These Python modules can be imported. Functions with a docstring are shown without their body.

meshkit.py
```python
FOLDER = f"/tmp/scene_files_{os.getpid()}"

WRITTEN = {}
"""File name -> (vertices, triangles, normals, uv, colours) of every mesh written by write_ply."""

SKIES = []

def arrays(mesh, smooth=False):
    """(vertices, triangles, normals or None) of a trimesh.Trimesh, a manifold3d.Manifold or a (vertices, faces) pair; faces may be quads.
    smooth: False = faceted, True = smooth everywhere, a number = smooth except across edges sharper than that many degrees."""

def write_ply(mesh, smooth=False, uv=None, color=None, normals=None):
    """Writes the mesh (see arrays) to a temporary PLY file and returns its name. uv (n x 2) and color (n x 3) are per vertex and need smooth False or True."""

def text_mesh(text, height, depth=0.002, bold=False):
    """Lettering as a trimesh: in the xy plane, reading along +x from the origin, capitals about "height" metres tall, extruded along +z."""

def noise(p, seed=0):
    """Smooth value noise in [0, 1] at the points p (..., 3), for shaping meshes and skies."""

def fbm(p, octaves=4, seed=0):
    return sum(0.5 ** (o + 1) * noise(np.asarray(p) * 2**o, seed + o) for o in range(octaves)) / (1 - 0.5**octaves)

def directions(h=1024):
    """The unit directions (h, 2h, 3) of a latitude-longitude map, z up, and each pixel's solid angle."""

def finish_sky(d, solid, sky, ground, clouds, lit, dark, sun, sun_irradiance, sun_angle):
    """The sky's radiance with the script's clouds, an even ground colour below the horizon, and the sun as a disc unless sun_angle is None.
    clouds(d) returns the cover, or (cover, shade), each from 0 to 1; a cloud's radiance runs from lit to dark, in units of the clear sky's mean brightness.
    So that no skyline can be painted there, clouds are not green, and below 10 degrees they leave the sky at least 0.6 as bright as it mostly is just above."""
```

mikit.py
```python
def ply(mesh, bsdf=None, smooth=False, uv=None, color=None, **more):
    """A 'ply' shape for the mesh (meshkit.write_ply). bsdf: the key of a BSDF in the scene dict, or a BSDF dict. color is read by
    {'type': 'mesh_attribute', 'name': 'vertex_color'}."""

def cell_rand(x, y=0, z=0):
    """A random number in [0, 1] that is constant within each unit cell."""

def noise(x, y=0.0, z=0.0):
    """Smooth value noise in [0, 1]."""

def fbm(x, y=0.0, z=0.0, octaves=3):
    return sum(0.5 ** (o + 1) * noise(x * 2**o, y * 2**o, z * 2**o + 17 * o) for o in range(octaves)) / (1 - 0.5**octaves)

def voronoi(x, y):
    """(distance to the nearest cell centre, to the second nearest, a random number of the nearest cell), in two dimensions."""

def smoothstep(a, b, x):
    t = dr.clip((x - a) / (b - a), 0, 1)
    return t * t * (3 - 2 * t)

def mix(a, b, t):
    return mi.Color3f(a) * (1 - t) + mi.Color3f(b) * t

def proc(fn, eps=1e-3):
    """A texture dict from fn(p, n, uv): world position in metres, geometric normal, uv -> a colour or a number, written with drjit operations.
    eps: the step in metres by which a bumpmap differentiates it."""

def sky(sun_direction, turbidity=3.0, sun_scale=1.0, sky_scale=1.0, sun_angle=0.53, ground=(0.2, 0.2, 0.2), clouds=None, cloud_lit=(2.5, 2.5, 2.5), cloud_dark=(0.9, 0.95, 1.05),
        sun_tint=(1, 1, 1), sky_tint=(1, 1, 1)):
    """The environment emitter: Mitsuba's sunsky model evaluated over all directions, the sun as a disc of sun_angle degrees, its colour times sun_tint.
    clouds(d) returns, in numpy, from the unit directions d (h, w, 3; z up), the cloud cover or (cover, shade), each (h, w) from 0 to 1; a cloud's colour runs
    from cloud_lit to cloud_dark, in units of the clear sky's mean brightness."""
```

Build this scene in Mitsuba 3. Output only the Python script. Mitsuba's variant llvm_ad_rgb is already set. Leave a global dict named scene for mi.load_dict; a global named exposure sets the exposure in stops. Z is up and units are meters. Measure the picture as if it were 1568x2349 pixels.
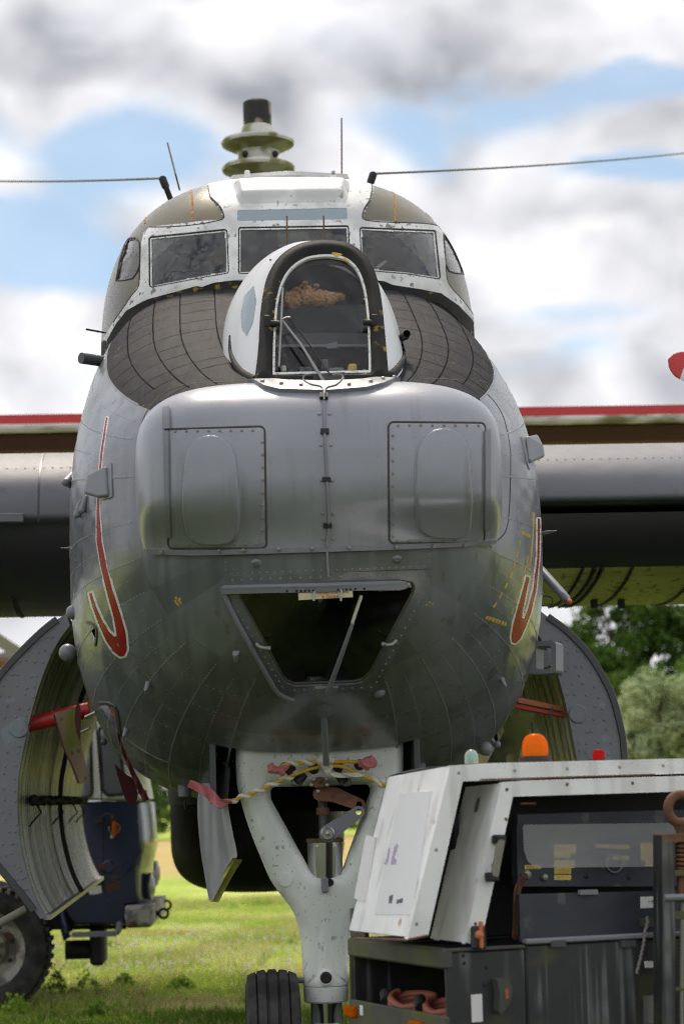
import math, numpy as np, trimesh, mitsuba as mi, drjit as dr, mikit, meshkit, shapely
from mikit import proc, noise, fbm, voronoi, smoothstep, mix, cell_rand
from scipy.spatial import Delaunay, cKDTree
from scipy.interpolate import LinearNDInterpolator, PchipInterpolator
from shapely.geometry import Polygon, Point, LineString
import manifold3d as m3

scene, labels = {}, {}
T = mi.ScalarTransform4f
rng = np.random.default_rng(7)
# ---------------------------------------------------------------- camera, sky, exposure
FOC, PITCH, ROLL = 5400.0, math.radians(6.93), math.radians(1.43)   # focal length in photo units (1568 wide)
CAM = np.array([0.0, 0.0, 1.6])
_f = np.array([0, math.cos(PITCH), math.sin(PITCH)])
_r0, _u0 = np.array([1.0, 0, 0]), np.array([0, -math.sin(PITCH), math.cos(PITCH)])
_u = _u0 * math.cos(ROLL) + _r0 * math.sin(ROLL)
_r = _r0 * math.cos(ROLL) - _u0 * math.sin(ROLL)
scene['camera'] = {'type': 'thinlens', 'fov': 2 * math.degrees(math.atan(784 / FOC)), 'fov_axis': 'x', 'aperture_radius': 0.0145,
                   'focus_distance': 11.9, 'near_clip': 0.1, 'far_clip': 2000.0,
                   'to_world': T().look_at(origin=CAM.tolist(), target=(CAM + _f).tolist(), up=_u.tolist())}
exposure = 2.1


def clouds(d):
    az = np.degrees(np.arctan2(d[..., 0], d[..., 1]))
    el = np.degrees(np.arcsin(np.clip(d[..., 2], -1, 1)))
    q = np.stack([az / 2.7 + 3.7, el / 1.8, az * 0 + 0.5], -1)
    w = meshkit.fbm(q * 0.7 + 5, 3, 3)
    q = q + 0.8 * (np.stack([w, meshkit.fbm(q * 0.8 + 11, 3, 8), w * 0], -1) - 0.5)
    n = meshkit.fbm(q, 6, 11)
    m = meshkit.fbm(q * 1.9 + 31, 4, 17)
    big = meshkit.fbm(q * 0.2 + 9, 3, 5)
    puff = 1 - np.abs(2 * meshkit.fbm(q * 0.9 + 51, 4, 23) - 1) * 2.2
    a_, e_ = az + 2.2 * (w - 0.5), el + 1.5 * (n - 0.5)
    g = lambda a, e, sa, se: np.exp(-((a_ - a) / sa) ** 2 - ((e_ - e) / se) ** 2)
    seen = np.exp(-(az / 16) ** 4 - ((el - 12) / 10) ** 4)          # the weather ahead; unseen clouds outside it are made brighter to light the nose
    gaps = 1.25 * g(-5.4, 15.7, 3.6, .85) + 1.25 * g(-7.7, 14.2, 2.4, 1.1) + 1.35 * g(8.1, 17.15, 2.8, .5) + 0.75 * g(4.6, 16.5, 2.6, .65) + 1.15 * g(7.7, 14.95, 1.9, .42) + .5 * g(2.2, 16.0, 2.4, .7) \
        + .95 * g(-6.6, 12.9, 2.6, .75) + .5 * g(6.0, 11.5, 3.0, .45) + .4 * g(4, 10.4, 4, .5) + .5 * g(2.6, 15.2, 1.3, .6) + .35 * g(-7, 10.2, 3, .5) - .8 * g(-7.9, 15.35, 1.3, .55) - .9 * g(-.6, 14.9, 1.3, .8)
    free = smoothstep_np(0.50, 0.72, 1.0 - n * 0.55 - big * 0.5)
    gap = np.clip(1.2 * gaps * (0.8 + 0.9 * (0.5 - n)) + 0.55 * (0.42 - n) , 0, 1)
    cover = seen * (1 - 0.90 * smoothstep_np(0.14, 0.74, gap)) + (1 - seen) * (1 - 0.85 * free)
    shade = seen * (0.37 + 0.50 * g(-.8, 17.2, 4.6, .75) + 0.45 * g(3.6, 17.9, 3.2, .8) + .3 * g(-7, 18.2, 2.0, 1.2) - .35 * g(-1.4, 18.9, 1.4, .7) + .15 * g(4.5, 13.6, 5, .5) + .2 * g(6, 10.8, 4, .5) + .15 * g(-7.5, 12.4, 2, .6)
                    - .35 * g(-8, 15.4, 1.5, .6) - .3 * g(-.6, 14.9, 1.2, .8) - .2 * g(4, 12.5, 4, .9) - .25 * g(-6, 8.8, 3, 1.5)) \
        + (1 - seen) * (0.12 + 0.4 * smoothstep_np(.45, .7, big)) + 0.8 * (n - 0.5) + 0.7 * (m - 0.5) - 0.38 * (puff - 0.5)
    return cover, np.clip(shade, 0, 1)


def smoothstep_np(a, b, x):
    t = np.clip((x - a) / (b - a), 0, 1)
    return t * t * (3 - 2 * t)


SUN = np.array([-0.12, 0.90, 0.0]); SUN = SUN / np.linalg.norm(SUN) * math.cos(math.radians(56)); SUN[2] = math.sin(math.radians(56))
scene['sky'] = mikit.sky(SUN.tolist(), turbidity=3, sun_scale=0.5, sun_angle=12.0, sun_tint=(0.92, 0.96, 1.04), clouds=clouds, cloud_lit=(3.05, 3.03, 3.10), cloud_dark=(1.05, 1.09, 1.22), sky_tint=(1.06, 1.02, 0.97),
                         ground=(0.10, 0.13, 0.05))


# ---------------------------------------------------------------- helpers
def proj(P):
    q = np.asarray(P, float) - CAM
    d = q @ _f
    return np.stack([784 + FOC * (q @ _r) / d, 1174.5 - FOC * (q @ _u) / d], -1)


def ray(vx, vy):
    vx, vy = np.asarray(vx, float), np.asarray(vy, float)
    return _f + ((vx - 784) / FOC)[..., None] * _r + ((1174.5 - vy) / FOC)[..., None] * _u


def at(vx, vy, y):                       # point at distance y in front of the camera's foot
    d = ray(vx, vy)
    return CAM + d * (np.asarray(y, float) / d[..., 1])[..., None]


PSI = math.atan(0.060)
A_ax, A_rt = np.array([-math.sin(PSI), math.cos(PSI), 0]), np.array([math.cos(PSI), math.sin(PSI), 0])
NOSE = np.array([-0.075, 10.5, 0.0])


def ac(s, t, z):                         # aircraft frame: s aft of the nose, t to the right in the picture, z up
    s, t, z = np.broadcast_arrays(*[np.asarray(v, float) for v in (s, t, z)])
    return NOSE + s[..., None] * A_ax + t[..., None] * A_rt + z[..., None] * np.array([0, 0, 1.0])


def ats(vx, vy, s):                      # point on the aircraft's cross plane s
    d = ray(vx, vy)
    k = (np.asarray(s, float) - (CAM - NOSE) @ A_ax) / (d @ A_ax)
    return CAM + d * k[..., None]


def inv_ac(P):
    q = np.asarray(P, float) - NOSE
    return np.stack([q @ A_ax, q @ A_rt, q[..., 2]], -1)


_count = {}


def numbered(name):
    k = _count.get(name, 0)
    _count[name] = k + 1
    return name if k == 0 else f'{name}_{k:03d}'


def add(name, mesh, mat, parent=None, smooth=35, stuff=False, label=None, **kw):
    key = numbered((parent + '__' if parent else '') + name)
    scene[key] = mikit.ply(mesh, mat, smooth=smooth, **kw)
    if stuff or label:
        labels[key] = {}
        if label: labels[key]['label'] = label
        if stuff: labels[key]['kind'] = 'stuff'
    return key


def thing(name, label, cat, group=None):
    key = numbered(name)
    labels[key] = {'label': label, 'category': cat}
    if group: labels[key]['group'] = group
    return key


def cat(*ms):
    return trimesh.util.concatenate([m for m in ms if m is not None])


def split(m):                            # connected pieces of a mesh, specks dropped
    n, lab = trimesh.graph.connected_component_labels(m.edges, node_count=len(m.vertices)), None
    fl = n[m.faces[:, 0]]
    out = []
    for c in np.unique(fl):
        f = m.faces[fl == c]
        if len(f) < 6: continue
        u, inv = np.unique(f, return_inverse=True)
        out.append(trimesh.Trimesh(m.vertices[u], inv.reshape(f.shape), process=False))
    return out


def grid_mesh(P, closed_v=False, uv=None):
    nu, nv = P.shape[:2]
    i, j = np.meshgrid(np.arange(nu - 1), np.arange(nv if closed_v else nv - 1), indexing='ij')
    j2 = (j + 1) % nv
    q = np.stack([i * nv + j, i * nv + j2, (i + 1) * nv + j2, (i + 1) * nv + j], -1).reshape(-1, 4)
    return trimesh.Trimesh(P.reshape(-1, 3), np.vstack([q[:, [0, 1, 2]], q[:, [0, 2, 3]]]), process=False)


def grid_normals(P):
    n = np.cross(np.gradient(P, axis=0), np.gradient(P, axis=1))
    return n / (np.linalg.norm(n, axis=-1, keepdims=True) + 1e-12)


class Surf:                              # lookup: photo position -> point and outward normal of the visible side of a surface
    def __init__(self, P, N):
        P, N = P.reshape(-1, 3), N.reshape(-1, 3)
        to = CAM - P
        ok = np.einsum('ij,ij->i', N, to) > 0.012 * np.linalg.norm(to, axis=1)
        self.v = proj(P[ok])
        self.data = np.hstack([P[ok], N[ok]])
        self.f = LinearNDInterpolator(self.v, self.data)
        self.t = cKDTree(self.v)

    def __call__(self, v):
        v = np.asarray(v, float)
        if v.ndim == 1:
            P, N = self(v[None])
            return P[0], N[0]
        r = self.f(v)
        bad = np.isnan(r[..., 0])
        if bad.any():
            r[bad] = self.data[self.t.query(v[bad])[1]]
        n = r[..., 3:]
        return r[..., :3], n / np.linalg.norm(n, axis=-1, keepdims=True)


class GPlane:                            # any plane, given a point and a normal towards the camera
    def __init__(self, p, n):
        self.p, self.n = np.asarray(p, float), np.asarray(n, float) / np.linalg.norm(n)

    def __call__(self, v):
        v = np.asarray(v, float)
        d = ray(v[..., 0], v[..., 1])
        P = CAM + d * (((self.p - CAM) @ self.n) / (d @ self.n))[..., None]
        return P, np.broadcast_to(self.n, P.shape)

    def off(self, k): return GPlane(self.p + self.n * k, self.n)


class Plane:                             # cross plane of the aircraft, optionally leaning back: s = s0 + k (z - z0)
    def __init__(self, s0, k=0.0, z0=0.0):
        self.s0, self.k, self.z0 = s0, k, z0
        n = -A_ax + k * np.array([0, 0, 1.0])
        self.n = n / np.linalg.norm(n)
        self.p = ac(s0, 0, z0)

    def __call__(self, v):
        v = np.asarray(v, float)
        d = ray(v[..., 0], v[..., 1])
        P = CAM + d * (((self.p - CAM) @ self.n) / (d @ self.n))[..., None]
        return P, np.broadcast_to(self.n, P.shape)


def smooth_line(pts, step=6.0, closed=False):
    p = np.asarray(pts, float)
    if closed: p = np.vstack([p, p[:1]])
    d = np.r_[0, np.cumsum(np.linalg.norm(np.diff(p, axis=0), axis=1))]
    n = max(int(d[-1] / step), 2)
    u = np.linspace(0, d[-1], n + 1)
    if len(p) == 2:
        return np.stack([np.interp(u, d, p[:, k]) for k in range(p.shape[1])], -1)
    if closed:
        from scipy.interpolate import CubicSpline
        r = CubicSpline(d, p, bc_type='periodic')(u)[:-1]
        return r
    return PchipInterpolator(d, p)(u)


def rline(pts, step=6.0):                # straight-segment resampling
    p = np.asarray(pts, float)
    d = np.r_[0, np.cumsum(np.linalg.norm(np.diff(p, axis=0), axis=1))]
    u = np.linspace(0, d[-1], max(int(round(d[-1] / step)), 1) + 1)
    return np.stack([np.interp(u, d, p[:, k]) for k in range(p.shape[1])], -1)


def rpoly(pts, r):                       # polygon with rounded corners
    return Polygon(pts).buffer(-r, join_style=1).buffer(r, quad_segs=6)


def tri2d(poly, step):
    parts = list(poly.geoms) if hasattr(poly, 'geoms') else [poly]
    out, off, V = [], 0, []
    for g in parts:
        g2 = shapely.segmentize(g, step)
        ring = [np.array(g2.exterior.coords)[:-1]] + [np.array(r.coords)[:-1] for r in g2.interiors]
        b = np.vstack(ring)
        x0, y0, x1, y1 = g.bounds
        xs, ys = np.arange(x0, x1, step), np.arange(y0, y1, step)
        pts = np.stack(np.meshgrid(xs, ys), -1).reshape(-1, 2) + 0.37 * step
        inner = g.buffer(-0.55 * step)
        pts = pts[shapely.contains_xy(inner, pts[:, 0], pts[:, 1])] if not inner.is_empty and len(pts) else np.zeros((0, 2))
        p = np.vstack([b, pts])
        t = Delaunay(p).simplices
        c = p[t].mean(1)
        e1, e2 = p[t[:, 1]] - p[t[:, 0]], p[t[:, 2]] - p[t[:, 0]]
        a = np.abs(e1[:, 0] * e2[:, 1] - e1[:, 1] * e2[:, 0])
        t = t[shapely.contains_xy(g2, c[:, 0], c[:, 1]) & (a > 1e-9)]
        V.append(p); out.append(t + off); off += len(p)
    return np.vstack(V), np.vstack(out)


def drape(poly, surf, lo=-0.002, hi=0.004, step=10.0, sheet=False):
    """A sheet with the outline poly (photo units) lying on surf, from lo to hi metres off it; hi may be a function of the distance to the edge."""
    if not hasattr(poly, 'geom_type'): poly = Polygon(poly)
    p, t = tri2d(poly, step)
    P, N = surf(p)
    if callable(hi):
        d = shapely.distance(poly.boundary, shapely.points(p))
        h = hi(d)[:, None]
    else:
        h = hi
    top, bot = P + N * h, P + N * lo
    fn = np.cross(top[t[:, 1]] - top[t[:, 0]], top[t[:, 2]] - top[t[:, 0]])
    flip = np.einsum('ij,ij->i', fn, N[t].mean(1)) < 0
    t = np.where(flip[:, None], t[:, ::-1], t)
    if sheet: return trimesh.Trimesh(top, t, process=False)
    e = np.vstack([t[:, [0, 1]], t[:, [1, 2]], t[:, [2, 0]]])
    es = np.sort(e, 1)
    _, idx, cnt = np.unique(es, axis=0, return_index=True, return_counts=True)
    b = e[idx[cnt == 1]]
    n = len(p)
    side = np.vstack([np.stack([b[:, 1], b[:, 0], b[:, 0] + n], 1), np.stack([b[:, 1], b[:, 0] + n, b[:, 1] + n], 1)])
    return trimesh.Trimesh(np.vstack([top, bot]), np.vstack([t, t[:, ::-1] + n, side]), process=False)


def strip(pts, surf, w, h, step=8.0, lift=0.0, smooth=True):
    """A raised strip of half-width w metres along a line of photo positions on surf."""
    v = smooth_line(pts, step) if smooth else rline(pts, step)
    P, N = surf(v)
    return strip3(P, N, w, h, lift)


def strip3(P, N, w, h, lift=0.0):
    t = np.gradient(P, axis=0); t /= np.linalg.norm(t, axis=1, keepdims=True) + 1e-12
    b = np.cross(N, t); b /= np.linalg.norm(b, axis=1, keepdims=True) + 1e-12
    prof = [(-1, -0.002), (-0.72, h), (0.72, h), (1, -0.002)]
    G = np.stack([P + b * (w * a) + N * (k + lift) for a, k in prof], 1)
    m = grid_mesh(G)
    c0, c1 = trimesh.Trimesh(G[0], [[0, 1, 2], [0, 2, 3]], process=False), trimesh.Trimesh(G[-1], [[0, 2, 1], [0, 3, 2]], process=False)
    m = cat(m, c0, c1)
    fn = m.face_normals[:3 * (len(P) - 1) * 2].mean(0)
    return m


_k = np.arange(8) * np.pi / 4
_DOME = np.vstack([np.c_[np.cos(_k), np.sin(_k), 0 * _k], np.c_[0.75 * np.cos(_k), 0.75 * np.sin(_k), 0 * _k + 0.75], [[0, 0, 1.0]]])
_DF = np.array([[i, (i + 1) % 8, 8 + (i + 1) % 8] for i in range(8)] + [[i, 8 + (i + 1) % 8, 8 + i] for i in range(8)] + [[8 + i, 8 + (i + 1) % 8, 16] for i in range(8)])


def domes(P, N, r, h):
    P, N = np.atleast_2d(P), np.atleast_2d(N)
    a = np.cross(N, [0.31, 0.2, 0.93]); a /= np.linalg.norm(a, axis=1, keepdims=True)
    b = np.cross(N, a)
    r = np.broadcast_to(r, (len(P),))[:, None, None]
    V = P[:, None] + (_DOME[None, :, :1] * a[:, None] + _DOME[None, :, 1:2] * b[:, None]) * r + N[:, None] * (_DOME[None, :, 2:] * h - 0.0008)
    F = (_DF[None] + (np.arange(len(P)) * 17)[:, None, None]).reshape(-1, 3)
    return trimesh.Trimesh(V.reshape(-1, 3), F, process=False)


def rivets(lines, surf, pitch, r, h, lift=0.0, smooth=True):
    out = []
    for l in lines:
        v = smooth_line(l, 3.0) if smooth else rline(l, 3.0)
        P, N = surf(v)
        d = np.r_[0, np.cumsum(np.linalg.norm(np.diff(P, axis=0), axis=1))]
        u = np.arange(pitch / 2, d[-1], pitch)
        if not len(u): continue
        P = np.stack([np.interp(u, d, P[:, k]) for k in range(3)], -1)
        N = np.stack([np.interp(u, d, N[:, k]) for k in range(3)], -1)
        out.append(domes(P + N * lift, N / np.linalg.norm(N, axis=1, keepdims=True), r, h))
    return cat(*out)


def dots(v, surf, r, h, lift=0.0):
    P, N = surf(np.asarray(v, float))
    return domes(P + N * lift, N, r, h)


def tube(pts, r, sides=10, caps=True):
    p = np.asarray(pts, float)
    r = np.broadcast_to(np.asarray(r, float), (len(p),))
    ok = np.r_[True, np.linalg.norm(np.diff(p, axis=0), axis=1) > 1e-5]
    p, r = p[ok], r[ok]
    t = np.gradient(p, axis=0); t /= np.linalg.norm(t, axis=1, keepdims=True) + 1e-12
    a = np.cross(t[0], [0.13, 0.3, 0.94] if abs(t[0][2]) < 0.9 else [1, 0.1, 0]); a /= np.linalg.norm(a)
    G, ang = [], np.arange(sides) * 2 * np.pi / sides
    for k in range(len(p)):
        a = a - t[k] * (a @ t[k]); a /= np.linalg.norm(a)
        b = np.cross(t[k], a)
        G.append(p[k] + r[k] * (np.cos(ang)[:, None] * a + np.sin(ang)[:, None] * b))
    G = np.array(G)
    m = grid_mesh(G, closed_v=True)
    if caps:
        for k, s in ((0, -1), (len(p) - 1, 1)):
            c = np.vstack([G[k], p[k]])
            f = np.array([[i, (i + 1) % sides, sides] for i in range(sides)])
            m = cat(m, trimesh.Trimesh(c, f if s > 0 else f[:, ::-1], process=False))
    m.fix_normals() if False else None
    return m


def frame(z, x=None):                    # orthonormal basis with third axis z
    z = np.asarray(z, float); z = z / np.linalg.norm(z)
    x = np.array([1.0, 0, 0]) if x is None else np.asarray(x, float)
    if abs(x @ z) > 0.99 * np.linalg.norm(x): x = np.array([0, 1.0, 0])
    x = x - z * (x @ z); x /= np.linalg.norm(x)
    return np.stack([x, np.cross(z, x), z], 1)


def lathe(prof, origin, axis, n=24, x=None):
    """prof: (radius, height along axis) pairs from bottom to top, outside to the right of travel."""
    prof = np.asarray(prof, float)
    B = frame(axis, x)
    ang = np.arange(n) * 2 * np.pi / n
    G = np.asarray(origin) + prof[:, None, :1] * (np.cos(ang)[None, :, None] * B[:, 0] + np.sin(ang)[None, :, None] * B[:, 1]) + prof[:, None, 1:] * B[:, 2]
    m = grid_mesh(G, closed_v=True)
    m.invert()
    m = trimesh.Trimesh(m.vertices, m.faces[:, ::-1], process=False)
    return m


def cbox(size, bevel=0.004):             # chamfered box round the origin
    s = np.asarray(size, float) / 2
    b = min(bevel, 0.45 * s.min() * 2)
    pts = []
    for sx in (-1, 1):
        for sy in (-1, 1):
            for sz in (-1, 1):
                c = np.array([sx, sy, sz])
                for k in range(3):
                    o = s - b; o = o.copy(); o[k] = s[k]
                    pts.append(c * o)
    return trimesh.convex.convex_hull(np.array(pts))


def place(m, B, o):
    m = m.copy()
    m.vertices = m.vertices @ np.asarray(B).T + np.asarray(o)
    return m


def bar(a, b, w, h, up=(0, 0, 1), bevel=0.003):   # a box from a to b: w sideways, h along up
    a, b = np.asarray(a, float), np.asarray(b, float)
    y = b - a; L = np.linalg.norm(y); y = y / L
    x = np.cross(y, up); x /= np.linalg.norm(x)
    return place(cbox((w, L, h), bevel), np.stack([x, y, np.cross(x, y)], 1), (a + b) / 2)


def prism(poly, B, o, t0, t1, bevel=0.0):
    """Extrude a polygon (local x, y) along the third column of B, from t0 to t1, placed at o."""
    if not hasattr(poly, 'geom_type'): poly = Polygon(poly)
    parts = list(poly.geoms) if hasattr(poly, 'geoms') else [poly]
    out = []
    for g in parts:
        m = trimesh.creation.extrude_polygon(g, t1 - t0, engine='earcut')
        m.apply_translation([0, 0, t0])
        out.append(place(m, B, o))
    return cat(*out)


def vprism(poly, surf_plane, t0, t1):
    """A photo outline laid on a Plane, extruded along the plane's normal (towards the camera positive)."""
    if not hasattr(poly, 'geom_type'): poly = Polygon(poly)
    return drape(poly, surf_plane, t0, t1, step=60.0)


def hull(spheres, seg=16):
    ms = [m3.Manifold.sphere(r, seg).translate(list(map(float, c))) for c, r in spheres]
    return m3.Manifold.batch_hull(ms)


def tm(M):
    g = M.to_mesh()
    return trimesh.Trimesh(np.array(g.vert_properties)[:, :3], np.array(g.tri_verts), process=False)


def sphere_(c, r, sc=(1, 1, 1), sub=3):
    m = trimesh.creation.icosphere(sub, 1.0)
    m.vertices = m.vertices * np.asarray(sc) * r + np.asarray(c)
    return m


def torus(c, axis, R, r, n=28, k=10, a0=0, a1=2 * np.pi, x=None):
    B = frame(axis, x)
    full = abs(a1 - a0) > 6.28
    a = np.linspace(a0, a1, n + 1)[:-1] if full else np.linspace(a0, a1, n)
    p = np.asarray(c) + R * (np.cos(a)[:, None] * B[:, 0] + np.sin(a)[:, None] * B[:, 1])
    if full: p = np.vstack([p, p[:1]])
    return tube(p, r, k, caps=not full)
# ---------------------------------------------------------------- fuselage, canopy and gun housing surfaces
S0 = 0.07
_zt = PchipInterpolator([0.07, 0.12, 0.3, 0.45, 0.9, 2.0, 2.9, 4.0, 5.5, 9, 16], [2.95, 3.15, 3.42, 3.54, 3.74, 4.19, 4.55, 4.86, 5.05, 5.05, 4.9])
_zb = PchipInterpolator([0.07, 0.12, 0.45, 0.8, 1.3, 2.0, 3.0, 4.5, 9, 16], [2.85, 2.58, 2.19, 2.02, 1.84, 1.65, 1.54, 1.49, 1.5, 2.2])
_nt = PchipInterpolator([0, 1.0, 2.5, 4.0, 9], [2.3, 2.8, 3.9, 3.4, 2.4])
_nb = PchipInterpolator([0, 0.5, 1.2, 2.0, 5.0, 16], [2.1, 2.1, 2.45, 2.95, 2.95, 2.3])
_wtail = PchipInterpolator([0, 1.9, 4, 9, 16], [1.228, 1.228, 1.228, 1.15, .75])


def _w(s):
    k = np.clip((s - S0) / 1.85, 0, 1)
    return _wtail(s) * np.maximum(1 - (1 - k) ** 2.25, 0) ** (1 / 2.05)


def fus(s, th):
    s, th = np.broadcast_arrays(np.asarray(s, float), np.asarray(th, float))
    c, sn = np.cos(th), np.sin(th)
    zm = 2.9 - 0.12 * np.clip(s / 2.5, 0, 1)
    n = np.where(c > 0, _nt(s), _nb(s))
    h = np.where(c > 0, _zt(s) - zm, zm - _zb(s))
    rho = (np.abs(sn) ** n + np.abs(c) ** n) ** (-1 / n)
    rho = rho * (1 + 0.0011 * np.sin(s * 2 * np.pi / 0.27) * np.cos(th * 48) * np.clip((s - .5) * 3, 0, 1) * np.clip(6 - s, 0, 1))   # skin pillowed between its frames
    return ac(s, _w(s) * sn * rho - 0.015, zm + h * c * rho)


def fus_grid(nu, nv, smax=14.0):
    u = np.linspace(0.002, 1, nu)
    s = S0 + (smax - S0) * u ** 2.6
    th = np.linspace(-np.pi, np.pi, nv)
    P = fus(s[:, None], th[None])
    N = -grid_normals(P)
    return P, N, (s, th)


CAN_C, CAN_W, CAN_H, CAN_L, CAN_A, CAN_B = (4.25, 0.03, 4.25), 1.165, 1.19, 1.42, 2.9, 2.75


def can_pt(az, el):
    """Superellipsoid: az round the vertical axis (0 = forward, + right), el from 0 (base) to pi/2 (top)."""
    az, el = np.broadcast_arrays(np.asarray(az, float), np.asarray(el, float))
    ca, sa = np.cos(az), np.sin(az)
    rp = (np.abs(ca) ** CAN_A + np.abs(sa) ** CAN_A) ** (-1 / CAN_A)
    ce, se = np.cos(el), np.sin(el)
    rv = (np.abs(ce) ** CAN_B + np.abs(se) ** CAN_B) ** (-1 / CAN_B)
    L = np.where(ca > 0, CAN_L, 4.5)
    return ac(CAN_C[0] - L * ca * rp * ce * rv, CAN_W * sa * rp * ce * rv, CAN_C[2] + CAN_H * se * rv)


def can_grid(nv, nu):
    az = np.linspace(-np.pi * 0.9, np.pi * 0.9, nu)
    el = np.linspace(-0.75, np.pi / 2 - 0.01, nv)
    P = can_pt(az[None], el[:, None])
    N = -grid_normals(P)
    return P, N


BOX_C, BOX_W, BOX_L = (0.62, 0.022, 3.125), 0.862, 0.64


def box_pt(az, el):
    az, el = np.broadcast_arrays(np.asarray(az, float), np.asarray(el, float))
    ca, sa = np.cos(az), np.sin(az)
    n1 = 3.4
    rp = (np.abs(ca) ** n1 + np.abs(sa) ** n1) ** (-1 / n1)
    k = np.sin(el)
    H = np.where(el > 0, 0.435, 0.60)
    wz = np.maximum(1 - np.abs(k) ** 3.6, 0) ** (1 / 3.6)
    lz = np.maximum(1 - np.abs(k) ** np.where(el > 0, 2.35, 2.6), 0) ** (1 / 2.4)
    return ac(BOX_C[0] - BOX_L * ca * rp * lz, BOX_W * sa * rp * wz, BOX_C[2] + H * k)


def box_grid(nv, nu):
    az = np.linspace(-np.pi / 2, np.pi / 2, nu)
    el = np.linspace(-np.pi / 2 + 0.01, np.pi / 2 - 0.01, nv)
    P = box_pt(az[None], el[:, None])
    return P, -grid_normals(P)
# ---------------------------------------------------------------- materials
def C3(*c): return mi.Color3f(*c)


def M(key, base, rough=0.5, metallic=0.0, spec=0.5, clearcoat=0.0, bump=None, bscale=1.0, sheen=0.0):
    col = {'type': 'rgb', 'value': list(base)} if isinstance(base, (tuple, list)) else base
    b = {'type': 'principled', 'base_color': col, 'roughness': rough, 'specular': spec}
    if metallic: b['metallic'] = metallic
    if clearcoat: b['clearcoat'] = clearcoat; b['clearcoat_gloss'] = 0.85
    if sheen: b['sheen'] = sheen
    if bump is not None:
        b = {'type': 'bumpmap', 'arbitrary': bump, 'scale': bscale, 'nested': b}
    scene[key] = {'type': 'twosided', 'bsdf': b}


def spots(q, sc, lo, hi):                # sparse specks
    a, b, r = voronoi(q.x * sc + q.y * sc * 0.31, q.z * sc + q.y * sc * 0.73)
    return (1 - smoothstep(lo, hi, a)) * r


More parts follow.
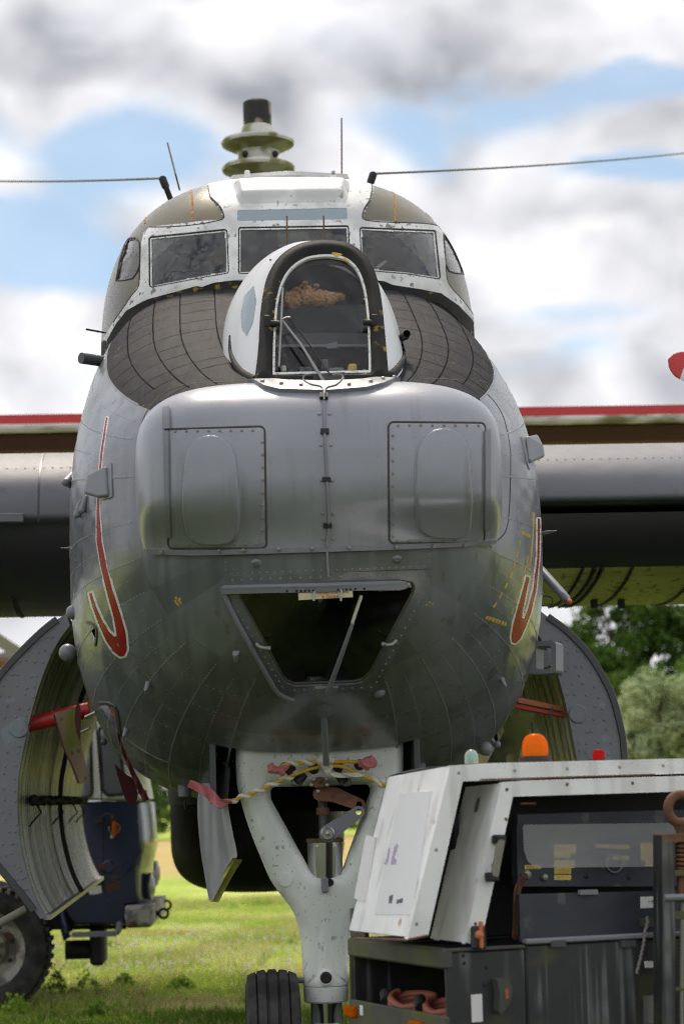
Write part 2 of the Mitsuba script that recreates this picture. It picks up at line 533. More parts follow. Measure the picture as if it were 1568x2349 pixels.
def f_grey(p, n, uv, tone=1.0):
    m = fbm(p.x * 2.2, p.y * 2.2, p.z * 2.2, 3)
    st = noise(p.x * 38, p.y * 5, p.z * 2.2)
    c = mix((0.105, 0.113, 0.131), (0.165, 0.176, 0.2), smoothstep(0.3, 0.7, m * 0.7 + st * 0.3))
    c = mix(c, (0.085, 0.095, 0.06), 0.55 * smoothstep(0.55, 0.75, fbm(p.x * 1.7 + 4, p.y * 2, p.z * 1.7, 3)))
    c = c * tone
    return mix(c, (0.06, 0.055, 0.045), 0.45 * smoothstep(0.64, 0.85, fbm(p.x * 24, p.y * 24, p.z * 10, 2)) * smoothstep(.4, .6, m))


def f_box(p, n, uv):
    m = fbm(p.x * 3, p.y * 3, p.z * 3, 3)
    run = noise(p.x * 30, 0.5, p.z * 2.0) * 0.6 + noise(p.x * 70, .5, p.z * 3) * .4
    c = mix((0.21, 0.222, 0.252), (0.30, 0.313, 0.35), m)
    c = mix(c, (0.14, 0.14, 0.11), 0.6 * smoothstep(0.5, 0.85, run * 0.6 + 0.4 * fbm(p.x * 5, p.y, p.z * 4, 2)))
    return mix(c, (0.16, 0.11, 0.08), 0.8 * smoothstep(.72, .95, spots(p, 15, 0.03, 0.09)))


def f_deck(p, n, uv):
    st = noise(p.x * 30, p.y * 2.2, p.z * 3) * 0.5 + noise(p.x * 90, p.y * 4, p.z * 8) * 0.5
    m = fbm(p.x * 3, p.y * 3, p.z * 3, 3)
    c = mix((0.0065, 0.0072, 0.009), (0.021, 0.0218, 0.026), smoothstep(0.25, 0.75, 0.5 * st + 0.5 * m))
    return mix(c, (0.28, 0.2, 0.05), 0.7 * smoothstep(0.75, 0.95, noise(p.x * 60, p.y * 60, p.z * 60)) * smoothstep(0.6, 0.72, fbm(p.x * 4 + 9, p.y * 4, p.z * 4, 2)))


def f_white(p, n, uv):
    m = fbm(p.x * 6, p.y * 6, p.z * 6, 3)
    c = mix((0.55, 0.55, 0.54), (0.78, 0.78, 0.77), smoothstep(0.3, 0.65, m))
    return mix(c, (0.13, 0.11, 0.08), 0.85 * smoothstep(0.62, 0.74, fbm(p.x * 45, p.y * 45, p.z * 30, 2)) * smoothstep(0.35, 0.6, m))


def f_khaki(p, n, uv):
    m = fbm(p.x * 2.5, p.y * 2.5, p.z * 2.5, 3)
    return mix((0.115, 0.108, 0.072), (0.205, 0.172, 0.108), smoothstep(0.3, 0.75, m))


def f_black(p, n, uv):                   # black paint with lichen
    l = smoothstep(0.62, 0.74, fbm(p.x * 22, p.y * 22, p.z * 22, 3)) * smoothstep(0.5, 0.62, fbm(p.x * 4 + 3, p.y * 4, p.z * 4, 2))
    c = mix((0.012, 0.012, 0.013), (0.035, 0.034, 0.03), fbm(p.x * 9, p.y * 9, p.z * 9, 2))
    return mix(c, (0.30, 0.21, 0.03), 0.8 * l)


def f_dome(p, n, uv):
    m = fbm(p.x * 5, p.y * 5, p.z * 7, 3)
    run = noise(p.x * 12, p.y * 12, p.z * 2)
    c = mix((0.62, 0.62, 0.57), (0.42, 0.40, 0.30), smoothstep(0.4, 0.7, m))
    return mix(c, (0.19, 0.19, 0.06), 0.9 * smoothstep(0.44, 0.66, 0.5 * m + 0.5 * run))


def f_mossy(p, n, uv):
    m = fbm(p.x * 6, p.y * 6, p.z * 5, 3)
    return mix((0.10, 0.11, 0.02), mix((0.03, 0.03, 0.025), (0.32, 0.27, 0.2), smoothstep(0.55, 0.7, noise(p.x * 11, p.y * 11, p.z * 9))), smoothstep(0.42, 0.6, m))


def f_wing(p, n, uv):
    m = fbm(p.x * 1.6, p.y * 2, p.z * 3, 3)
    c = mix((0.145, 0.149, 0.168), (0.205, 0.209, 0.23), m)
    return mix(c, (0.09, 0.085, 0.07), 0.35 * smoothstep(0.68, 0.85, fbm(p.x * 9, p.y * 9, p.z * 9, 3)))


def f_algae(p, n, uv):
    m = fbm(p.x * 2.2, p.y * 3, p.z * 3, 3)
    c = mix((0.34, 0.35, 0.06), (0.62, 0.62, 0.18), smoothstep(0.3, 0.7, m))
    d = noise(p.x * 26, p.y * 26, p.z * 3)
    return mix(c, (0.05, 0.05, 0.02), smoothstep(0.7, 0.85, d) * 0.5)


def f_door_in(p, n, uv):                 # bare metal with algae; streaks of shine painted round the curve
    st = 0.6 * noise(uv.x * 26, uv.y * 1.3) + 0.4 * noise(uv.x * 90, uv.y * 2.5)
    m = fbm(uv.x * 2.5, uv.y * 3.0, 3.0, 3)
    c = mix((0.12, 0.12, 0.10), (0.88, 0.88, 0.84), smoothstep(0.30, 0.62, st))
    return mix(c, mix((0.08, 0.10, 0.02), (0.50, 0.56, 0.17), smoothstep(.3, .7, st)), smoothstep(0.42, 0.6, m + 0.5 * (0.42 - uv.y)))


def f_door(p, n, uv):
    m = fbm(p.x * 4, p.y * 4, p.z * 4, 3)
    c = mix((0.15, 0.155, 0.176), (0.21, 0.215, 0.24), m)
    return mix(c, (0.21, 0.26, 0.30), 0.6 * smoothstep(0.66, 0.68, fbm(p.x * 7 + 2, p.y * 7, p.z * 7, 3)))


def f_gear(p, n, uv):
    m = fbm(p.x * 5, p.y * 5, p.z * 3, 3)
    c = mix((0.58, 0.62, 0.57), (0.74, 0.77, 0.72), smoothstep(0.3, 0.65, m))
    c = mix(c, (0.18, 0.19, 0.20), 0.6 * smoothstep(0.70, 0.78, fbm(p.x * 30, p.y * 30, p.z * 22, 3)))
    return mix(c, (0.16, 0.12, 0.08), 0.8 * smoothstep(.4, .85, spots(p, 26, 0.06, 0.12)))


def f_radome(p, n, uv):
    m = fbm(p.x * 3, p.y * 3, p.z * 3, 3)
    return mix((0.028, 0.028, 0.03), (0.055, 0.055, 0.058), m)


def f_rust(p, n, uv):
    m = fbm(p.x * 18, p.y * 18, p.z * 18, 3)
    return mix((0.05, 0.03, 0.022), (0.26, 0.115, 0.055), m)


def f_gwhite(p, n, uv):
    m = fbm(p.x * 4, p.y * 4, p.z * 4, 3)
    c = mix((0.74, 0.735, 0.73), (0.86, 0.855, 0.845), smoothstep(0.3, 0.65, m))
    c = mix(c, (0.45, 0.43, 0.40), 0.35 * smoothstep(.5, .8, noise(p.x * 25, p.y * 25, p.z * 1.4)))
    return mix(c, (0.42, 0.22, 0.08), 0.85 * smoothstep(0.73, 0.82, fbm(p.x * 11, p.y * 11, p.z * 8, 3)))


def f_gblack(p, n, uv):
    run = noise(p.x * 34, p.y * 34, p.z * 1.6) * 0.6 + noise(p.x * 80, p.y * 80, p.z * 2.5) * 0.4
    m = fbm(p.x * 4, p.y * 4, p.z * 4, 3)
    c = mix((0.016, 0.016, 0.018), (0.033, 0.034, 0.038), m)
    c = mix(c, (0.17, 0.17, 0.175), 0.8 * smoothstep(0.54, 0.8, run) * smoothstep(.35, .65, m))
    return mix(c, (0.07, 0.07, 0.025), 0.55 * smoothstep(0.58, 0.75, fbm(p.x * 6 + 5, p.y * 6, p.z * 6, 3)))


def f_gmoss(p, n, uv):
    run = noise(p.x * 22, p.y * 22, p.z * 1.2)
    m = fbm(p.x * 5, p.y * 5, p.z * 5, 3)
    c = mix((0.035, 0.035, 0.03), (0.10, 0.10, 0.085), m)
    return mix(c, (0.085, 0.092, 0.022), smoothstep(0.4, 0.75, run * 0.5 + m * 0.5))


def f_navy(p, n, uv):
    m = fbm(p.x * 9, p.y * 9, p.z * 9, 3)
    c = mix((0.022, 0.026, 0.038), (0.045, 0.05, 0.064), m)
    return mix(c, (0.12, 0.12, 0.12), 0.6 * smoothstep(0.66, 0.78, fbm(p.x * 16, p.y * 16, p.z * 10, 3)))


def f_tblue(p, n, uv):
    m = fbm(p.x * 3, p.y * 3, p.z * 3, 3)
    c = mix((0.010, 0.017, 0.05), (0.02, 0.031, 0.085), m)
    return mix(c, (0.16, 0.07, 0.035), smoothstep(0.80, 0.84, fbm(p.x * 7, p.y * 7, p.z * 7, 3)))


def f_trust(p, n, uv):
    m = fbm(p.x * 8, p.y * 8, p.z * 8, 3)
    c = mix((0.035, 0.02, 0.015), (0.20, 0.09, 0.045), m)
    return mix(c, (0.014, 0.018, 0.04), smoothstep(0.5, 0.54, fbm(p.x * 6 + 7, p.y * 6, p.z * 6, 3)))


def f_rubber(p, n, uv):
    m = fbm(p.x * 10, p.y * 10, p.z * 10, 3)
    return mix((0.014, 0.014, 0.014), (0.05, 0.048, 0.045), smoothstep(.35, .8, m))


def f_canvas(p, n, uv):
    m = fbm(p.x * 6, p.y * 6, p.z * 4, 3)
    c = mix((0.21, 0.15, 0.10), (0.14, 0.155, 0.025), smoothstep(0.42, 0.62, m))
    return mix(c, (0.06, 0.05, 0.03), 0.7 * smoothstep(.5, .9, spots(p, 13, 0.1, 0.2)))


def f_foam(p, n, uv):
    a, b, r = voronoi(p.x * 55 + p.y * 20, p.z * 70)
    return mix((0.20, 0.10, 0.035), (0.55, 0.31, 0.12), smoothstep(0.1, 0.5, a) * (0.55 + 0.45 * fbm(p.x * 12, p.y * 12, p.z * 12, 2)))


def f_rim(p, n, uv):
    m = fbm(p.x * 9, p.y * 9, p.z * 9, 3)
    c = mix((0.40, 0.38, 0.34), (0.16, 0.15, 0.13), smoothstep(0.4, 0.62, m))
    return mix(c, (0.12, 0.055, 0.03), smoothstep(0.6, 0.66, fbm(p.x * 5 + 3, p.y * 5, p.z * 5, 2)))


def f_ground(p, n, uv):
    m = fbm(p.x * 0.5, p.y * 0.35, 0.0, 4)
    fine = noise(p.x * 14, p.y * 5) * 0.5 + noise(p.x * 40, p.y * 16) * 0.5
    g = mix((0.30, 0.42, 0.08), (0.52, 0.57, 0.18), smoothstep(0.3, 0.7, m * 0.6 + fine * 0.4))
    g = mix(g, (0.30, 0.23, 0.10), 0.8 * smoothstep(0.56, 0.7, fbm(p.x * 0.33 + 7, p.y * 0.5, 2.0, 3)) * smoothstep(60, 22, p.y))
    tan = smoothstep(61, 69, p.y + 6 * noise(p.x * 0.05, p.y * 0.03)) * (1 - smoothstep(112, 120, p.y))
    g = mix(g, mix((0.46, 0.34, 0.15), (0.56, 0.43, 0.21), m), 0.9 * tan)
    near = mix((0.03, 0.043, 0.012), (0.085, 0.11, 0.03), smoothstep(0.3, 0.7, 0.6 * m + 0.4 * fine))  # shadow of the aircraft put into the colour of the near grass
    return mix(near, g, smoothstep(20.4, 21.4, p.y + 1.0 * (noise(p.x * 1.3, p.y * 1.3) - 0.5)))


def leafmat(key, a, b, trans=0.9, sc=1.3):
    def f(p, n, uv):
        return mix(a, b, smoothstep(0.3, 0.7, 0.6 * fbm(p.x * sc, p.y * sc, p.z * sc, 2) + 0.4 * noise(p.x * 9, p.y * 9, p.z * 9)))
    scene[key] = {'type': 'principledthin', 'base_color': proc(f), 'roughness': 0.55, 'diff_trans': trans, 'spec_trans': 0.0}


wave = proc(lambda p, n, uv: noise(p.x * 4.0, p.y * 3.0, p.z * 4.0) + 0.35 * noise(p.x * 11, p.y * 9, p.z * 11), eps=4e-3)
fine_bump = proc(lambda p, n, uv: noise(p.x * 60, p.y * 60, p.z * 60) + 0.5 * noise(p.x * 160, p.y * 160, p.z * 160), eps=2e-3)
for k_, t_, r_ in (('m_grey', 1.0, .27), ('m_grey_pale', 1.13, .31), ('m_grey_dark', 0.87, .25)):
    M(k_, proc(lambda p, n, uv, t_=t_: f_grey(p, n, uv, t_)), r_, spec=0.85, metallic=0.2, clearcoat=0.35, bump=wave, bscale=0.010)
M('m_box', proc(f_box), 0.30, spec=0.7, metallic=0.2, clearcoat=0.3, bump=wave, bscale=0.004)
M('m_grime', (0.06, 0.05, 0.035), 0.8)
M('m_fit', (0.19, 0.20, 0.22), 0.38)
M('m_fit_dark', (0.06, 0.062, 0.066), 0.45)
M('m_rivet', (0.25, 0.258, 0.27), 0.35, spec=0.6)
M('m_screw', (0.28, 0.27, 0.26), 0.35, metallic=0.5)
M('m_deck', proc(f_deck), 0.75, spec=0.2)
M('m_deck_line', (0.008, 0.008, 0.008), 0.9, spec=0.1)
M('m_band', proc(f_black), 0.7, spec=0.15)
M('m_white', proc(f_white), 0.45, bump=fine_bump, bscale=0.0008)
M('m_seal', (0.02, 0.018, 0.015), 0.7)
M('m_khaki', proc(f_khaki), 0.30, spec=0.5, clearcoat=0.25)
M('m_blue_gloss', (0.25, 0.32, 0.36), 0.15, spec=0.7)
M('m_dome', proc(f_dome), 0.6)
M('m_taildirt', proc(lambda p, n, uv: mix((0.55, 0.52, 0.46), (0.16, 0.15, 0.06), smoothstep(0.35, 0.7, fbm(p.x * 3, p.y * 3, p.z * 9, 3)))), 0.6)
M('m_underside', proc(lambda p, n, uv: mix((0.30, 0.29, 0.18), (0.13, 0.135, 0.035), smoothstep(0.35, 0.65, fbm(p.x * 6, p.y * 6, p.z * 6, 3)))), 0.8)
M('m_mossy', proc(f_mossy), 0.8)
M('m_wing', proc(f_wing), 0.55, spec=0.35, bump=wave, bscale=0.006)
M('m_wingdark', (0.04, 0.04, 0.043), 0.5)
M('m_algae', proc(f_algae), 0.6)
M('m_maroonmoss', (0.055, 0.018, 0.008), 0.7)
M('m_door', proc(f_door), 0.42)
M('m_door_in', proc(f_door_in), 0.34, spec=0.6, metallic=0.1)
M('m_gear', proc(f_gear), 0.42)
M('m_radome', proc(f_radome), 0.5)
M('m_rust', proc(f_rust), 0.8)
M('m_chrome', (0.55, 0.55, 0.55), 0.14, metallic=1.0)
M('m_steel', (0.34, 0.34, 0.33), 0.35, metallic=0.8)
M('m_rubber', proc(f_rubber), 0.75)
M('m_black', (0.012, 0.012, 0.013), 0.6)
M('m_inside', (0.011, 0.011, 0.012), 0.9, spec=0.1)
M('m_cockpit', (0.40, 0.43, 0.45), 0.8)
M('m_pale', (0.45, 0.55, 0.50), 0.6)
M('m_panelgrey', (0.13, 0.16, 0.18), 0.5)
M('m_red', proc(lambda p, n, uv: mix((0.27, 0.008, 0.014), (0.16, 0.12, 0.12), smoothstep(0.70, 0.76, fbm(p.x * 40, p.y * 40, p.z * 30, 3)))), 0.4, spec=0.3)
M('m_redbar', (0.50, 0.022, 0.025), 0.4)
M('m_orange', (0.52, 0.16, 0.07), 0.5)
M('m_mark_white', proc(lambda p, n, uv: mix((0.62, 0.62, 0.58), (0.25, 0.25, 0.24), 0.8 * smoothstep(0.62, 0.74, fbm(p.x * 45, p.y * 45, p.z * 35, 3)))), 0.4)
M('m_yellow', (0.55, 0.36, 0.03), 0.45)
M('m_canvas', proc(f_canvas), 0.9, sheen=0.3)
M('m_maroon', (0.075, 0.012, 0.018), 0.85, sheen=0.3)
M('m_pinkcloth', (0.50, 0.16, 0.17), 0.8, sheen=0.3)
M('m_roseliner', (0.32, 0.11, 0.11), 0.85)
M('m_rope', (0.60, 0.36, 0.03), 0.7)
M('m_tape', (0.66, 0.63, 0.53), 0.6)
M('m_foam', proc(f_foam), 0.95, bump=fine_bump, bscale=0.006)
M('m_plate', (0.50, 0.46, 0.28), 0.6)
M('m_ink', (0.34, 0.13, 0.03), 0.7)
M('m_gwhite', proc(f_gwhite), 0.4, spec=0.5)
M('m_gblack', proc(f_gblack), 0.45)
M('m_gmoss', proc(f_gmoss), 0.6)
M('m_fit_pale', (0.71, 0.712, 0.725), 0.45)
M('m_doorpale', proc(lambda p, n, uv: mix((0.24, 0.245, 0.26), (0.38, 0.385, 0.40), smoothstep(.3, .7, 0.6 * noise(p.x * 40, p.y * 10, p.z * 2.0) + 0.4 * fbm(p.x * 5, p.y * 5, p.z * 5, 3)))), 0.42)
M('m_mirror', (0.9, 0.9, 0.9), 0.12, metallic=1.0)
M('m_navy', proc(f_navy), 0.45)
M('m_haze', (0.30, 0.30, 0.32), 0.12, spec=0.6)
M('m_label', (0.72, 0.56, 0.12), 0.6)
M('m_labelw', (0.72, 0.70, 0.70), 0.6)
M('m_print', (0.10, 0.10, 0.12), 0.6)
M('m_violet', (0.42, 0.34, 0.48), 0.6)
M('m_tblue', proc(f_tblue), 0.16, spec=0.35, clearcoat=0.4)
M('m_trust', proc(f_trust), 0.7)
M('m_tglass', (0.16, 0.17, 0.17), 0.05, spec=0.9, clearcoat=1.0)
M('m_cream', (0.84, 0.81, 0.73), 0.25, spec=0.7)
M('m_rim', proc(f_rim), 0.6)
M('m_cable', (0.32, 0.10, 0.06), 0.6)
M('m_timber', (0.22, 0.21, 0.17), 0.8)
M('m_trunk', (0.06, 0.05, 0.035), 0.9)
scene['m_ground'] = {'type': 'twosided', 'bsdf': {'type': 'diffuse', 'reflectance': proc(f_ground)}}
leafmat('m_blade', (0.36, 0.52, 0.08), (0.68, 0.74, 0.25), 0.9, 0.8)
leafmat('m_blade_shade', (0.11, 0.20, 0.025), (0.24, 0.36, 0.06), 0.9, 0.8)  # shaded copy of m_blade for grass in the aircraft's shadow
leafmat('m_straw', (0.50, 0.40, 0.20), (0.66, 0.55, 0.31), 0.6, 0.8)
leafmat('m_weed', (0.13, 0.25, 0.035), (0.28, 0.42, 0.07), 0.9)
leafmat('m_leaf', (0.04, 0.09, 0.018), (0.13, 0.21, 0.045), 0.8, 0.35)
leafmat('m_leaf_light', (0.26, 0.34, 0.17), (0.46, 0.54, 0.32), 0.8, 0.5)
leafmat('m_leaf_mid', (0.09, 0.17, 0.035), (0.20, 0.31, 0.07), 0.8, 0.4)
M('m_clover', (0.70, 0.66, 0.60), 0.8)
scene['m_glass_thin'] = {'type': 'thindielectric', 'int_ior': 1.27}
scene['m_glass'] = {'type': 'thindielectric', 'int_ior': 1.5}


scene['m_sidepane'] = {'type': 'blendbsdf', 'weight': 0.35, 'a': {'type': 'thindielectric', 'int_ior': 1.5}, 'b': {'type': 'twosided', 'bsdf': {'type': 'diffuse', 'reflectance': {'type': 'rgb', 'value': [0.20, 0.17, 0.14]}}}}
scene['m_perspex'] = {'type': 'blendbsdf', 'weight': 0.36, 'a': {'type': 'thindielectric', 'int_ior': 1.5}, 'b': {'type': 'twosided', 'bsdf': {'type': 'diffuse', 'reflectance': {'type': 'rgb', 'value': [0.62, 0.62, 0.66]}}}}


def lens(key, c, t):
    scene[key] = {'type': 'principledthin', 'base_color': {'type': 'rgb', 'value': list(c)}, 'roughness': 0.08, 'diff_trans': 1.2, 'spec_trans': t, 'eta': 1.5}


scene['m_bubble'] = {'type': 'principledthin', 'base_color': {'type': 'rgb', 'value': [0.90, 0.91, 0.93]}, 'roughness': 0.12, 'diff_trans': 0.16, 'spec_trans': 0.0, 'eta': 1.5}  # clear perspex; reflected sky and frosting put into its white colour
lens('m_amber', (0.95, 0.27, 0.01), 0.15)
lens('m_redlens', (0.55, 0.015, 0.02), 0.15)
lens('m_clear', (0.9, 0.92, 0.9), 0.75)
M('m_greenlens', (0.02, 0.33, 0.22), 0.2)
# ---------------------------------------------------------------- the aircraft
AIR = thing('patrol_aircraft', 'large grey vintage aircraft seen head on, red hook stripes on its nose', 'aircraft')
UPZ = np.array([0, 0, 1.0])
DEG = np.degrees


def smooth01(d, r): return smoothstep_np(0, r, d)


# skin, cut into panels along the laps
WIN = [(541, 1360), (922, 1326), (947, 1332), (953, 1345), (950, 1358), (856, 1543), (836, 1562), (818, 1567), (672, 1573), (653, 1566), (640, 1548)]
TEAR = [(229, 1616), (264, 1623), (269, 1642), (273, 1684), (254, 1662)]
SLIT = [(202, 1431), (220, 1447), (217, 1478), (210, 1460)]
nU, nV = 300, 560
FP, FN, (fs, fth) = fus_grid(nU, nV)
FUS = Surf(FP[:230:1], FN[:230:1])
quad_s = np.broadcast_to(((fs[1:] + fs[:-1]) / 2)[:, None], (nU - 1, nV - 1))
quad_t = np.broadcast_to(DEG((fth[1:] + fth[:-1]) / 2)[None], (nU - 1, nV - 1))
cen = (FP[1:, 1:] + FP[:-1, :-1]) / 2
cv = proj(cen)
front = (FN[1:, 1:] * (CAM - cen)).sum(-1) > 0
loc = inv_ac(cen)
keep = np.ones((nU - 1, nV - 1), bool)
for h in (WIN, TEAR, SLIT):
    keep &= ~(front & shapely.contains_xy(Polygon(h), cv[..., 0], cv[..., 1]) & (quad_s < 6))
keep &= ~((quad_s > 1.33) & (quad_s < 2.9) & (np.abs(loc[..., 1]) < 0.50) & (np.abs(quad_t) > 120))          # nose wheel bay
keep &= ~((quad_s > 3.12) & (quad_s < 6) & (np.abs(loc[..., 1]) < 0.86) & (np.abs(quad_t) < 75))                # cockpit
keep &= ~((quad_s > 0.62) & (quad_s < 2.3) & (np.abs(loc[..., 1] - 0.02) < 0.26) & (np.abs(quad_t) < 75))       # gunner's well
keep &= ~((quad_s > 2.62) & (np.abs(loc[..., 1]) < 1.02) & (np.abs(quad_t) > 110) & (quad_s < 9.4))            # bomb bay
TB = [-180, -160, -147, -135, -124, -113, -101, -87, -70, -57, -46, -40, -34, -28, -20, -12, 12, 20, 28, 34, 40, 46, 58, 72, 87, 101, 113, 124, 135, 147, 160, 180]
SB = [0, 0.50, 1.1, 1.75, 2.62, 4.2, 14]
vid = np.arange(nU * nV).reshape(nU, nV)
uvs = np.stack(np.broadcast_arrays(fs[:, None], (fth / (2 * np.pi) + .5)[None]), -1).reshape(-1, 2)
for a in range(len(SB) - 1):
    for b in range(len(TB) - 1):
        m = keep & (quad_s >= SB[a]) & (quad_s < SB[a + 1]) & (quad_t >= TB[b]) & (quad_t < TB[b + 1])
        if not m.any(): continue
        i, j = np.nonzero(m)
        q = np.stack([vid[i, j], vid[i, j + 1], vid[i + 1, j + 1], vid[i + 1, j]], 1)
        u, inv = np.unique(q, return_inverse=True)
        q = inv.reshape(q.shape)
        off = 0.0008 * ((a + b) % 2)
        me = trimesh.Trimesh(FP.reshape(-1, 3)[u] + FN.reshape(-1, 3)[u] * off, np.vstack([q[:, [0, 2, 1]], q[:, [0, 3, 2]]]), process=False)
        dk = TB[b] >= -46 and TB[b + 1] <= 46 and SB[a] < 4
        for k_, sub in enumerate(split(me)):
            add('skin_panel', sub, 'm_deck' if dk else ('m_grey', 'm_grey_pale', 'm_grey_dark', 'm_grey', 'm_grey_pale')[(a * 7 + b * 3) % 5], AIR, smooth=True)


def fline(th, s0, s1, n=30):
    P = fus(np.linspace(s0, s1, n), math.radians(th)); e = 1e-3
    th = math.radians(th); s = np.linspace(s0, s1, n)
    N = np.cross(fus(s, th + e) - fus(s, th - e), fus(s + e, th) - fus(s - e, th))
    return P, -N / np.linalg.norm(N, axis=1, keepdims=True) * np.sign(((-N) * (P - ac(s, 0, 2.9))).sum(1))[:, None]


def ring(s, t0, t1, n=30):
    th = np.radians(np.linspace(t0, t1, n)); e = 1e-3
    P = fus(s, th)
    N = np.cross(fus(s, th + e) - fus(s, th - e), fus(s + e, th) - fus(s - e, th))
    N = N / np.linalg.norm(N, axis=1, keepdims=True)
    return P, N * np.sign((N * (P - ac(s, 0, 2.9))).sum(1))[:, None]


def along(P, N, pitch, r, h):
    d = np.r_[0, np.cumsum(np.linalg.norm(np.diff(P, axis=0), axis=1))]
    u = np.arange(pitch / 2, d[-1], pitch)
    f = lambda A: np.stack([np.interp(u, d, A[:, k]) for k in range(3)], -1)
    return domes(f(P), f(N), r, h)


laps, decklaps, riv, driv = [], [], [], []
for th in TB[1:-1]:
    s0 = {12: .75, 20: .65, 28: .62, 34: .72, 40: .95}.get(abs(th), 0.55 if abs(th) > 60 else 0.9 if abs(th) < 50 else .7)
    if abs(th) == 12: s0 = 1.9
    P, N = fline(th, s0, 2.6 if abs(th) > 110 else 3.3, 40)
    dark = abs(th) < 46
    (decklaps if dark else laps).append(strip3(P, N, 0.0065 if not dark else 0.0028, 0.002))
    (driv if dark else riv).append(along(P + N * 0.002, N, 0.030, 0.0048, 0.003))
for th in (-154, -141, -130, -118, -107, -94, -78, -63, -51, 51, 64, 80, 94, 107, 118, 130, 141, 154):
    P, N = fline(th, 0.6, 2.6, 40)
    riv.append(along(P, N, 0.034, 0.0045, 0.0028))
for s in (0.75, 0.95, 1.1, 1.3, 1.5, 1.75, 2.0, 2.25, 2.5):
    for t0, t1 in ((-162, -52), (52, 162)):
        P, N = ring(s, t0, t1, 80)
        riv.append(along(P, N, 0.036, 0.0045, 0.0028))
    for t0, t1 in ((-45, -20 if s > .9 else -28), (20 if s > .9 else 28, 45)):
        P, N = ring(s, t0, t1, 30)
        decklaps.append(strip3(P, N, 0.0028, 0.0012))
        decklaps.append(along(P, N, 0.05, 0.005, 0.0014)) if s < 1.05 else driv.append(along(P, N, 0.05, 0.005, 0.0016))
add('lap_seam', cat(*laps), 'm_grey', AIR, smooth=50, stuff=True, label='thin raised lap joints running aft along the grey nose')
add('deck_lap', cat(*decklaps), 'm_deck_line', AIR, smooth=50, stuff=True, label='dark ridges fanning over the black upper nose')
add('rivet_row', cat(*riv), 'm_rivet', AIR, smooth=50, stuff=True)
add('deck_rivet', cat(*driv), 'm_deck_line', AIR, smooth=50, stuff=True)

# ------------------------------------------------ gun housing
BP, BN = box_grid(120, 180)
FLV = np.array([(300, 1252), (345, 1262), (450, 1266), (600, 1263), (750, 1260), (900, 1255), (1050, 1248), (1136, 1242), (1200, 1230)])
bz = inv_ac(BP)[..., 2]
bv = proj(BP)
fP, fN = FUS(bv.reshape(-1, 2)); fP = fP.reshape(BP.shape)
# the lower lip of the housing closes down on to the nose skin
wb = smoothstep_np(2.96, 2.70, bz)[..., None] * 1.0
db, df = (BP - CAM) @ _f, (fP - CAM) @ _f
kq = (db[..., None] * (1 - wb) + (df[..., None] - .022) * wb) / db[..., None]
BP = CAM + (BP - CAM) * np.where(bz[..., None] < 2.96, np.minimum(kq, 1.25), 1)
BN = -grid_normals(BP)
BOX = Surf(BP, BN)
bc = (bv[1:, 1:] + bv[:-1, :-1]) / 2
okb = bc[..., 1] < np.interp(bc[..., 0], FLV[:, 0], FLV[:, 1]) + 1
g = grid_mesh(BP); g.invert()
nq = okb.size
g = trimesh.Trimesh(g.vertices, np.vstack([g.faces[:nq][okb.ravel()], g.faces[nq:][okb.ravel()]]), process=False)
gun = add('gun_housing', g, 'm_box', AIR, smooth=True)


def ptrans(pts, dx): return [(x + dx, y) for x, y in pts]


def mirr(pts, c): return [(2 * c - x, y) for x, y in pts]


covL = rpoly([(378, 985), (607, 978), (611, 1258), (386, 1258)], 12)
covR = rpoly([(890, 968), (1112, 970), (1110, 1244), (892, 1247)], 12)
bulL = [(421, 1080), (426, 1045), (440, 1018), (463, 1002), (485, 998), (510, 1003), (532, 1022), (544, 1050), (548, 1085), (551, 1210), (545, 1232), (530, 1247), (500, 1252), (460, 1247), (435, 1232), (424, 1205)]
bulR = [(951, 1070), (954, 1035), (967, 1006), (988, 988), (1012, 983), (1037, 987), (1060, 1005), (1074, 1035), (1078, 1070), (1079, 1195), (1073, 1216), (1058, 1230), (1025, 1236), (985, 1232), (960, 1218), (952, 1190)]
for cov, bul, lab, side in ((covL, bulL, 'left', 0), (covR, bulR, 'right', 1)):
    ol = np.array(cov.exterior.coords)
    add('cover_seal', strip(ol, BOX, .005, .0045, 5, smooth=False), 'm_grime', gun, smooth=40)
    add('blister_seal', strip(np.vstack([smooth_line(bul, 4, closed=True), smooth_line(bul, 4, closed=True)[:1]]), BOX, .004, .0085, 4, smooth=False), 'm_box', gun, smooth=40)
    add('access_cover', drape(cov, BOX, -0.002, lambda d: 0.005 * smooth01(d, 3), 6), 'm_box', gun, smooth=40, label=f'riveted access cover on the {lab} side of the gun housing')
    add('blister_panel', drape(Polygon(smooth_line(bul, 4, closed=True)), BOX, 0.002, lambda d: 0.005 + 0.022 * smooth01(d, 6) + 0.003 * smooth01(d, 40), 3.5), 'm_box', gun, smooth=60)
for pts in ([(376, 940), (391, 936), (392, 985), (377, 987)], [(378, 992), (390, 990), (393, 1228), (384, 1232)], [(1107, 990), (1119, 985), (1119, 1210), (1108, 1215)]):
    add('edge_slat', drape(pts, BOX, -0.004, 0.016, 5), 'm_fit', gun, smooth=30)
scr = [(x, 990 - .012 * (x - 430)) for x in np.linspace(403, 580, 8)] + [(602, y) for y in np.linspace(1015, 1245, 9)] + [(x, 1248) for x in np.linspace(405, 590, 8)] \
    + [(x, 977) for x in np.linspace(912, 1095, 8)] + [(900, y) for y in np.linspace(1000, 1230, 9)] + [(x, 1240) for x in np.linspace(910, 1095, 8)]
add('cover_screw', dots(scr, BOX, 0.0075, 0.008, 0.005), 'm_fit', gun, smooth=50, stuff=True)
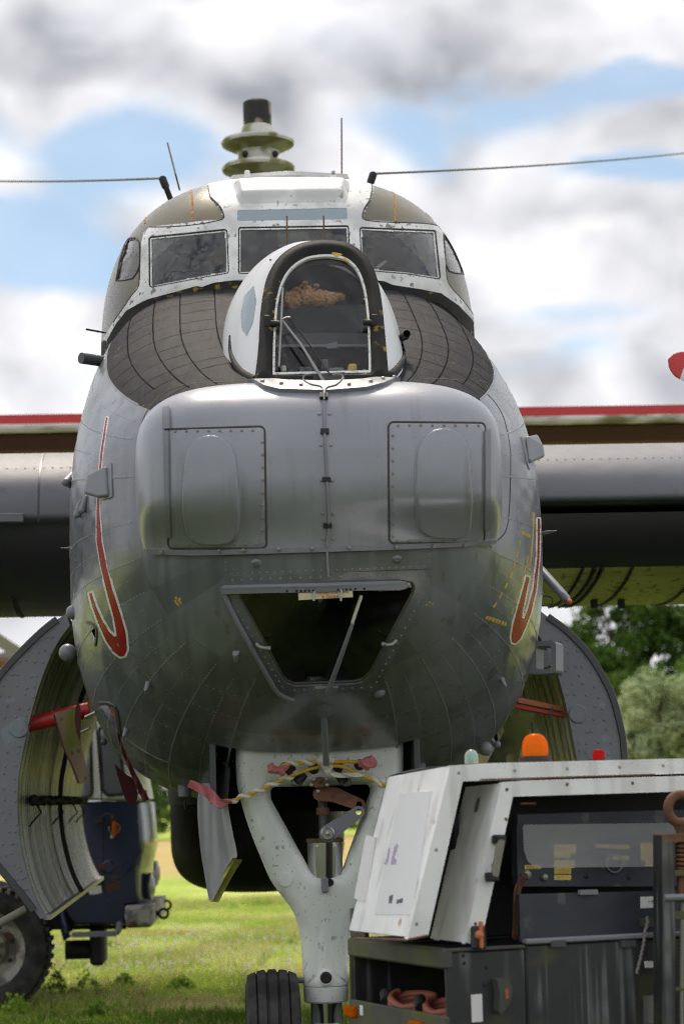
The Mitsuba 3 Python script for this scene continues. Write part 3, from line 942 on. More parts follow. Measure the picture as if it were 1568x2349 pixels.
flange = [(345, 1258), (450, 1262), (600, 1258), (750, 1254), (900, 1249), (1050, 1243), (1136, 1237), (1137, 1247), (1050, 1254), (900, 1261), (750, 1266), (600, 1270), (450, 1274), (350, 1271)]
add('lower_flange', drape(flange, BOX, -0.01, 0.007, 6), 'm_fit', gun, smooth=30)
add('flange_bolt', dots([(x, 1266 - .022 * (x - 360)) for x in (375, 505, 560, 640, 715, 800, 905, 990, 1060, 1120)], BOX, 0.010, 0.012, 0.012), 'm_screw', gun, smooth=50, stuff=True)
rim = [(318, 1180), (316, 1050), (326, 970), (350, 925), (392, 893), (440, 880), (560, 875)]
rimR = [(1166, 1180), (1170, 1050), (1158, 970), (1132, 920), (1092, 889), (1040, 871), (960, 868)]
for l in (rim, [(318, 1180), (325, 1225), (350, 1258)], rimR, [(1166, 1180), (1160, 1215), (1140, 1240)]):
    add('rim_sealant', strip(l, FUS, 0.005, 0.002), 'm_grime', gun, smooth=40)
cab = smooth_line([(743, 925), (744, 985), (748, 1080), (752, 1160), (753, 1200), (749, 1255)], 6)
cP, cN = BOX(cab)
add('centre_conduit', tube(cP + cN * 0.010, 0.0068, 8), 'm_fit', gun, smooth=60, label='thin vertical conduit down the middle of the gun housing')
sc2 = [(x0 + s_ * 12, y) for (x0, y) in ((744, 950), (747, 1021), (749, 1102), (752, 1179), (753, 1236)) for s_ in (-1, 1)]
add('conduit_screw', dots(sc2, BOX, 0.009, 0.009), 'm_screw', gun, smooth=50, stuff=True)
for y in (912, 991, 1100, 1205):
    add('conduit_clip', drape([(735 + (y - 990) * .03, y - 5), (754 + (y - 990) * .03, y - 5), (754 + (y - 990) * .03, y + 5), (735 + (y - 990) * .03, y + 5)], BOX, 0, 0.018, 8), 'm_black', gun)
# front panel between housing and window
fl2 = [(516, 1277), (985, 1258), (988, 1304), (513, 1322)]
add('brow_panel', drape(fl2, FUS, -0.004, 0.006, 8), 'm_grey', AIR, smooth=40)
for c in ((588, 1291), (909, 1282)):
    add('round_blister', domes(*[a[None] for a in FUS(np.array(c, float))], 0.028, 0.016), 'm_grey', AIR, smooth=60)
cP, cN = FUS(smooth_line([(749, 1258), (750, 1290), (752, 1322)], 5))
add('lower_conduit', tube(cP + cN * 0.022, 0.006, 8), 'm_fit', AIR, smooth=60)
add('brow_rivet', rivets([[(522, 1316), (750, 1307), (980, 1298)], [(519, 1280), (518, 1318)], [(982, 1262), (984, 1300)]], FUS, 0.035, 0.004, 0.004, 0.006), 'm_rivet', AIR, smooth=50, stuff=True)

nbp = inv_ac(fus(1.28, np.linspace(-np.pi, np.pi, 60)[:-1]))[:, 1:]
add('nose_blackout', prism(Polygon(nbp).buffer(-.03), np.stack([A_rt, UPZ, -A_ax], 1), NOSE + A_ax * 1.28, -.01, .01), 'm_inside', AIR)  # added black disc, keeps sky from showing through the nose glass
# ------------------------------------------------ bomb aimer's window
outer = rpoly([(513, 1320), (983, 1306), (985, 1350), (967, 1376), (862, 1580), (760, 1586), (678, 1588), (636, 1588), (540, 1412), (514, 1382)], 8)
glassP = rpoly([(545, 1361), (922, 1329), (944, 1333), (949, 1347), (946, 1360), (851, 1541), (831, 1560), (812, 1565), (675, 1570), (656, 1562), (645, 1548)], 8)
nw = add('nose_window', drape(outer.difference(glassP), FUS, -0.01, 0.012, 6), 'm_grey', AIR, smooth=30, label='trapezoid window frame low on the nose with dark glass')
add('pane', drape(glassP.buffer(4), FUS, 0, -0.003, 14, sheet=True), 'm_glass', nw, smooth=30)
add('seal', drape(glassP.buffer(1).difference(glassP.buffer(-3)), FUS, -0.004, 0.004, 5), 'm_gmoss', nw, smooth=30)
add('frame_screw', rivets([[(525, 1330), (975, 1316)], [(531, 1372), (650, 1575)], [(972, 1350), (858, 1566)], [(665, 1579), (850, 1572)]], FUS, 0.045, 0.006, 0.006, 0.012, smooth=False), 'm_fit', nw, smooth=50, stuff=True)
add('top_rail', cat(strip([(516, 1350), (918, 1339)], FUS, 0.017, 0.045, 10, lift=.004), strip([(516, 1343), (918, 1332)], FUS, 0.004, 0.052, 10)), 'm_fit', nw, smooth=30, label='pale slotted rail across the top of the nose window')
add('rail_hole', dots([(x, 1351.5 - .027 * (x - 540)) for x in (661, 682, 691, 700, 709, 718, 1e9) if x < 1e8] + [(x, 1351 - .027 * (x - 540)) for x in (772, 781, 790, 799, 809, 829)], FUS, 0.006, 0.002, .050), 'm_black', nw, stuff=True)
gp, gn = FUS(smooth_line([(520, 1362), (538, 1402), (580, 1480), (620, 1552), (636, 1578), (652, 1589), (674, 1597)], 6))
add('side_tube', tube(gp + gn * 0.022, 0.012, 10), 'm_fit', nw, smooth=60)
for l in ([(589, 1470), (600, 1474), (622, 1470)], [(905, 1462), (892, 1468), (870, 1461)]):
    hp, hn = FUS(smooth_line(l, 4))
    add('handle', tube(hp + hn * np.linspace(0.02, 0.05, len(hp))[:, None], 0.0095, 8), 'm_screw', nw, smooth=60)
wp, wn = FUS(rline([(826, 1363), (803, 1432), (750, 1580)], 8))
add('wiper_blade', tube(wp[:9] + wn[:9] * 0.02, 0.008, 6), 'm_tape', nw, smooth=60)
add('wiper_arm', tube(wp[8:] + wn[8:] * 0.026, np.linspace(0.009, 0.014, len(wp) - 8), 8), 'm_fit', nw, smooth=60)
add('wiper_pivot', drape([(722, 1570), (775, 1568), (772, 1582), (758, 1590), (740, 1590), (724, 1582)], FUS, 0, 0.024, 6), 'm_fit', nw)
sp = Plane(inv_ac(FUS(np.array([746., 1368]))[0])[0] - 0.05)
sgn = [(684, 1361), (808, 1355), (809, 1370), (684, 1377)]
sg = add('nose_plaque', vprism(sgn, sp, -0.003, 0.003), 'm_plate', nw, label='small cream plaque lettered What the Hell it Goes')
for txt, vx, vy, h in (('What the Hell', 727, 1364.5, 0.0145), ('it Goes !', 737, 1373.5, 0.0145)):
    tmh = meshkit.text_mesh(txt, h, 0.002, bold=True)
    P0 = sp(np.array([vx, vy], float))[0]
    q = A_rt * math.cos(0.04) + np.array([0, 0, 1]) * math.sin(0.04)
    B = np.stack([q, np.cross(-A_ax, q), -A_ax], 1)
    w_ = np.ptp(tmh.vertices[:, 0]); tmh.vertices[:, 0] *= (0.143 if len(txt) > 10 else 0.088) / w_
    add('lettering', place(tmh, B, P0 - A_ax * 0.0035), 'm_ink', nw)
for x in (721, 783):
    a_, b_ = sp(np.array([[x, 1345], [x - 2, 1380]], float))[0]
    add('plaque_clip', bar(a_ - A_ax * 0.012, b_ - A_ax * 0.012, 0.010, 0.004, up=tuple(A_ax)), 'm_steel', nw)
cp_, cn_ = FUS(np.array([870., 1590]))
add('drain_cap', domes(cp_[None], cn_[None], 0.030, 0.022), 'm_fit', AIR, smooth=60)
add('vent_scoop', drape([(532, 1493), (552, 1493), (549, 1513), (543, 1522), (536, 1513)], FUS, 0, lambda d: 0.02 * smooth01(d, 4), 3), 'm_fit', AIR, smooth=50)
# steady strut from the belly to the leg
a_ = FUS(np.array([743., 1622]))[0]; b_ = ats(748, 1752, 1.22)
add('steady_strut', tube(np.linspace(a_ + A_ax * 0.05, b_, 12), 0.0165, 12), 'm_fit', AIR, smooth=60, label='grey steady strut between belly and nose leg')
add('strut_base', drape([(728, 1620), (743, 1612), (760, 1620), (762, 1638), (745, 1646), (726, 1640)], FUS, -.002, 0.008, 6), 'm_grey', AIR)

# ------------------------------------------------ painted marks
redL = Polygon([(247.5, 958), (236.5, 1033), (229, 1106), (229, 1180), (234, 1241), (244, 1296), (258, 1351), (277, 1409), (289, 1453), (292, 1490), (286, 1504), (277, 1506), (262, 1495), (245, 1470), (228, 1432), (213, 1390), (206, 1362), (211, 1360), (221, 1392), (236, 1425),
                (250, 1448), (262, 1460), (269, 1458), (268, 1450), (262, 1415), (245, 1352), (232, 1297), (223, 1241), (223, 1180), (226, 1106), (232.5, 1033), (244.5, 958)])
redR = Polygon([(1206, 1322), (1190, 1380), (1176, 1430), (1171, 1462), (1174, 1474), (1180, 1476), (1192, 1464), (1203, 1440), (1216, 1405), (1228, 1352), (1235, 1275), (1236, 1190), (1232, 1190), (1231, 1275), (1222, 1350), (1210, 1395), (1201, 1419), (1195, 1418), (1197, 1400), (1212, 1325)])
for r_, w_ in ((redL, 5), (redR, 4.5)):
    bd_ = shapely.union_all([r_.buffer(2.6), r_.intersection(shapely.box(0, 1330, 1568, 1600)).buffer(w_).intersection(shapely.box(0, 1325, 1568, 1600))]) if r_ is redL else r_.buffer(3.6)
    add('stripe_border', drape(bd_, FUS, -0.001, 0.0022, 5), 'm_mark_white', AIR, smooth=50)
    add('hook_stripe', drape(r_, FUS, -0.001, 0.0040, 5), 'm_red', AIR, smooth=50, label='red hook shaped stripe edged in white')
yl = [strip([(1223, 1176), (1220, 1240), (1214, 1300)], FUS, 0.006, 0.0022, lift=.002)]
for l, k in (([(1192, 1240), (1183, 1280), (1168, 1326), (1146, 1368), (1124, 1403)], 7), ([(1210, 1275), (1192, 1345), (1168, 1418)], 6)):
    p_ = smooth_line(l, 1.0); n_ = len(p_)
    for i in range(k):
        yl.append(strip(p_[int(n_ * i / k):int(n_ * (i + .6) / k)], FUS, 0.004, 0.0022, lift=.002))
for l in ([(1194, 1223), (1216, 1231)], [(1114, 1416), (1162, 1434)]):
    p_ = rline(l, 1.0); k = 7; n_ = len(p_)
    for i in range(k):
        yl.append(strip(p_[int(n_ * i / k):max(int(n_ * (i + .7) / k), int(n_ * i / k) + 2)], FUS, 0.010, 0.0022, lift=.002))
add('yellow_marking', cat(*yl), 'm_yellow', AIR, smooth=50, stuff=True, label='dashed yellow marking beside the right hook stripe')
add('yellow_lichen', dots([(404, 1372), (410, 1378), (405, 1384), (413, 1374), (409, 1388), (414, 1383), (402, 1379), (985, 1382), (992, 1385), (978, 1388)], FUS, .008, .002), 'm_yellow', AIR, smooth=50, stuff=True)

# ------------------------------------------------ torn openings
add('tear_lip', strip([(229, 1615), (240, 1613), (265, 1621), (270, 1642), (275, 1686)], FUS, 0.014, 0.008, 4), 'm_fit_dark', AIR, smooth=40)
add('tear_lip', strip([(200, 1428), (208, 1429), (222, 1446), (219, 1480)], FUS, 0.010, 0.006, 3), 'm_fit_dark', AIR, smooth=40)
add('cloth_lining', drape(Polygon(TEAR).buffer(5), FUS, -0.06, lambda d: -0.05 + 0.03 * smooth01(d, 10), 4), 'm_roseliner', AIR, smooth=60, label='faded rose cloth stuffed in a torn skin opening')
add('cavity_panel', drape(Polygon(SLIT).buffer(6), FUS, -0.12, -0.10, 5), 'm_black', AIR)

# ------------------------------------------------ canopy
CP, CN = can_grid(170, 300)
CANS = Surf(CP, CN)
cen = (CP[1:, 1:] + CP[:-1, :-1]) / 2
cv = proj(cen); front = (CN[1:, 1:] * (CAM - cen)).sum(-1) > 0
loc = inv_ac(cen)
pL = rpoly([(344, 546), (519, 528), (523, 625), (470, 634), (345, 658)], 5)
pC = rpoly([(549, 524), (797, 520), (801, 622), (549, 626)], 3)
pR = rpoly([(826, 524), (996, 531), (1007, 639), (935, 627), (831, 618)], 4)
pT = rpoly([(545, 484), (794, 479), (795, 503), (545, 507)], 3)
pSL = Polygon([(290, 552), (300, 547), (312, 547), (319, 556), (321, 600), (315, 622), (303, 638), (284, 642), (268, 643), (277, 596)])
pSR = Polygon([(1018, 540), (1024, 530), (1036, 531), (1051, 545), (1060, 590), (1068, 627), (1045, 626), (1030, 621), (1022, 606)])
WH = Polygon([(470, 395), (481, 440), (480, 448), (492, 462), (507, 480), (513, 500), (508, 504), (345, 521), (331, 534), (325, 560), (323, 640), (321, 652), (300, 682), (262, 738), (238, 778), (246, 782), (268, 742), (292, 712), (330, 691), (345, 685), (420, 665),
              (452, 656), (462, 659), (490, 649), (545, 642), (660, 640), (800, 638), (880, 645), (900, 654), (960, 663), (1010, 673), (1050, 701), (1085, 737), (1103, 760), (1108, 752), (1062, 694), (1030, 655), (1022, 640), (1019, 600), (1012, 533), (1000, 517), (835, 505), (831, 498),
              (837, 478), (850, 455), (855, 430), (851, 390)])
hole = np.zeros(cv.shape[:2], bool)
for h in (pL, pC, pR, pT, pSL, pSR):
    hole |= front & shapely.contains_xy(h.buffer(-1), cv[..., 0], cv[..., 1])
zc = np.array([1.0])
isw = (front & shapely.contains_xy(WH, cv[..., 0], cv[..., 1])) | (~front & (np.abs(loc[..., 1]) < 0.42) & (loc[..., 0] < 5.2) & (loc[..., 2] > 5.0)) | ((np.abs(loc[..., 1] - .03) < 0.40) & (loc[..., 2] > 5.36) & (loc[..., 0] < 5.2))
KH = shapely.union_all([Polygon([(323, 630), (321, 652), (300, 683), (262, 739), (236, 782), (150, 800), (150, 630)]), Polygon([(1019, 610), (1022, 640), (1030, 656), (1062, 694), (1108, 753), (1112, 765), (1200, 780), (1200, 600)])])
below = front & (cv[..., 1] > 640) & ~isw & ~shapely.contains_xy(KH, cv[..., 0], cv[..., 1])
sel = {'canopy_perspex': ~hole & ~isw & ~below, 'canopy_base': ~hole & below & ~isw, 'canopy_frame': ~hole & isw}
cvid = np.arange(CP.shape[0] * CP.shape[1]).reshape(CP.shape[:2])
for nm, m in sel.items():
    i, j = np.nonzero(m)
    q = np.stack([cvid[i, j], cvid[i, j + 1], cvid[i + 1, j + 1], cvid[i + 1, j]], 1)
    u, inv = np.unique(q, return_inverse=True); q = inv.reshape(q.shape)
    me = trimesh.Trimesh(CP.reshape(-1, 3)[u], np.vstack([q[:, [0, 2, 1]], q[:, [0, 3, 2]]]), process=False)
    sel[nm] = add(nm, me, {'canopy_perspex': 'm_khaki', 'canopy_base': 'm_band', 'canopy_frame': 'm_white'}[nm], AIR, smooth=True,
                  label={'canopy_perspex': 'khaki tinted perspex roof of the cockpit canopy', 'canopy_frame': 'white painted cockpit canopy frame'}.get(nm))
cf = sel['canopy_frame']
fr = WH.difference(shapely.union_all([h.buffer(3) for h in (pL, pC, pR)] + [pT.buffer(1)]))
add('windscreen_frame', drape(fr, CANS, -0.004, 0.006, 6), 'm_white', cf, smooth=40)
for h, nm in ((pL, 'left'), (pC, 'centre'), (pR, 'right'), (pT, 'narrow upper'), (pSL, 'left side'), (pSR, 'right side')):
    me = drape(h.buffer(3), CANS, 0, .003 if 'upper' in nm else -0.006, 12, sheet=True)
    v2 = proj(me.vertices); lo, hi_ = v2.min(0), v2.max(0)
    side = 'side' in nm
    add('window_pane', me, 'm_blue_gloss' if 'upper' in nm else 'm_glass' if not side else 'm_sidepane', cf, smooth=True, uv=(v2 - lo) / (hi_ - lo), label=f'{nm} cockpit window pane')
    add('window_seal', drape(h.buffer(4 if not side else 2.5).difference(h), CANS, -0.008, 0.0015 if not side else .004, 4), 'm_seal', cf, smooth=30)
    if not side and 'upper' not in nm:
        add('inner_bead', drape(h.buffer(0.5).difference(h.buffer(-2.2)), CANS, -0.008, -0.001, 4), 'm_white', cf, smooth=30)
fl = [[(333, 545), (334, 655)], [(534, 510), (536, 640)], [(812, 510), (816, 600)], [(1003, 530), (1017, 645)], [(345, 533), (520, 516)], [(545, 514), (800, 511)], [(830, 513), (995, 522)],
      [(335, 676), (500, 640)], [(545, 634), (600, 633)], [(880, 638), (1010, 660)], [(320, 672), (255, 755)], [(1030, 672), (1095, 745)], [(545, 473), (800, 470)]]
add('frame_rivet', rivets(fl, CANS, 0.05, 0.006, 0.004, 0.006, smooth=False), 'm_white', cf, smooth=50, stuff=True)
hump = [(548, 470), (541, 458), (538, 440), (530, 425), (537, 416), (560, 412), (660, 410), (780, 410), (797, 414), (803, 424), (800, 440), (798, 456), (792, 466)]
add('roof_hump', drape(Polygon(hump), CANS, -0.01, lambda d: 0.004 + 0.045 * smooth01(d, 16), 4), 'm_white', cf, smooth=60)
for x in (567, 764):
    P_, N_ = CANS(np.array([x, 413.]))
    add('hatch_hinge', place(cbox((0.032, 0.03, 0.05), 0.006), np.stack([A_rt, A_ax, np.array([0, 0, 1.])], 1), P_ + np.array([0, 0, .035])), 'm_white', cf)
hz = [ac(s_, t_, 5.452) for s_, t_ in ((4.15, -.36), (3.75, -.30), (3.68, .0), (3.75, .36), (4.15, .42), (5, .42), (5, -.36))]
hp2 = Polygon([(-.38, 4.2), (-.30, 3.78), (0, 3.70), (.36, 3.78), (.44, 4.2), (.44, 5), (-.38, 5)])
add('roof_hatch', prism(hp2.buffer(.03), np.stack([A_rt, A_ax, np.array([0, 0, 1.])], 1), NOSE, 5.425, 5.452), 'm_white', cf)
for l, mm in (([(437, 434), (441, 460), (441, 505)], 'm_canvas'), ([(901, 434), (905, 460), (907, 508)], 'm_canvas'), ([(988, 474), (992, 495), (990, 512)], 'm_canvas'), ([(331, 497), (333, 512)], 'm_canvas')):
    add('perspex_joint', strip(l, CANS, 0.008, 0.003), 'm_foam', sel['canopy_perspex'], smooth=50)
kl = [[(478, 426), (482, 450), (494, 463), (509, 482), (514, 500), (508, 505), (345, 522)], [(853, 424), (848, 456), (834, 482), (830, 500), (838, 506), (1000, 518), (1010, 530)], [(322, 560), (321, 650), (300, 683), (262, 739)], [(1020, 610), (1023, 640), (1062, 693), (1100, 742)]]
add('perspex_seal', cat(*[strip(l, CANS, 0.005, 0.0075, 4) for l in kl]), 'm_seal', sel['canopy_perspex'], smooth=50, stuff=True)
# black band round the canopy foot, on the deck
bandL = [(500, 652), (420, 668), (345, 689), (292, 718), (262, 752), (246, 785)]
bandR = [(880, 648), (960, 668), (1010, 677), (1048, 704), (1082, 740), (1102, 764)]
def band(l, w):
    p = smooth_line(l, 8); t = np.gradient(p, axis=0); t /= np.linalg.norm(t, axis=1, keepdims=True)
    nrm = np.stack([-t[:, 1], t[:, 0]], 1); nrm *= np.sign(nrm[:, 1].mean())
    return np.vstack([p - nrm * 4, (p + nrm * w[:, None])[::-1]]) if hasattr(w, '__len__') else np.vstack([p - nrm * 4, (p + nrm * w)[::-1]])
for l in (bandL, bandR):
    add('foot_band', drape(Polygon(band(l, 20)).buffer(0), CANS, -0.006, 0.004, 6), 'm_band', AIR, smooth=50)
# cockpit inside
B3 = np.stack([A_rt, A_ax, np.array([0, 0, 1.])], 1)
bh = inv_ac(np.stack([can_pt(a, e) for a in (1.62,) for e in np.linspace(-.2, 1.5, 14)]))
bhp = np.vstack([np.c_[.93 * (bh[:, 1] - .03) + .03, 4.2 + (bh[:, 2] - 4.2) * .96], np.c_[.03 - .93 * (bh[::-1, 1] - .03), 4.2 + (bh[::-1, 2] - 4.2) * .96]])
add('cockpit_bulkhead', prism(Polygon(bhp), np.stack([A_rt, UPZ, -A_ax], 1), NOSE + A_ax * 4.5, -.02, .02), 'm_cockpit', AIR)
add('cockpit_floor', place(cbox((1.7, 1.6, 0.04), .005), B3, ac(3.8, 0, 4.16)), 'm_inside', AIR)
add('coaming', place(cbox((1.5, 0.3, 0.2), .05), B3, ac(3.34, 0.03, 4.44)), 'm_inside', AIR)
for t_ in (-.52, .5):
    me = tm(m3.Manifold.batch_hull([m3.Manifold.sphere(.07, 16).translate(v) for v in ([-.2, 0, 0], [.2, 0, 0], [-.17, .12, .62], [.17, .12, .62])]))
    add('pilot_seat', place(me, B3, ac(4.05, t_, 4.25)), 'm_inside', AIR, smooth=60)
    P_ = ac(3.55, t_, 4.58)
    add('control_yoke', torus(P_, A_ax + np.array([0, 0, .4]), .14, .016, a0=-.3, a1=3.44, x=A_rt), 'm_fit_dark', AIR, smooth=60)
yb = ats(672, 548, 3.45)
add('compass_mount', cat(place(cbox((.19, .06, .10), .02), B3, yb), tube(np.array([yb + A_rt * -.06 + [0, 0, -.01], yb + [0, 0, -.09], yb + [0, 0, -.16]]), .012, 8), tube(np.array([yb + A_rt * .06 + [0, 0, -.01], yb + [0, 0, -.09]]), .012, 8)), 'm_pale', AIR, label='pale green compass bracket behind the centre windscreen')
tl = ats(np.array([850., 900, 938]), np.array([541., 541, 537]), 3.5)
add('lamp_tube', tube(tl, .014, 8), 'm_mark_white', AIR, smooth=60)
add('paper_chart', vprism([(862, 612), (868, 606), (884, 596), (888, 600), (872, 612), (864, 622)], Plane(3.4), 0, .004), 'm_tape', AIR)

# ------------------------------------------------ roof aerials
def whip(a, b, r, mat, nm='whip_aerial', lab=None, s=3.9):
    add(nm, tube(np.linspace(ats(*a, s), ats(*b, s), 6), r, 6), mat, AIR, smooth=60, label=lab)


whip((412, 436), (384, 327), .006, 'm_mossy', lab='leaning rusty whip aerial on the left of the canopy', s=4.3)
whip((783.5, 410), (783, 270), .0055, 'm_rust', lab='tall upright rusty whip aerial above the canopy', s=4.4)
whip((658, 600), (658, 495), .005, 'm_rust', 'thin_rod', s=2.55)
whip((743, 575), (742, 495), .005, 'm_rust', 'thin_rod', s=2.55)
wend = {-1: ats(-260, 399, 17), 1: ats(1760, 326, 17)}
for a, b, k, lab in (((387, 446), (372, 408), -1, 'left'), ((850, 416), (856, 398), 1, 'right')):
    pa, pb = ats(*a, 4.6), ats(*b, 4.6)
    d_ = (pb - pa) / np.linalg.norm(pb - pa)
    ms = add('aerial_mast', tube(np.array([pa - d_ * .1, pb - d_ * .05]), .019, 10), 'm_band', AIR, smooth=60, label=f'short black aerial mast on the {lab} of the canopy')
    add('mast_cap', tube(np.array([pb - d_ * .075, pb - d_ * .06, pb, pb + d_ * .012]), [.02, .026, .026, .015], 12), 'm_black', ms, smooth=60)
    u_ = np.linspace(0, 1, 20)[:, None]
    w3 = pb * (1 - u_) + wend[k] * u_
    w3[:, 2] -= 0.05 * 4 * (u_ * (1 - u_))[:, 0]
    add('aerial_wire', tube(w3, .0085, 6, caps=False), 'm_fit_dark', AIR, smooth=60, label=f'thin wire aerial running off to the {lab}')
# mushroom aerial dome
sd = 9.1
dc = lambda y: ats(593 - (320 - y) * 0.004, y, sd)
k_ = (sd + 10.5) / FOC * 1.005
prof = [(52, 440), (50, 405), (84, 390), (86, 384), (82, 379), (56, 370), (47, 366), (46.5, 350), (50, 345), (84, 328), (86, 322), (83, 317), (56, 309), (42, 305), (40, 296), (37, 286), (34, 283), (33, 282), (33, 226), (28, 222.5), (0, 222)]
o_ = dc(440.)
ah = AIR
for i0, i1, nm, mt in ((1, 3, 'disc_underside', 'm_underside'), (2, 6, 'aerial_disc', 'm_dome'), (5, 9, 'aerial_housing', 'm_dome'), (8, 10, 'disc_underside', 'm_underside'), (9, 13, 'aerial_disc', 'm_dome'), (12, 18, 'aerial_collar', 'm_dome')):
    add(nm, lathe([(r * k_, (440 - y) * k_) for r, y in prof[i0:i1]], o_, [0, 0, 1], 44), mt, AIR, smooth=22, label='weathered white twin disc aerial housing streaked with algae' if nm == 'aerial_housing' else None)
add('aerial_cap', lathe([(r * k_, (440 - y) * k_) for r, y in prof[17:]], o_, [0, 0, 1], 32), 'm_mossy', AIR, smooth=40, label='mossy brown cylinder on top of the aerial housing')
hd = []
for x in (562, 630):
    c_ = ats(x, 356, sd - .15)
    hd.append(domes(ats(x, 356, sd - 0.155 if x < 600 else sd - .13)[None] - 0.04 * A_ax, (-A_ax + A_rt * (-.7 if x < 600 else .75))[None] / 1.22, 9 * k_, .03))
add('housing_port', cat(*hd), 'm_black', AIR, smooth=60, stuff=True)
# ------------------------------------------------ gunner's cupola
def cup_sec(v):
    I = lambda a: float(PchipInterpolator([0, .22, .5, .75, 1.0], a)(v))
    return I([.452, .80, 1.25, 1.9, 2.9]), I([.304, .412, .455, .44, .25]), I([3.47, 3.60, 3.80, 4.05, 4.40]), I([4.36, 4.42, 4.45, 4.48, 4.52]), I([.76, .52, .30, .1, 0]), I([.045, .03, .02, .02, .02])


def cup_pt(v, a):                        # a: 0 left foot .. pi right foot
    s0, w, z0, z1, k, t0 = cup_sec(v)
    n = float(np.interp(v, [0, .08, .3, 1], [2.75, 2.6, 2.15, 2.1]))
    c, s_ = -np.cos(a), np.sin(a)
    rho = (np.abs(c) ** n + np.abs(s_) ** n) ** (-1 / n)
    z = z0 + (z1 - z0) * s_ * rho
    return ac(s0 + k * (z - z0), t0 + w * c * rho, z)


va = np.linspace(0, 1, 50); aa = np.linspace(0, np.pi, 90)
KP = np.stack([cup_pt(v, aa) for v in va])
KN = -grid_normals(KP)
if (KN[5, 45] * np.array([0, 0, 1])).sum() < 0: KN = -KN
CUP = Surf(KP, KN)
g = grid_mesh(KP)
if (g.face_normals[:, 2].mean()) < 0: g.invert()
cup = add('gun_cupola', g, 'm_bubble', AIR, smooth=True, label='clear blown side shell of the gunner cupola')
CPL = Plane(.42, .76, 3.47)
hv, ha = np.linspace(.03, .55, 12), np.radians(np.linspace(38, 142, 30))
HL = np.stack([cup_pt(v, ha) for v in hv]); HNn = -grid_normals(HL)
HNn *= np.sign(HNn[5, 15, 2])
add('shade_lining', grid_mesh(HL - HNn * .018), 'm_inside', cup, smooth=True)  # added black lining, makes the inside of the shell look unlit
arch = [(588, 874), (597, 800), (602, 720), (614, 648), (634, 606), (660, 580), (700, 562), (745, 556), (792, 562), (828, 585), (853, 622), (868, 680), (877, 760), (886, 872)]
A_ = np.vstack([arch[:1], smooth_line(arch[:], 6)[1:-1], arch[-1:]])
inn = [(627, 861), (628, 800), (632, 720), (640, 672), (655, 635), (680, 608), (712, 593), (747, 589), (785, 594), (812, 612), (830, 645), (840, 690), (846, 760), (848, 856)]
I_ = np.vstack([inn[:1], smooth_line(inn, 6)[1:-1], inn[-1:]])
innP = Polygon(I_)
add('front_frame', drape(Polygon(A_).buffer(5).difference(innP), CPL, -0.05, lambda d: 0.006 + 0.022 * smooth01(d, 16), 5), 'm_band', cup, smooth=50, label='black lichen spotted arch frame of the cupola')
add('pane', drape(innP.buffer(3), CPL, 0, 0.0, 16, sheet=True), 'm_glass_thin', cup, smooth=30)
add('white_bead', drape(innP.buffer(2.2).difference(innP.buffer(-3)), CPL, -0.004, 0.012, 4), 'm_mark_white', cup, smooth=30)
add('frame_rivet', dots([(604, 840), (606, 790), (610, 735), (617, 690), (870, 840), (868, 800), (864, 745), (620, 600), (850, 640)] + [(x, 868 - .01 * (x - 600)) for x in np.linspace(612, 870, 8)], CPL, .006, .006, .012), 'm_fit_dark', cup, smooth=50, stuff=True)
lich = [(773, 584), (766, 583), (779, 586), (771, 590), (790, 598), (796, 602), (640, 650), (632, 690), (629, 735), (842, 735), (845, 770), (650, 624), (700, 577), (660, 868), (838, 862), (592, 862), (835, 690)]
add('yellow_lichen', domes(*[a for a in (lambda r: (r[0] + r[1] * .012, r[1]))(CPL(np.array(lich, float)))], np.array([.02, .015, .015, .014, .012, .009] + [.006] * 11), .004), 'm_yellow', cup, smooth=50, stuff=True)
# blue sky showing in the shell, painted as a patch; foot flange
add('shell_sky_patch', drape([(560, 680), (582, 655), (588, 690), (580, 740), (566, 770), (555, 755), (553, 720)], CUP, -.002, .003, 6), 'm_blue_gloss', cup, smooth=60)
foot = [(525, 770), (526, 800), (536, 832), (556, 858), (585, 874)]
footR = [(929, 770), (931, 800), (924, 826), (908, 852), (886, 869)]
for l, sg_ in ((foot, 1), (footR, -1)):
    p = smooth_line(l, 5); P_, N_ = CUP(p + np.array([sg_ * 3, 0]))
    add('foot_flange', tube(P_ + N_ * .004, np.linspace(.004, .026, len(P_)), 8), 'm_band', cup, smooth=60)
add('shell_seam', strip([(601, 800), (596, 830), (592, 870)], CUP, .006, .004), 'm_algae', cup, smooth=50)
pl = Plane(.30, .8, 3.47)
fl3 = [(568, 871), (590, 874), (660, 880), (745, 882), (830, 878), (893, 868), (918, 862), (912, 872), (880, 886), (840, 896), (745, 903), (640, 900), (605, 892)]
add('front_flange', drape(Polygon(fl3), BOX, -.02, .02, 8), 'm_fit', cup, smooth=30)
add('flange_screw', dots([(602, 884), (645, 889), (690, 892), (800, 891), (850, 884), (878, 878), (905, 868)], BOX, .011, .012, .02), 'm_screw', cup, smooth=50, stuff=True)
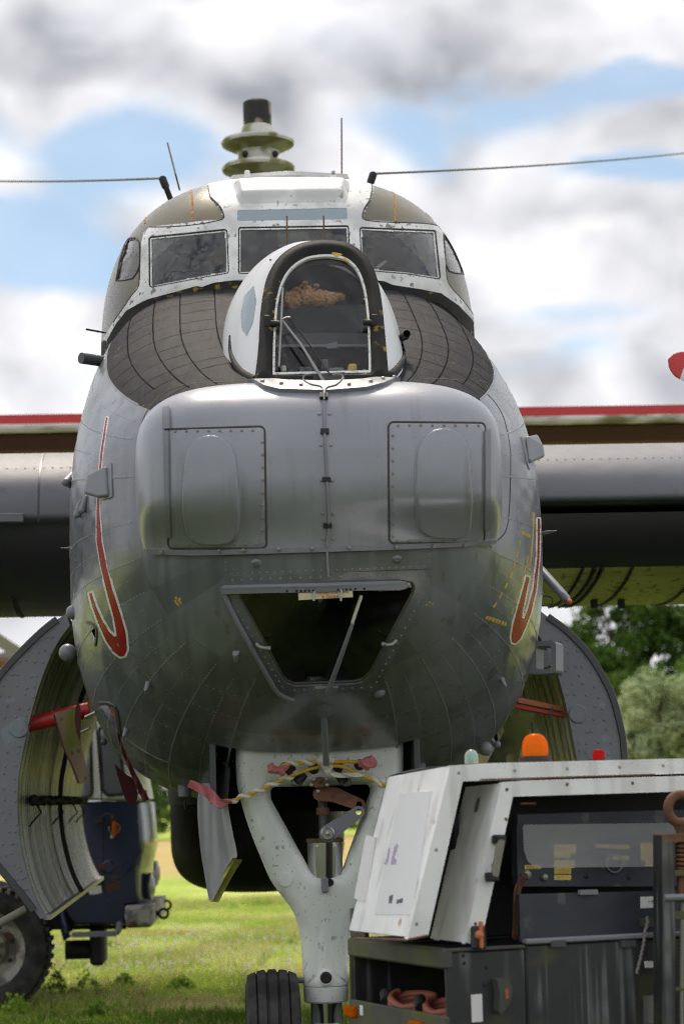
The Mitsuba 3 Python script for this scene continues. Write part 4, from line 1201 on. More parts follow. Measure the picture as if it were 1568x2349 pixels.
# fittings on the front frame
for x0, x1, y in ((612, 640, 745), (832, 858, 743)):
    P_ = CPL(np.array([[x0, y], [x1, y]], float))[0] - A_ax * .035
    add('frame_lug', cat(tube(P_, .015, 8), place(cbox((.035, .03, .06), .006), B3, P_[0 if x0 < 700 else 1] + [0, 0, .01])), 'm_black', cup, smooth=50)
L_ = CPL(np.array([[647, 752], [690, 812], [742, 886]], float))
add('wiper_arm', tube(L_[0] + L_[1] * np.array([[.05], [.06], [.03]]), [.0045, .0065, .009], 8), 'm_screw', cup, smooth=60, label='pale wiper arm leaning across the cupola pane')
L_ = CPL(np.array([[664, 748], [712, 812], [757, 878]], float))
add('wiper_link', tube(L_[0] + L_[1] * .05, .0045, 6), 'm_black', cup, smooth=60)
L_ = CPL(np.array([[648, 752], [656, 748], [666, 748]], float))
add('wiper_crank', tube(L_[0] + L_[1] * .055, .005, 6), 'm_screw', cup, smooth=60)
L_ = CPL(np.array([[648, 668], [644, 760], [640, 848]], float))
add('wiper_blade', tube(L_[0] + L_[1] * .02, .006, 6), 'm_screw', cup, smooth=60)
add('wiper_pivot', drape([(717, 868), (790, 864), (790, 880), (768, 892), (735, 893), (718, 884)], CPL, .0, .03, 8), 'm_black', cup)
hp, hn = BOX(smooth_line([(744, 922), (742, 906), (738, 898), (715, 890), (697, 882)], 4))
add('washer_pipe', cat(*[tube(np.vstack([BOX(smooth_line(l, 4))[0] + BOX(smooth_line(l, 4))[1] * .022]), .004, 6) for l in ([(743, 925), (742, 906), (737, 897), (712, 891), (697, 882)], [(744, 912), (747, 900), (770, 892), (784, 880), (786, 876)])]
                        + [tube(CPL(smooth_line(l, 4))[0] - A_ax * .05, .004, 6) for l in ([(697, 883), (694, 872), (700, 864), (710, 863)], [(786, 877), (784, 866), (774, 863), (762, 864)])]), 'm_fit', cup, smooth=60)
P_ = ats(932, 767, 1.0)
add('drain_pipe', cat(tube(np.array([P_ + A_ax * .1 - A_rt * .02, P_ - A_ax * .02]), .019, 12, caps=False), tube(np.array([P_ + A_ax * .05, P_ + A_ax * .052]), .018, 12)), 'm_black', cup, smooth=60)
# inside the cupola
add('gunner_panel', vprism([(600, 706), (900, 700), (900, 790), (600, 790)], Plane(1.55, .5, 3.9), -.01, .01), 'm_panelgrey', cup)
add('console_top', vprism([(600, 766), (900, 764), (900, 800), (600, 800)], Plane(1.25), -.01, .01), 'm_fit_dark', cup)
add('console_front', vprism([(600, 797), (900, 794), (900, 905), (600, 905)], Plane(1.2), -.01, .01), 'm_inside', cup)
add('console_edge', vprism([(600, 793), (900, 791), (900, 797), (600, 799)], Plane(1.19), 0, .03), 'm_fit', cup)
add('paper_label', vprism([(747, 790), (773, 784), (772, 799), (748, 800)], Plane(1.15), 0, .003), 'm_fit', cup)
add('cupola_back', vprism([(640, 640), (655, 605), (700, 585), (770, 585), (815, 605), (835, 640), (845, 720), (630, 720)], Plane(2.0), 0, .02), 'm_inside', cup)
for x, y, w_, h_, mm in ((808, 845, 20, 18, 'm_label'), (650, 848, 12, 16, 'm_tape'), (835, 852, 10, 6, 'm_tape'), (700, 850, 30, 14, 'm_fit_dark'), (745, 838, 16, 26, 'm_fit_dark'), (772, 850, 34, 10, 'm_panelgrey')):
    add('console_item', place(cbox((w_ / 480, .05, h_ / 480), .006), B3, ats(x, y, .85)), mm, cup)
fm = []
Pf = ats(np.linspace(652, 790, 24), np.array([686 + 3 * math.sin(i * .5) - .006 * i * i * 1.2 + (0 if i < 20 else (i - 20) * 1.0) for i in range(24)]), 1.12)
rr = .045 * np.clip(np.minimum(1, (24 - np.arange(24)) / 9.0) + .15, 0, 1) * (1 - .28 * np.isin(np.arange(24), (6, 11, 15)))
fmm = tube(Pf, rr, 14)
fmm = fmm.subdivide()
fmm.vertices += fmm.vertex_normals * (0.012 * (meshkit.fbm(fmm.vertices * 40, 3) - .5))[:, None]
add('foam_cushion', fmm, 'm_foam', cup, smooth=60, label='crumbling orange foam cushion inside the cupola')
deb = np.array([[690, 655], [700, 648], [705, 660], [720, 664], [733, 668], [742, 672], [695, 668], [713, 672], [680, 664], [668, 668], [726, 655]], float)
add('foam_crumb', cat(*[sphere_(ats(x, y, 1.14), .008 + .005 * ((i * 7) % 3), (1.3, 1, .8), 1) for i, (x, y) in enumerate(deb)]), 'm_foam', cup, smooth=60, stuff=True)

# ------------------------------------------------ side fittings (from the nose aft)
def blob(nm, spheres, mat='m_fit', lab=None, seg=20):
    add(nm, tm(hull(spheres, seg)), mat, AIR, smooth=50, label=lab)


def wide(vx, vy, s): return ats(vx, vy, s)
kk = lambda s: (10.5 + s) / FOC
s_ = 1.9
blob('spike_fairing', [(wide(186, 1070, s_), 8 * kk(s_)), (wide(150, 1106, s_ - .25), 9 * kk(s_)), (wide(178, 1118, s_), 10 * kk(s_))], lab='bulbous fairing jutting from the left flank')
P_, N_ = FUS(np.array([240., 1105]))
add('scoop_plate', drape([(222, 1085), (257, 1063), (259, 1140), (236, 1148), (224, 1140)], FUS, 0, .006, 6), 'm_fit', AIR)
blob('air_scoop', [(FUS(np.array(v, float))[0] + FUS(np.array(v, float))[1] * h, r) for v, h, r in (((246, 1078), .012, .012), ((228, 1098), .05, .012), ((250, 1135), .012, .012), ((226, 1132), .055, .016), ((240, 1138), .03, .014))], lab='small scoop on a plate over the left hook stripe')
for x, y in ((197, 1158), (185, 1168)):
    P_, N_ = FUS(np.array([x, y], float))
    q = tm(hull([(P_ + np.array([0, 0, .035]), .012), (P_ - np.array([0, 0, .03]) + N_ * .02, .018)], 14))
    add('teardrop_blister', q, 'm_fit', AIR, smooth=50)
for x, y, r, s_, nm in ((168, 1405, 17, 1.55, 'dome_light'), (155, 1497, 20, 1.75, 'dome_light'), (158, 1497, 0, 0, '')):
    if r: add(nm, sphere_(ats(x, y, s_), r * kk(s_), (1, 1.1, 1)), 'm_fit', AIR, smooth=60, label=f'grey ball blister on the left flank {"above" if y < 1450 else "below"} the other')
add('probe_spike', tube(np.array([ats(184, 1257, 1.7), ats(165, 1258, 1.65), ats(140, 1257, 1.6)]), [.012, .009, .003], 8), 'm_fit', AIR, smooth=60, label='short spike probe on the left flank')
add('probe_spike', tube(np.array([ats(1236, 1226, 1.5), ats(1255, 1221, 1.45), ats(1276, 1217, 1.4)]), [.013, .010, .003], 8), 'm_fit', AIR, smooth=60, label='short spike probe on the right flank')
add('exhaust_stub', cat(tube(np.array([ats(240, 829, 2.5), ats(186, 821, 2.4)]), 13 * kk(2.5), 16), ), 'm_fit_dark', AIR, smooth=50, label='dark tube stub on the upper left flank')
add('rod_aerial', tube(np.array([ats(242, 763, 3.2), ats(198, 755, 3.1)]), .006, 6), 'm_black', AIR, smooth=60)
add('scoop_plate', drape([(1194, 1002), (1202, 1000), (1222, 1072), (1212, 1078), (1206, 1062)], FUS, 0, .006, 5), 'm_fit', AIR)
blob('air_scoop', [(FUS(np.array(v, float))[0] + FUS(np.array(v, float))[1] * h, r) for v, h, r in (((1202, 1010), .02, .012), ((1208, 1012), .05, .014), ((1210, 1058), .012, .012), ((1216, 1050), .055, .018), ((1212, 1032), .06, .016))], lab='rounded scoop on the right flank')
add('drift_tube', tube(np.array([ats(1225, 1296, 2.0), ats(1244, 1314, 1.9), ats(1292, 1366, 1.7), ats(1302, 1378, 1.68)]), np.array([12, 12, 10.5, 9.5]) * kk(1.8), 14), 'm_fit', AIR, smooth=50, label='long grey tube jutting down from the right flank')
add('tube_tip', sphere_(ats(1305, 1380, 1.66), 7 * kk(1.7)), 'm_orange', AIR, smooth=60)
add('wire_loop', tube(ats(*(smooth_line([(1238, 1371), (1255, 1367), (1268, 1376), (1264, 1386), (1240, 1388)], 3).T), 1.8), .004, 6), 'm_fit_dark', AIR, smooth=60)
add('intake_stub', tube(np.array([ats(1212, 1504, 1.9), ats(1248, 1512, 1.75)]), np.array([21, 20]) * kk(1.8), 16), 'm_fit', AIR, smooth=50)
n_ = np.array([-.45, -.88, .08]); n_ /= np.linalg.norm(n_); x_ = np.cross([0, 0, 1.], n_) * -1; x_ /= np.linalg.norm(x_)
ib = prism(Polygon(rpoly([(-.075, -.085), (.075, -.085), (.075, .085), (-.075, .085)], .025).exterior.coords, [rpoly([(-.048, -.06), (.035, -.06), (.035, .06), (-.048, .06)], .015).exterior.coords]), np.stack([x_, np.cross(n_, x_), n_], 1), ats(1252, 1511, 1.62), -.05, .05)
add('intake_box', ib, 'm_fit', AIR, smooth=30, label='square ring intake on a stub at the lower right flank')
for x, y, r, s_ in ((1113, 1718, 15, 1.75), (1140, 1708, 8, 1.9), (926, 1682, 7, 1.45), (425, 1800, 0, 0), (428, 1650, 0, 0)):
    if r: add('belly_blister', sphere_(ats(x, y, s_), r * kk(s_), (1, 1, 1.1)), 'm_fit', AIR, smooth=60)
for v in ((340, 1567), (290, 1672), (1150, 1558), (1130, 1700)):
    P_, N_ = FUS(np.array(v, float))
    add('pressure_head', tm(hull([(P_, .014), (P_ + N_ * .02 - np.array([0, 0, .02]), .010)], 12)), 'm_fit', AIR, smooth=50)
add('belly_bulb', sphere_(ats(238, 1702, 2.2), 8 * kk(2.2)), 'm_fit_dark', AIR, smooth=60)
dr_ = ats(423, 1800, 2.25)
add('drain_drum', lathe([(0, -.065), (.034, -.065), (.036, -.06), (.036, .09), (0, .09)], dr_, [0, 0, 1], 20), 'm_fit', AIR, smooth=40)
add('drum_rod', cat(tube(np.array([dr_ - [0, 0, .06], dr_ - [0, 0, .13]]), .006, 6), tube(np.array([dr_ + A_rt * -.02 - [0, 0, .12], dr_ + A_rt * .12 - [0, 0, .135]]), .004, 6)), 'm_black', AIR, smooth=60)

# ------------------------------------------------ wings, tailplane, propeller
def wing(sgn, t0, t1):
    n = 60
    ts = np.linspace(t0, t1, 9) * sgn
    x = np.linspace(0, 1, n) ** 1.6
    c, th_ = 4.6, 0.215
    yt = th_ * c * (1.4845 * np.sqrt(x) - 0.63 * x - 1.758 * x ** 2 + 1.4215 * x ** 3 - 0.5075 * x ** 4) * 1.12
    zc = 3.505
    up = np.stack([x * c, zc + yt], -1); lo = np.stack([x * c, zc - yt], -1)
    return ts, up, lo


WS = 4.9
for sgn, lab in ((-1, 'left'), (1, 'right')):
    ts, up, lo = wing(sgn, 0.9, 7.0)
    kU = up
    # upper skin runs from a lip a little below the nose
    zl = 3.47 if sgn > 0 else 3.44
    lip = lo[(lo[:, 1] > zl)][::-1]
    topc = np.vstack([lip, up[1:]])
    low = lo[(lo[:, 1] <= zl + .02)]
    G = np.stack([ac(WS + topc[:, 0], t, topc[:, 1] + .02 * 0) for t in ts], 0)
    def wmesh(curve, din=0.0):
        G = np.stack([ac(WS + din + curve[:, 0], t, curve[:, 1]) for t in ts], 0)
        m = grid_mesh(G)
        return m
    wg = add('wing', wmesh(topc), 'm_wing', AIR, smooth=True, label=f'grey {lab} wing upper skin')
    zb = 3.19 if sgn > 0 else 3.10
    dark = low[low[:, 1] > zb - .12]; und = low[low[:, 1] <= zb - .08 + (.02 if sgn > 0 else 0)]
    add('shaded_edge_skin', wmesh(dark, .045), 'm_wingdark', wg, smooth=True, label='lower leading edge darkened for shade')  # no real boot: shade and dark reflections put into the skin colour
    add('under_skin', wmesh(und, .045), 'm_algae' if sgn > 0 else 'm_wingdark', wg, smooth=True, label='algae green wing underside with grass glow painted in' if sgn > 0 else 'black wing underside')  # right side green also holds light bounced off the grass
    e = lip[0]
    lipb = bar(ac(WS + e[0] - .012, (1.42 if sgn > 0 else -1.75) , e[1]), ac(WS + e[0] - .012, 7.0 * sgn, e[1]), .05, .07, up=(0, 0, 1))
    add('edge_strip', lipb, 'm_wing', wg)
    bd = []
    if sgn > 0:
        for t in (1.56, 2.02, 2.10, 2.15, 2.36, 2.82, 3.25):
            idx = np.linspace(0, len(und) - 1, 40).astype(int)
            cur = und[idx][:26]
            w_ = .010 if t not in (2.10, 2.15) else .016
            bd.append(cat(*[bar(ac(WS + .035 + cur[i, 0], t - .10 * (cur[i, 1] < 0) - .2 * (und[0, 1] - cur[i, 1]), cur[i, 1] - .004), ac(WS + .035 + cur[i + 1, 0], t - .2 * (und[0, 1] - cur[i + 1, 1]), cur[i + 1, 1] - .004), .018 if w_ < .012 else .03, .02, up=(0, -1, .3), bevel=.001) for i in range(len(cur) - 1) if np.linalg.norm(cur[i + 1] - cur[i]) > 1e-6]))
    else:
        for t in (-1.85, -1.35, -2.5):
            cur = und[np.linspace(0, len(und) - 1, 40).astype(int)][:26]
            bd.append(cat(*[bar(ac(WS + .03 + cur[i, 0], t, cur[i, 1] - .004), ac(WS + .03 + cur[i + 1, 0], t, cur[i + 1, 1] - .004), .025, .02, up=(0, -1, .3), bevel=.001) for i in range(len(cur) - 1) if np.linalg.norm(cur[i + 1] - cur[i]) > 1e-6]))
    for b_ in bd: add('under_strap', b_, 'm_black', wg)
    sk = [ac(WS + topc[i, 0], tt * sgn, topc[i, 1]) for tt in (0,) for i in ()]
    tq = 3.35 if sgn > 0 else 1.62
    cs = topc[:34]
    P_ = ac(WS + cs[:, 0], np.full(len(cs), tq * sgn), cs[:, 1])
    N_ = np.tile(-A_ax * .8 + np.array([0, 0, .6]), (len(P_), 1))
    add('chord_seam', strip3(P_, N_, .008, .004), 'm_fit_dark', wg, smooth=50)
    jj = np.argmin(np.abs(topc[:, 1] - 3.83) + 10 * (np.arange(len(topc)) < len(lip)))
    Pr = ac(WS + topc[jj, 0], np.arange(1.3, 5, .06) * sgn, topc[jj, 1])
    add('wing_rivet', domes(Pr, np.tile([0, -.5, .85], (len(Pr), 1)), .008, .006), 'm_wing', wg, smooth=50, stuff=True)
    Pr2 = ac(WS + .04 + dark[-1, 0], np.arange(1.3, 5, .055) * sgn, dark[-1, 1] - .01)
    add('shaded_edge_rivet', domes(Pr2, np.tile([0, -1, 0.], (len(Pr2), 1)), .010, .008), 'm_black', wg, smooth=50, stuff=True)
add('drain_stub', cat(*[place(cbox((.045, .05, .07), .004), B3, ats(x, 1384, WS + 1.2)) for x in (1362, 1424)]), 'm_black', AIR, stuff=True)
add('landing_flap', bar(ats(-400, 1189, WS - .05), ats(54, 1188, WS - .05), .05, .055), 'm_wing', AIR)
# tailplane
ST = 15.0
tz = {y: float(inv_ac(ats(700, y, ST))[2]) for y in (935, 948, 964, 990, 1018)}
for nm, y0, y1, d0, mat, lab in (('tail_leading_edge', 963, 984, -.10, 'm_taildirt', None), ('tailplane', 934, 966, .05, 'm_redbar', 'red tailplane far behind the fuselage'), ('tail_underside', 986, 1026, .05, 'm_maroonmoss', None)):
    zz0, zz1 = float(inv_ac(ats(700, y0, ST))[2]), float(inv_ac(ats(700, y1, ST))[2])
    if nm == 'tail_leading_edge':
        me = tube(np.stack([ac(ST - .02, t, (zz0 + zz1) / 2) for t in np.linspace(-6.5, 6.5, 30)]), (zz0 - zz1) / 2, 14)
    else:
        if nm == 'tailplane': sec = [(0.0, zz1), (0.02, zz0 - .03), (.35, zz0 + .015), (2.2, zz1), (2.2, zz1 - .02)]
        else: sec = [(0.02, zz0), (0.10, zz1 + .03), (.5, zz1 - .03), (2.2, zz0 + .08), (2.2, zz0 + .12)]
        G = np.stack([ac(ST + np.array([q[0] for q in sec]), t, np.array([q[1] for q in sec])) for t in np.linspace(-6.5, 6.5, 14)])
        me = grid_mesh(G)
    add(nm, me, mat, AIR, smooth=50, label=lab)
# propeller of the inner right engine
pc = ac(3.55, 4.35, 3.30)
tip = ats(1532, 824, 3.55)
for k in range(3):
    ang = k * 2 * np.pi / 3
    d0 = tip - pc; L = np.linalg.norm(d0)
    q0 = d0 / L; q1 = np.cross(A_ax, q0)
    dirv = q0 * math.cos(ang) + q1 * math.sin(ang)
    acr = np.cross(A_ax, dirv)
    n_ = 40
    rads = L - (L - .12) * np.linspace(1, 0, n_) ** 1.6
    wv = np.interp(rads / L, [0, .15, .5, .85, .94, .965, .98, .992, 1], [.09, .10, .13, .118, .108, .098, .08, .05, .008])
    for nm, m0, m1, mat in (('propeller_blade', 0, 32, 'm_wing'), ('tip_band', 31, 34, 'm_mark_white'), ('blade_tip', 33, n_, 'm_redbar')):
        G = []
        for i in range(m0, m1):
            tw = math.radians(62 - 44 * rads[i] / L)
            ch = acr * math.cos(tw) + A_ax * math.sin(tw); nn = np.cross(dirv, ch)
            a = np.linspace(0, 2 * np.pi, 14, endpoint=False)
            G.append(pc + dirv * rads[i] + np.cos(a)[:, None] * ch * wv[i] + np.sin(a)[:, None] * nn * .022 * (1.3 - rads[i] / L))
        add(nm, grid_mesh(np.array(G), closed_v=True), mat, AIR, smooth=60, label='red tipped propeller blade end at the right edge' if nm == 'blade_tip' and k == 0 else None)
add('spinner', lathe([(.33, .55), (.32, .3), (.27, .1), (.17, -.08), (0, -.18)][::-1], pc, A_ax, 28), 'm_wing', AIR, smooth=60)
add('engine_nacelle', lathe([(0, .56), (.40, .56), (.52, .8), (.58, 1.4), (.56, 3.2), (.3, 5.2), (0, 6.0)], pc + np.array([0, 0, 0]), A_ax, 32), 'm_wing', AIR, smooth=60)

# ------------------------------------------------ bomb doors
PL = Plane(2.6)
outL = [(152, 1408), (112, 1436), (60, 1484), (0, 1550), (-45, 1620), (-75, 1700), (-85, 1790), (-72, 1880), (-40, 1945), (0, 1992), (50, 2052), (92, 2108)]
inL = [(108, 2106), (82, 2060), (60, 1995), (46, 1925), (40, 1850), (42, 1790), (50, 1740), (64, 1670), (82, 1600), (106, 1530), (132, 1475), (160, 1436)]
outR = [(1236, 1400), (1262, 1420), (1290, 1440), (1322, 1470), (1352, 1505), (1380, 1550), (1402, 1595), (1418, 1650), (1428, 1700), (1431, 1750), (1425, 1830), (1405, 1910), (1370, 1985), (1330, 2040), (1290, 2090)]
inR = [(1278, 2082), (1300, 2030), (1322, 1960), (1334, 1880), (1336, 1800), (1322, 1740), (1312, 1690), (1302, 1640), (1290, 1590), (1272, 1530), (1252, 1488), (1230, 1450)]
rivL = [[(5, 1690), (75, 1770)], [(12, 1640), (70, 1600)]]
for out, inn_, lab, sg_ in ((outL, inL, 'left', -1), (outR, inR, 'right', 1)):
    o2, i2 = smooth_line(out, 12), smooth_line(inn_, 12)
    poly = Polygon(np.vstack([o2, i2])).buffer(0)
    bdk = add('bomb_door', drape(poly, PL, -.02, .006, 16), 'm_door', AIR, smooth=30, label=f'{lab} bomb door end plate, grey riveted crescent')
    add('edge_angle', strip(o2[2:-2] + 0 * o2[2:-2], PL, .022, .02, 8), 'm_fit_dark', bdk, smooth=30)
    lo_ = inv_ac(PL(o2)[0]); li_ = inv_ac(PL(i2[::-1])[0])
    ss = np.linspace(2.62, 9.3, 30)
    for nm, c, mat, off in (('outer_skin', lo_, 'm_door', 0), ('inner_skin', li_, 'm_door_in', 0)):
        G = np.stack([ac(s, c[:, 1], c[:, 2]) for s in ss])
        if nm == 'inner_skin':
            wv = 0.012 * np.sin(ss * 42 / 1.0)
            ss2 = np.linspace(2.62, 9.3, 340)
            cc = rline(c, .04) if False else c
            nrm = np.gradient(c[:, 1:], axis=0); nrm = np.stack([-nrm[:, 1], nrm[:, 0]], 1); nrm /= np.linalg.norm(nrm, axis=1, keepdims=True)
            G = np.stack([ac(s, c[:, 1] + nrm[:, 0] * .0015 * math.sin(s * 34 + 2 * math.sin(s * 5)), c[:, 2] + nrm[:, 1] * .0015 * math.sin(s * 34 + 2 * math.sin(s * 5))) for s in ss2])
            uvg = np.stack(np.broadcast_arrays(ss2[:, None], np.linspace(0, 1, len(c))[None]), -1).reshape(-1, 2)
            add(nm, grid_mesh(G), mat, bdk, smooth=True, uv=uvg)
        else:
            add(nm, grid_mesh(G), mat, bdk, smooth=True)
    tip_i = li_[-1] if sg_ < 0 else li_[-1]
    add('door_lip', bar(ac(2.62, tip_i[1], tip_i[2]), ac(9.3, tip_i[1], tip_i[2]), .04, .03), 'm_steel', bdk)
    mid = [((o2[np.argmin(np.abs(o2[:, 1] - y))] * (1 - f) + i2[np.argmin(np.abs(i2[:, 1] - y))] * f)) for y in range(1470, 2060, 26) for f in (.28, .5, .74, .92)]
    mid = np.array(mid) + rng.normal(0, 4, (len(mid), 2)); mid = mid[shapely.contains_xy(poly.buffer(-4), mid[:, 0], mid[:, 1])]
    lines = [o2[2:-2] + np.array([-sg_ * 9 , 4])]
    add('door_rivet', cat(dots(mid, PL, .0085, .007, .006), rivets(lines, PL, .05, .007, .007, .006)), 'm_door', bdk, smooth=50, stuff=True)
    cx, cy = ((44, 1671) if sg_ < 0 else (1324, 1638))
    P_, N_ = PL(np.array([cx, cy], float))
    add('round_cap', lathe([(.052, 0), (.052, .008), (.047, .011), (0, .011)], P_ + N_ * .005, N_, 28), 'm_door', bdk, smooth=30)
    # rib and hoses inside the door
    ribs = []
    for s in (5.6,):
        P_ = ac(s, li_[:, 1], li_[:, 2]); 
        nr = ac(s, li_[:, 1] - sg_ * .05, li_[:, 2])
        ribs.append(tube(nr[2:-1], .016, 8))
    for r_ in ribs: add('door_rib', r_, 'm_fit_dark', bdk, smooth=50)
    zr = float(li_[np.argmin(np.abs(li_[:, 2] - 1.63)), 2])
    j_ = np.argmin(np.abs(li_[:, 2] - 1.63))
    cl = np.stack([ac(s, li_[j_, 1] - sg_ * (.05 + .02 * math.sin(s * 9)), 1.63 + .012 * math.sin(s * 23)) for s in np.linspace(3, 9.0, 150)])
    add('cable_run', cat(tube(cl, .022, 6), *[tube(np.array([cl[i], cl[i] + [0, 0, -.08] - A_rt * sg_ * .05, cl[i] + [0, 0, -.13], cl[i] + [0, 0, -.16] + A_rt * sg_ * .02]), .006, 5) for i in range(8, 148, 40)]), 'm_black', bdk, smooth=60)
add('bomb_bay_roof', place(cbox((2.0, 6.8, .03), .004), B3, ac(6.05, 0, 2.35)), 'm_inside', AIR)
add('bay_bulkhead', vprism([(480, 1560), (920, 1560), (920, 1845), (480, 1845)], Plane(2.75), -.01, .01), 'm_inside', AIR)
add('door_strut', tube(np.array([ats(-40, 2140, 2.7), ats(60, 2085, 2.7)]), .022, 10), 'm_timber', AIR, smooth=50, label='weathered round strut below the left bomb door')
# ventral radome
rc = ats(590, 1900, 9.0); rk = kk(9.0)
zt_, zb_ = 1.9, float(ats(590, 2046, 9.0)[2])
R_ = 197 * rk
pr = [(R_ * math.sin(a) ** .62, zb_ + .5 * (1 - math.cos(a) ** .62)) for a in np.linspace(0, math.pi / 2, 26)] + [(R_, zt_)]
rd = add('ventral_radome', lathe([(r, z) for r, z in pr], [rc[0], rc[1], 0], [0, 0, 1], 48), 'm_radome', AIR, smooth=60, label='black dustbin radome under the rear fuselage')
add('radome_collar', lathe([(R_ + .004, zt_ - .32), (R_ + .012, zt_ - .30), (R_ + .012, zt_), (R_, zt_ + .02)], [rc[0], rc[1], 0], [0, 0, 1], 48), 'm_fit', rd, smooth=40)
# ------------------------------------------------ nose gear
GS = 1.42
GP_ = Plane(GS)
legL = [(541, 1690), (541, 1728), (543, 1790), (556, 1850), (577, 1915), (600, 1972), (622, 2022), (645, 2055), (668, 2085), (684, 2120), (692, 2160), (696, 2210), (699, 2262)]
legR = [(798, 2258), (799, 2210), (803, 2160), (810, 2120), (827, 2085), (850, 2052), (873, 2018), (890, 1972), (906, 1905), (918, 1840), (925, 1785), (926, 1720), (926, 1684)]
holeL = rpoly([(619, 1806), (852, 1799), (852, 1818), (790, 1992), (780, 2006), (722, 2008), (712, 1998), (622, 1835)], 12)
leg = Polygon(np.vstack([smooth_line(legL, 10), smooth_line(legR, 10)])).buffer(0).difference(holeL)
ng = add('nose_leg', drape(leg, GP_, lambda d: 0, lambda d: 0.0, 8) if False else drape(leg, GP_, -.14, lambda d: -.03 + .075 * np.sqrt(np.clip(1 - (1 - np.clip(d / 26, 0, 1)) ** 2, 0, 1)), 6), 'm_gear', AIR, smooth=50, label='pale grey forged A shaped nose gear leg')
cw = ats(748, 2262, GS)
kz = kk(GS)
add('leg_barrel', lathe([(0, -.35), (.108, -.35), (.110, 0.0), (.112, .12), (.10, .26), (.06, .42), (0, .43)], cw + A_ax * .06 + np.array([0, 0, .0]), [0, 0, 1], 32), 'm_gear', ng, smooth=50) if False else None
add('leg_barrel', lathe([(0, 0), (.106, 0), (.104, .2), (.095, .34), (.06, .52), (0, .56)], cw + A_ax * .05, [0, 0, 1], 36), 'm_gear', ng, smooth=50)
add('gland_collar', lathe([(0, -.083), (.104, -.083), (.110, -.075), (.112, -.012), (.108, -.003), (.0, -.002)], cw + A_ax * .05, [0, 0, 1], 36), 'm_gear', ng, smooth=30)
add('gland_ring', lathe([(0, .0), (.113, .0), (.114, .02), (.108, .045), (.1, .05), (0, .05)], cw + A_ax * .05, [0, 0, 1], 36), 'm_gear', ng, smooth=30)
add('oleo', lathe([(0, -.75), (.078, -.75), (.078, -.08), (0, -.08)], cw + A_ax * .05, [0, 0, 1], 36), 'm_chrome', ng, smooth=30, label='polished oleo strut')
P_ = ats(747, 2243, GS - .07)
add('jacking_pin', lathe([(0, -.05), (.028, -.05), (.028, .018), (.022, .022), (0, .02)], P_, -A_ax, 24), 'm_black', ng, smooth=30)
add('pin_boss', lathe([(.036, -.05), (.036, .012), (.029, .013), (.029, -.05)], P_, -A_ax, 24), 'm_gear', ng, smooth=30)
P_ = ats(699, 2250, GS)
add('side_plug', lathe([(0, -.05), (.014, -.05), (.014, .035), (0, .035)], P_ + A_ax * .03, -A_rt, 16), 'm_fit', ng, smooth=30)
for c in ((655, 2018), (829, 2010)):
    P_, N_ = GP_(np.array(c, float))
    add('leg_disc', lathe([(.036, 0), (.036, .004), (.034, .006), (0, .006)], P_ + N_ * .045, N_, 28), 'm_gear', ng, smooth=30)
P_, N_ = GP_(np.array([755., 2024]))
add('grease_port', lathe([(0, 0), (.019, 0), (.019, .012), (.011, .012), (.01, .004), (0, .004)], P_ + N_ * .045, N_, 20), 'm_black', ng, smooth=30)
P_, N_ = GP_(np.array([743., 2030]))
add('tow_lug', place(cbox((.035, .05, .075), .008), B3, P_ + N_ * .06), 'm_fit', ng)
# inside the triangle: jack, torque links
jc = ats(745, 1972, GS + .06)
add('jack_cylinder', lathe([(0, -.11), (.086, -.11), (.088, -.10), (.088, .092), (.09, .10), (.03, .10), (0, .10)], jc, [0, 0, 1], 36), 'm_chrome', ng, smooth=30, label='polished steel jack cylinder inside the leg')
add('cylinder_rim', lathe([(.089, .085), (.093, .088), (.093, .104), (.085, .106)], jc, [0, 0, 1], 36), 'm_rust', ng, smooth=30)
jt = ats(737, 1802, GS + .06)
add('jack_rod', tube(np.linspace(jc + [0, 0, .08], jt, 6), [.034, .026, .024, .024, .026, .03], 16), 'm_fit_dark', ng, smooth=50)
add('rod_band', tube(np.array([jt * .55 + jc * .45 + [0, 0, .02], jt * .55 + jc * .45 + [0, 0, .055]]), .034, 16), 'm_rust', ng, smooth=40)
def link(pts, rs, nm, mat, s, th=.03, lab=None):
    P = ats(*np.array(pts, float).T, s)
    ms = [m3.Manifold.cylinder(th, r, r, 24).rotate([90, 0, 0]).translate([0, th / 2, 0]) for r in rs]
    B = frame(-A_ax, A_rt)
    sh = None
    loc_ = [((p - P[0]) @ B) for p in P]
    polys = [Point(l[0], l[1]).buffer(r) for l, r in zip(loc_, rs)]
    hullp = shapely.union_all([shapely.union_all([polys[i], polys[i + 1]]).convex_hull for i in range(len(polys) - 1)])
    hullp = hullp.difference(Point(loc_[-1][0], loc_[-1][1]).buffer(rs[-1] * .5))
    add(nm, prism(hullp, B, P[0], -th / 2, th / 2), mat, ng, smooth=30, label=lab)
link([(733, 1822), (765, 1823), (823, 1846)], [.034, .038, .030], 'upper_link', 'm_rust', GS - .02, lab='rusty upper torque link')
link([(751, 1913), (822, 1863)], [.042, .030], 'lower_link', 'm_fit', GS - .03, lab='grey lower torque link')
P_ = ats(751, 1913, GS - .05)
add('link_pin', lathe([(.036, -.02), (.036, .012), (.028, .016), (.026, .006), (.012, .006), (.012, .014), (0, .016)], P_, -A_ax, 24), 'm_steel', ng, smooth=30)
add('link_fork', vprism([(722, 1942), (738, 1925), (748, 1912), (762, 1925), (772, 1942)], Plane(GS + .0), -.02, .02), 'm_gear', ng)
bk = ats(735, 1796, GS - .05)
brac = [(712, 1800), (720, 1786), (734, 1782), (748, 1786), (752, 1800), (742, 1806), (722, 1807)]
add('link_bracket', drape(Polygon(brac, [[(727, 1800), (731, 1791), (738, 1791), (742, 1800)]]), Plane(GS - .06), -.02, .015, 6), 'm_rust', ng, smooth=30)
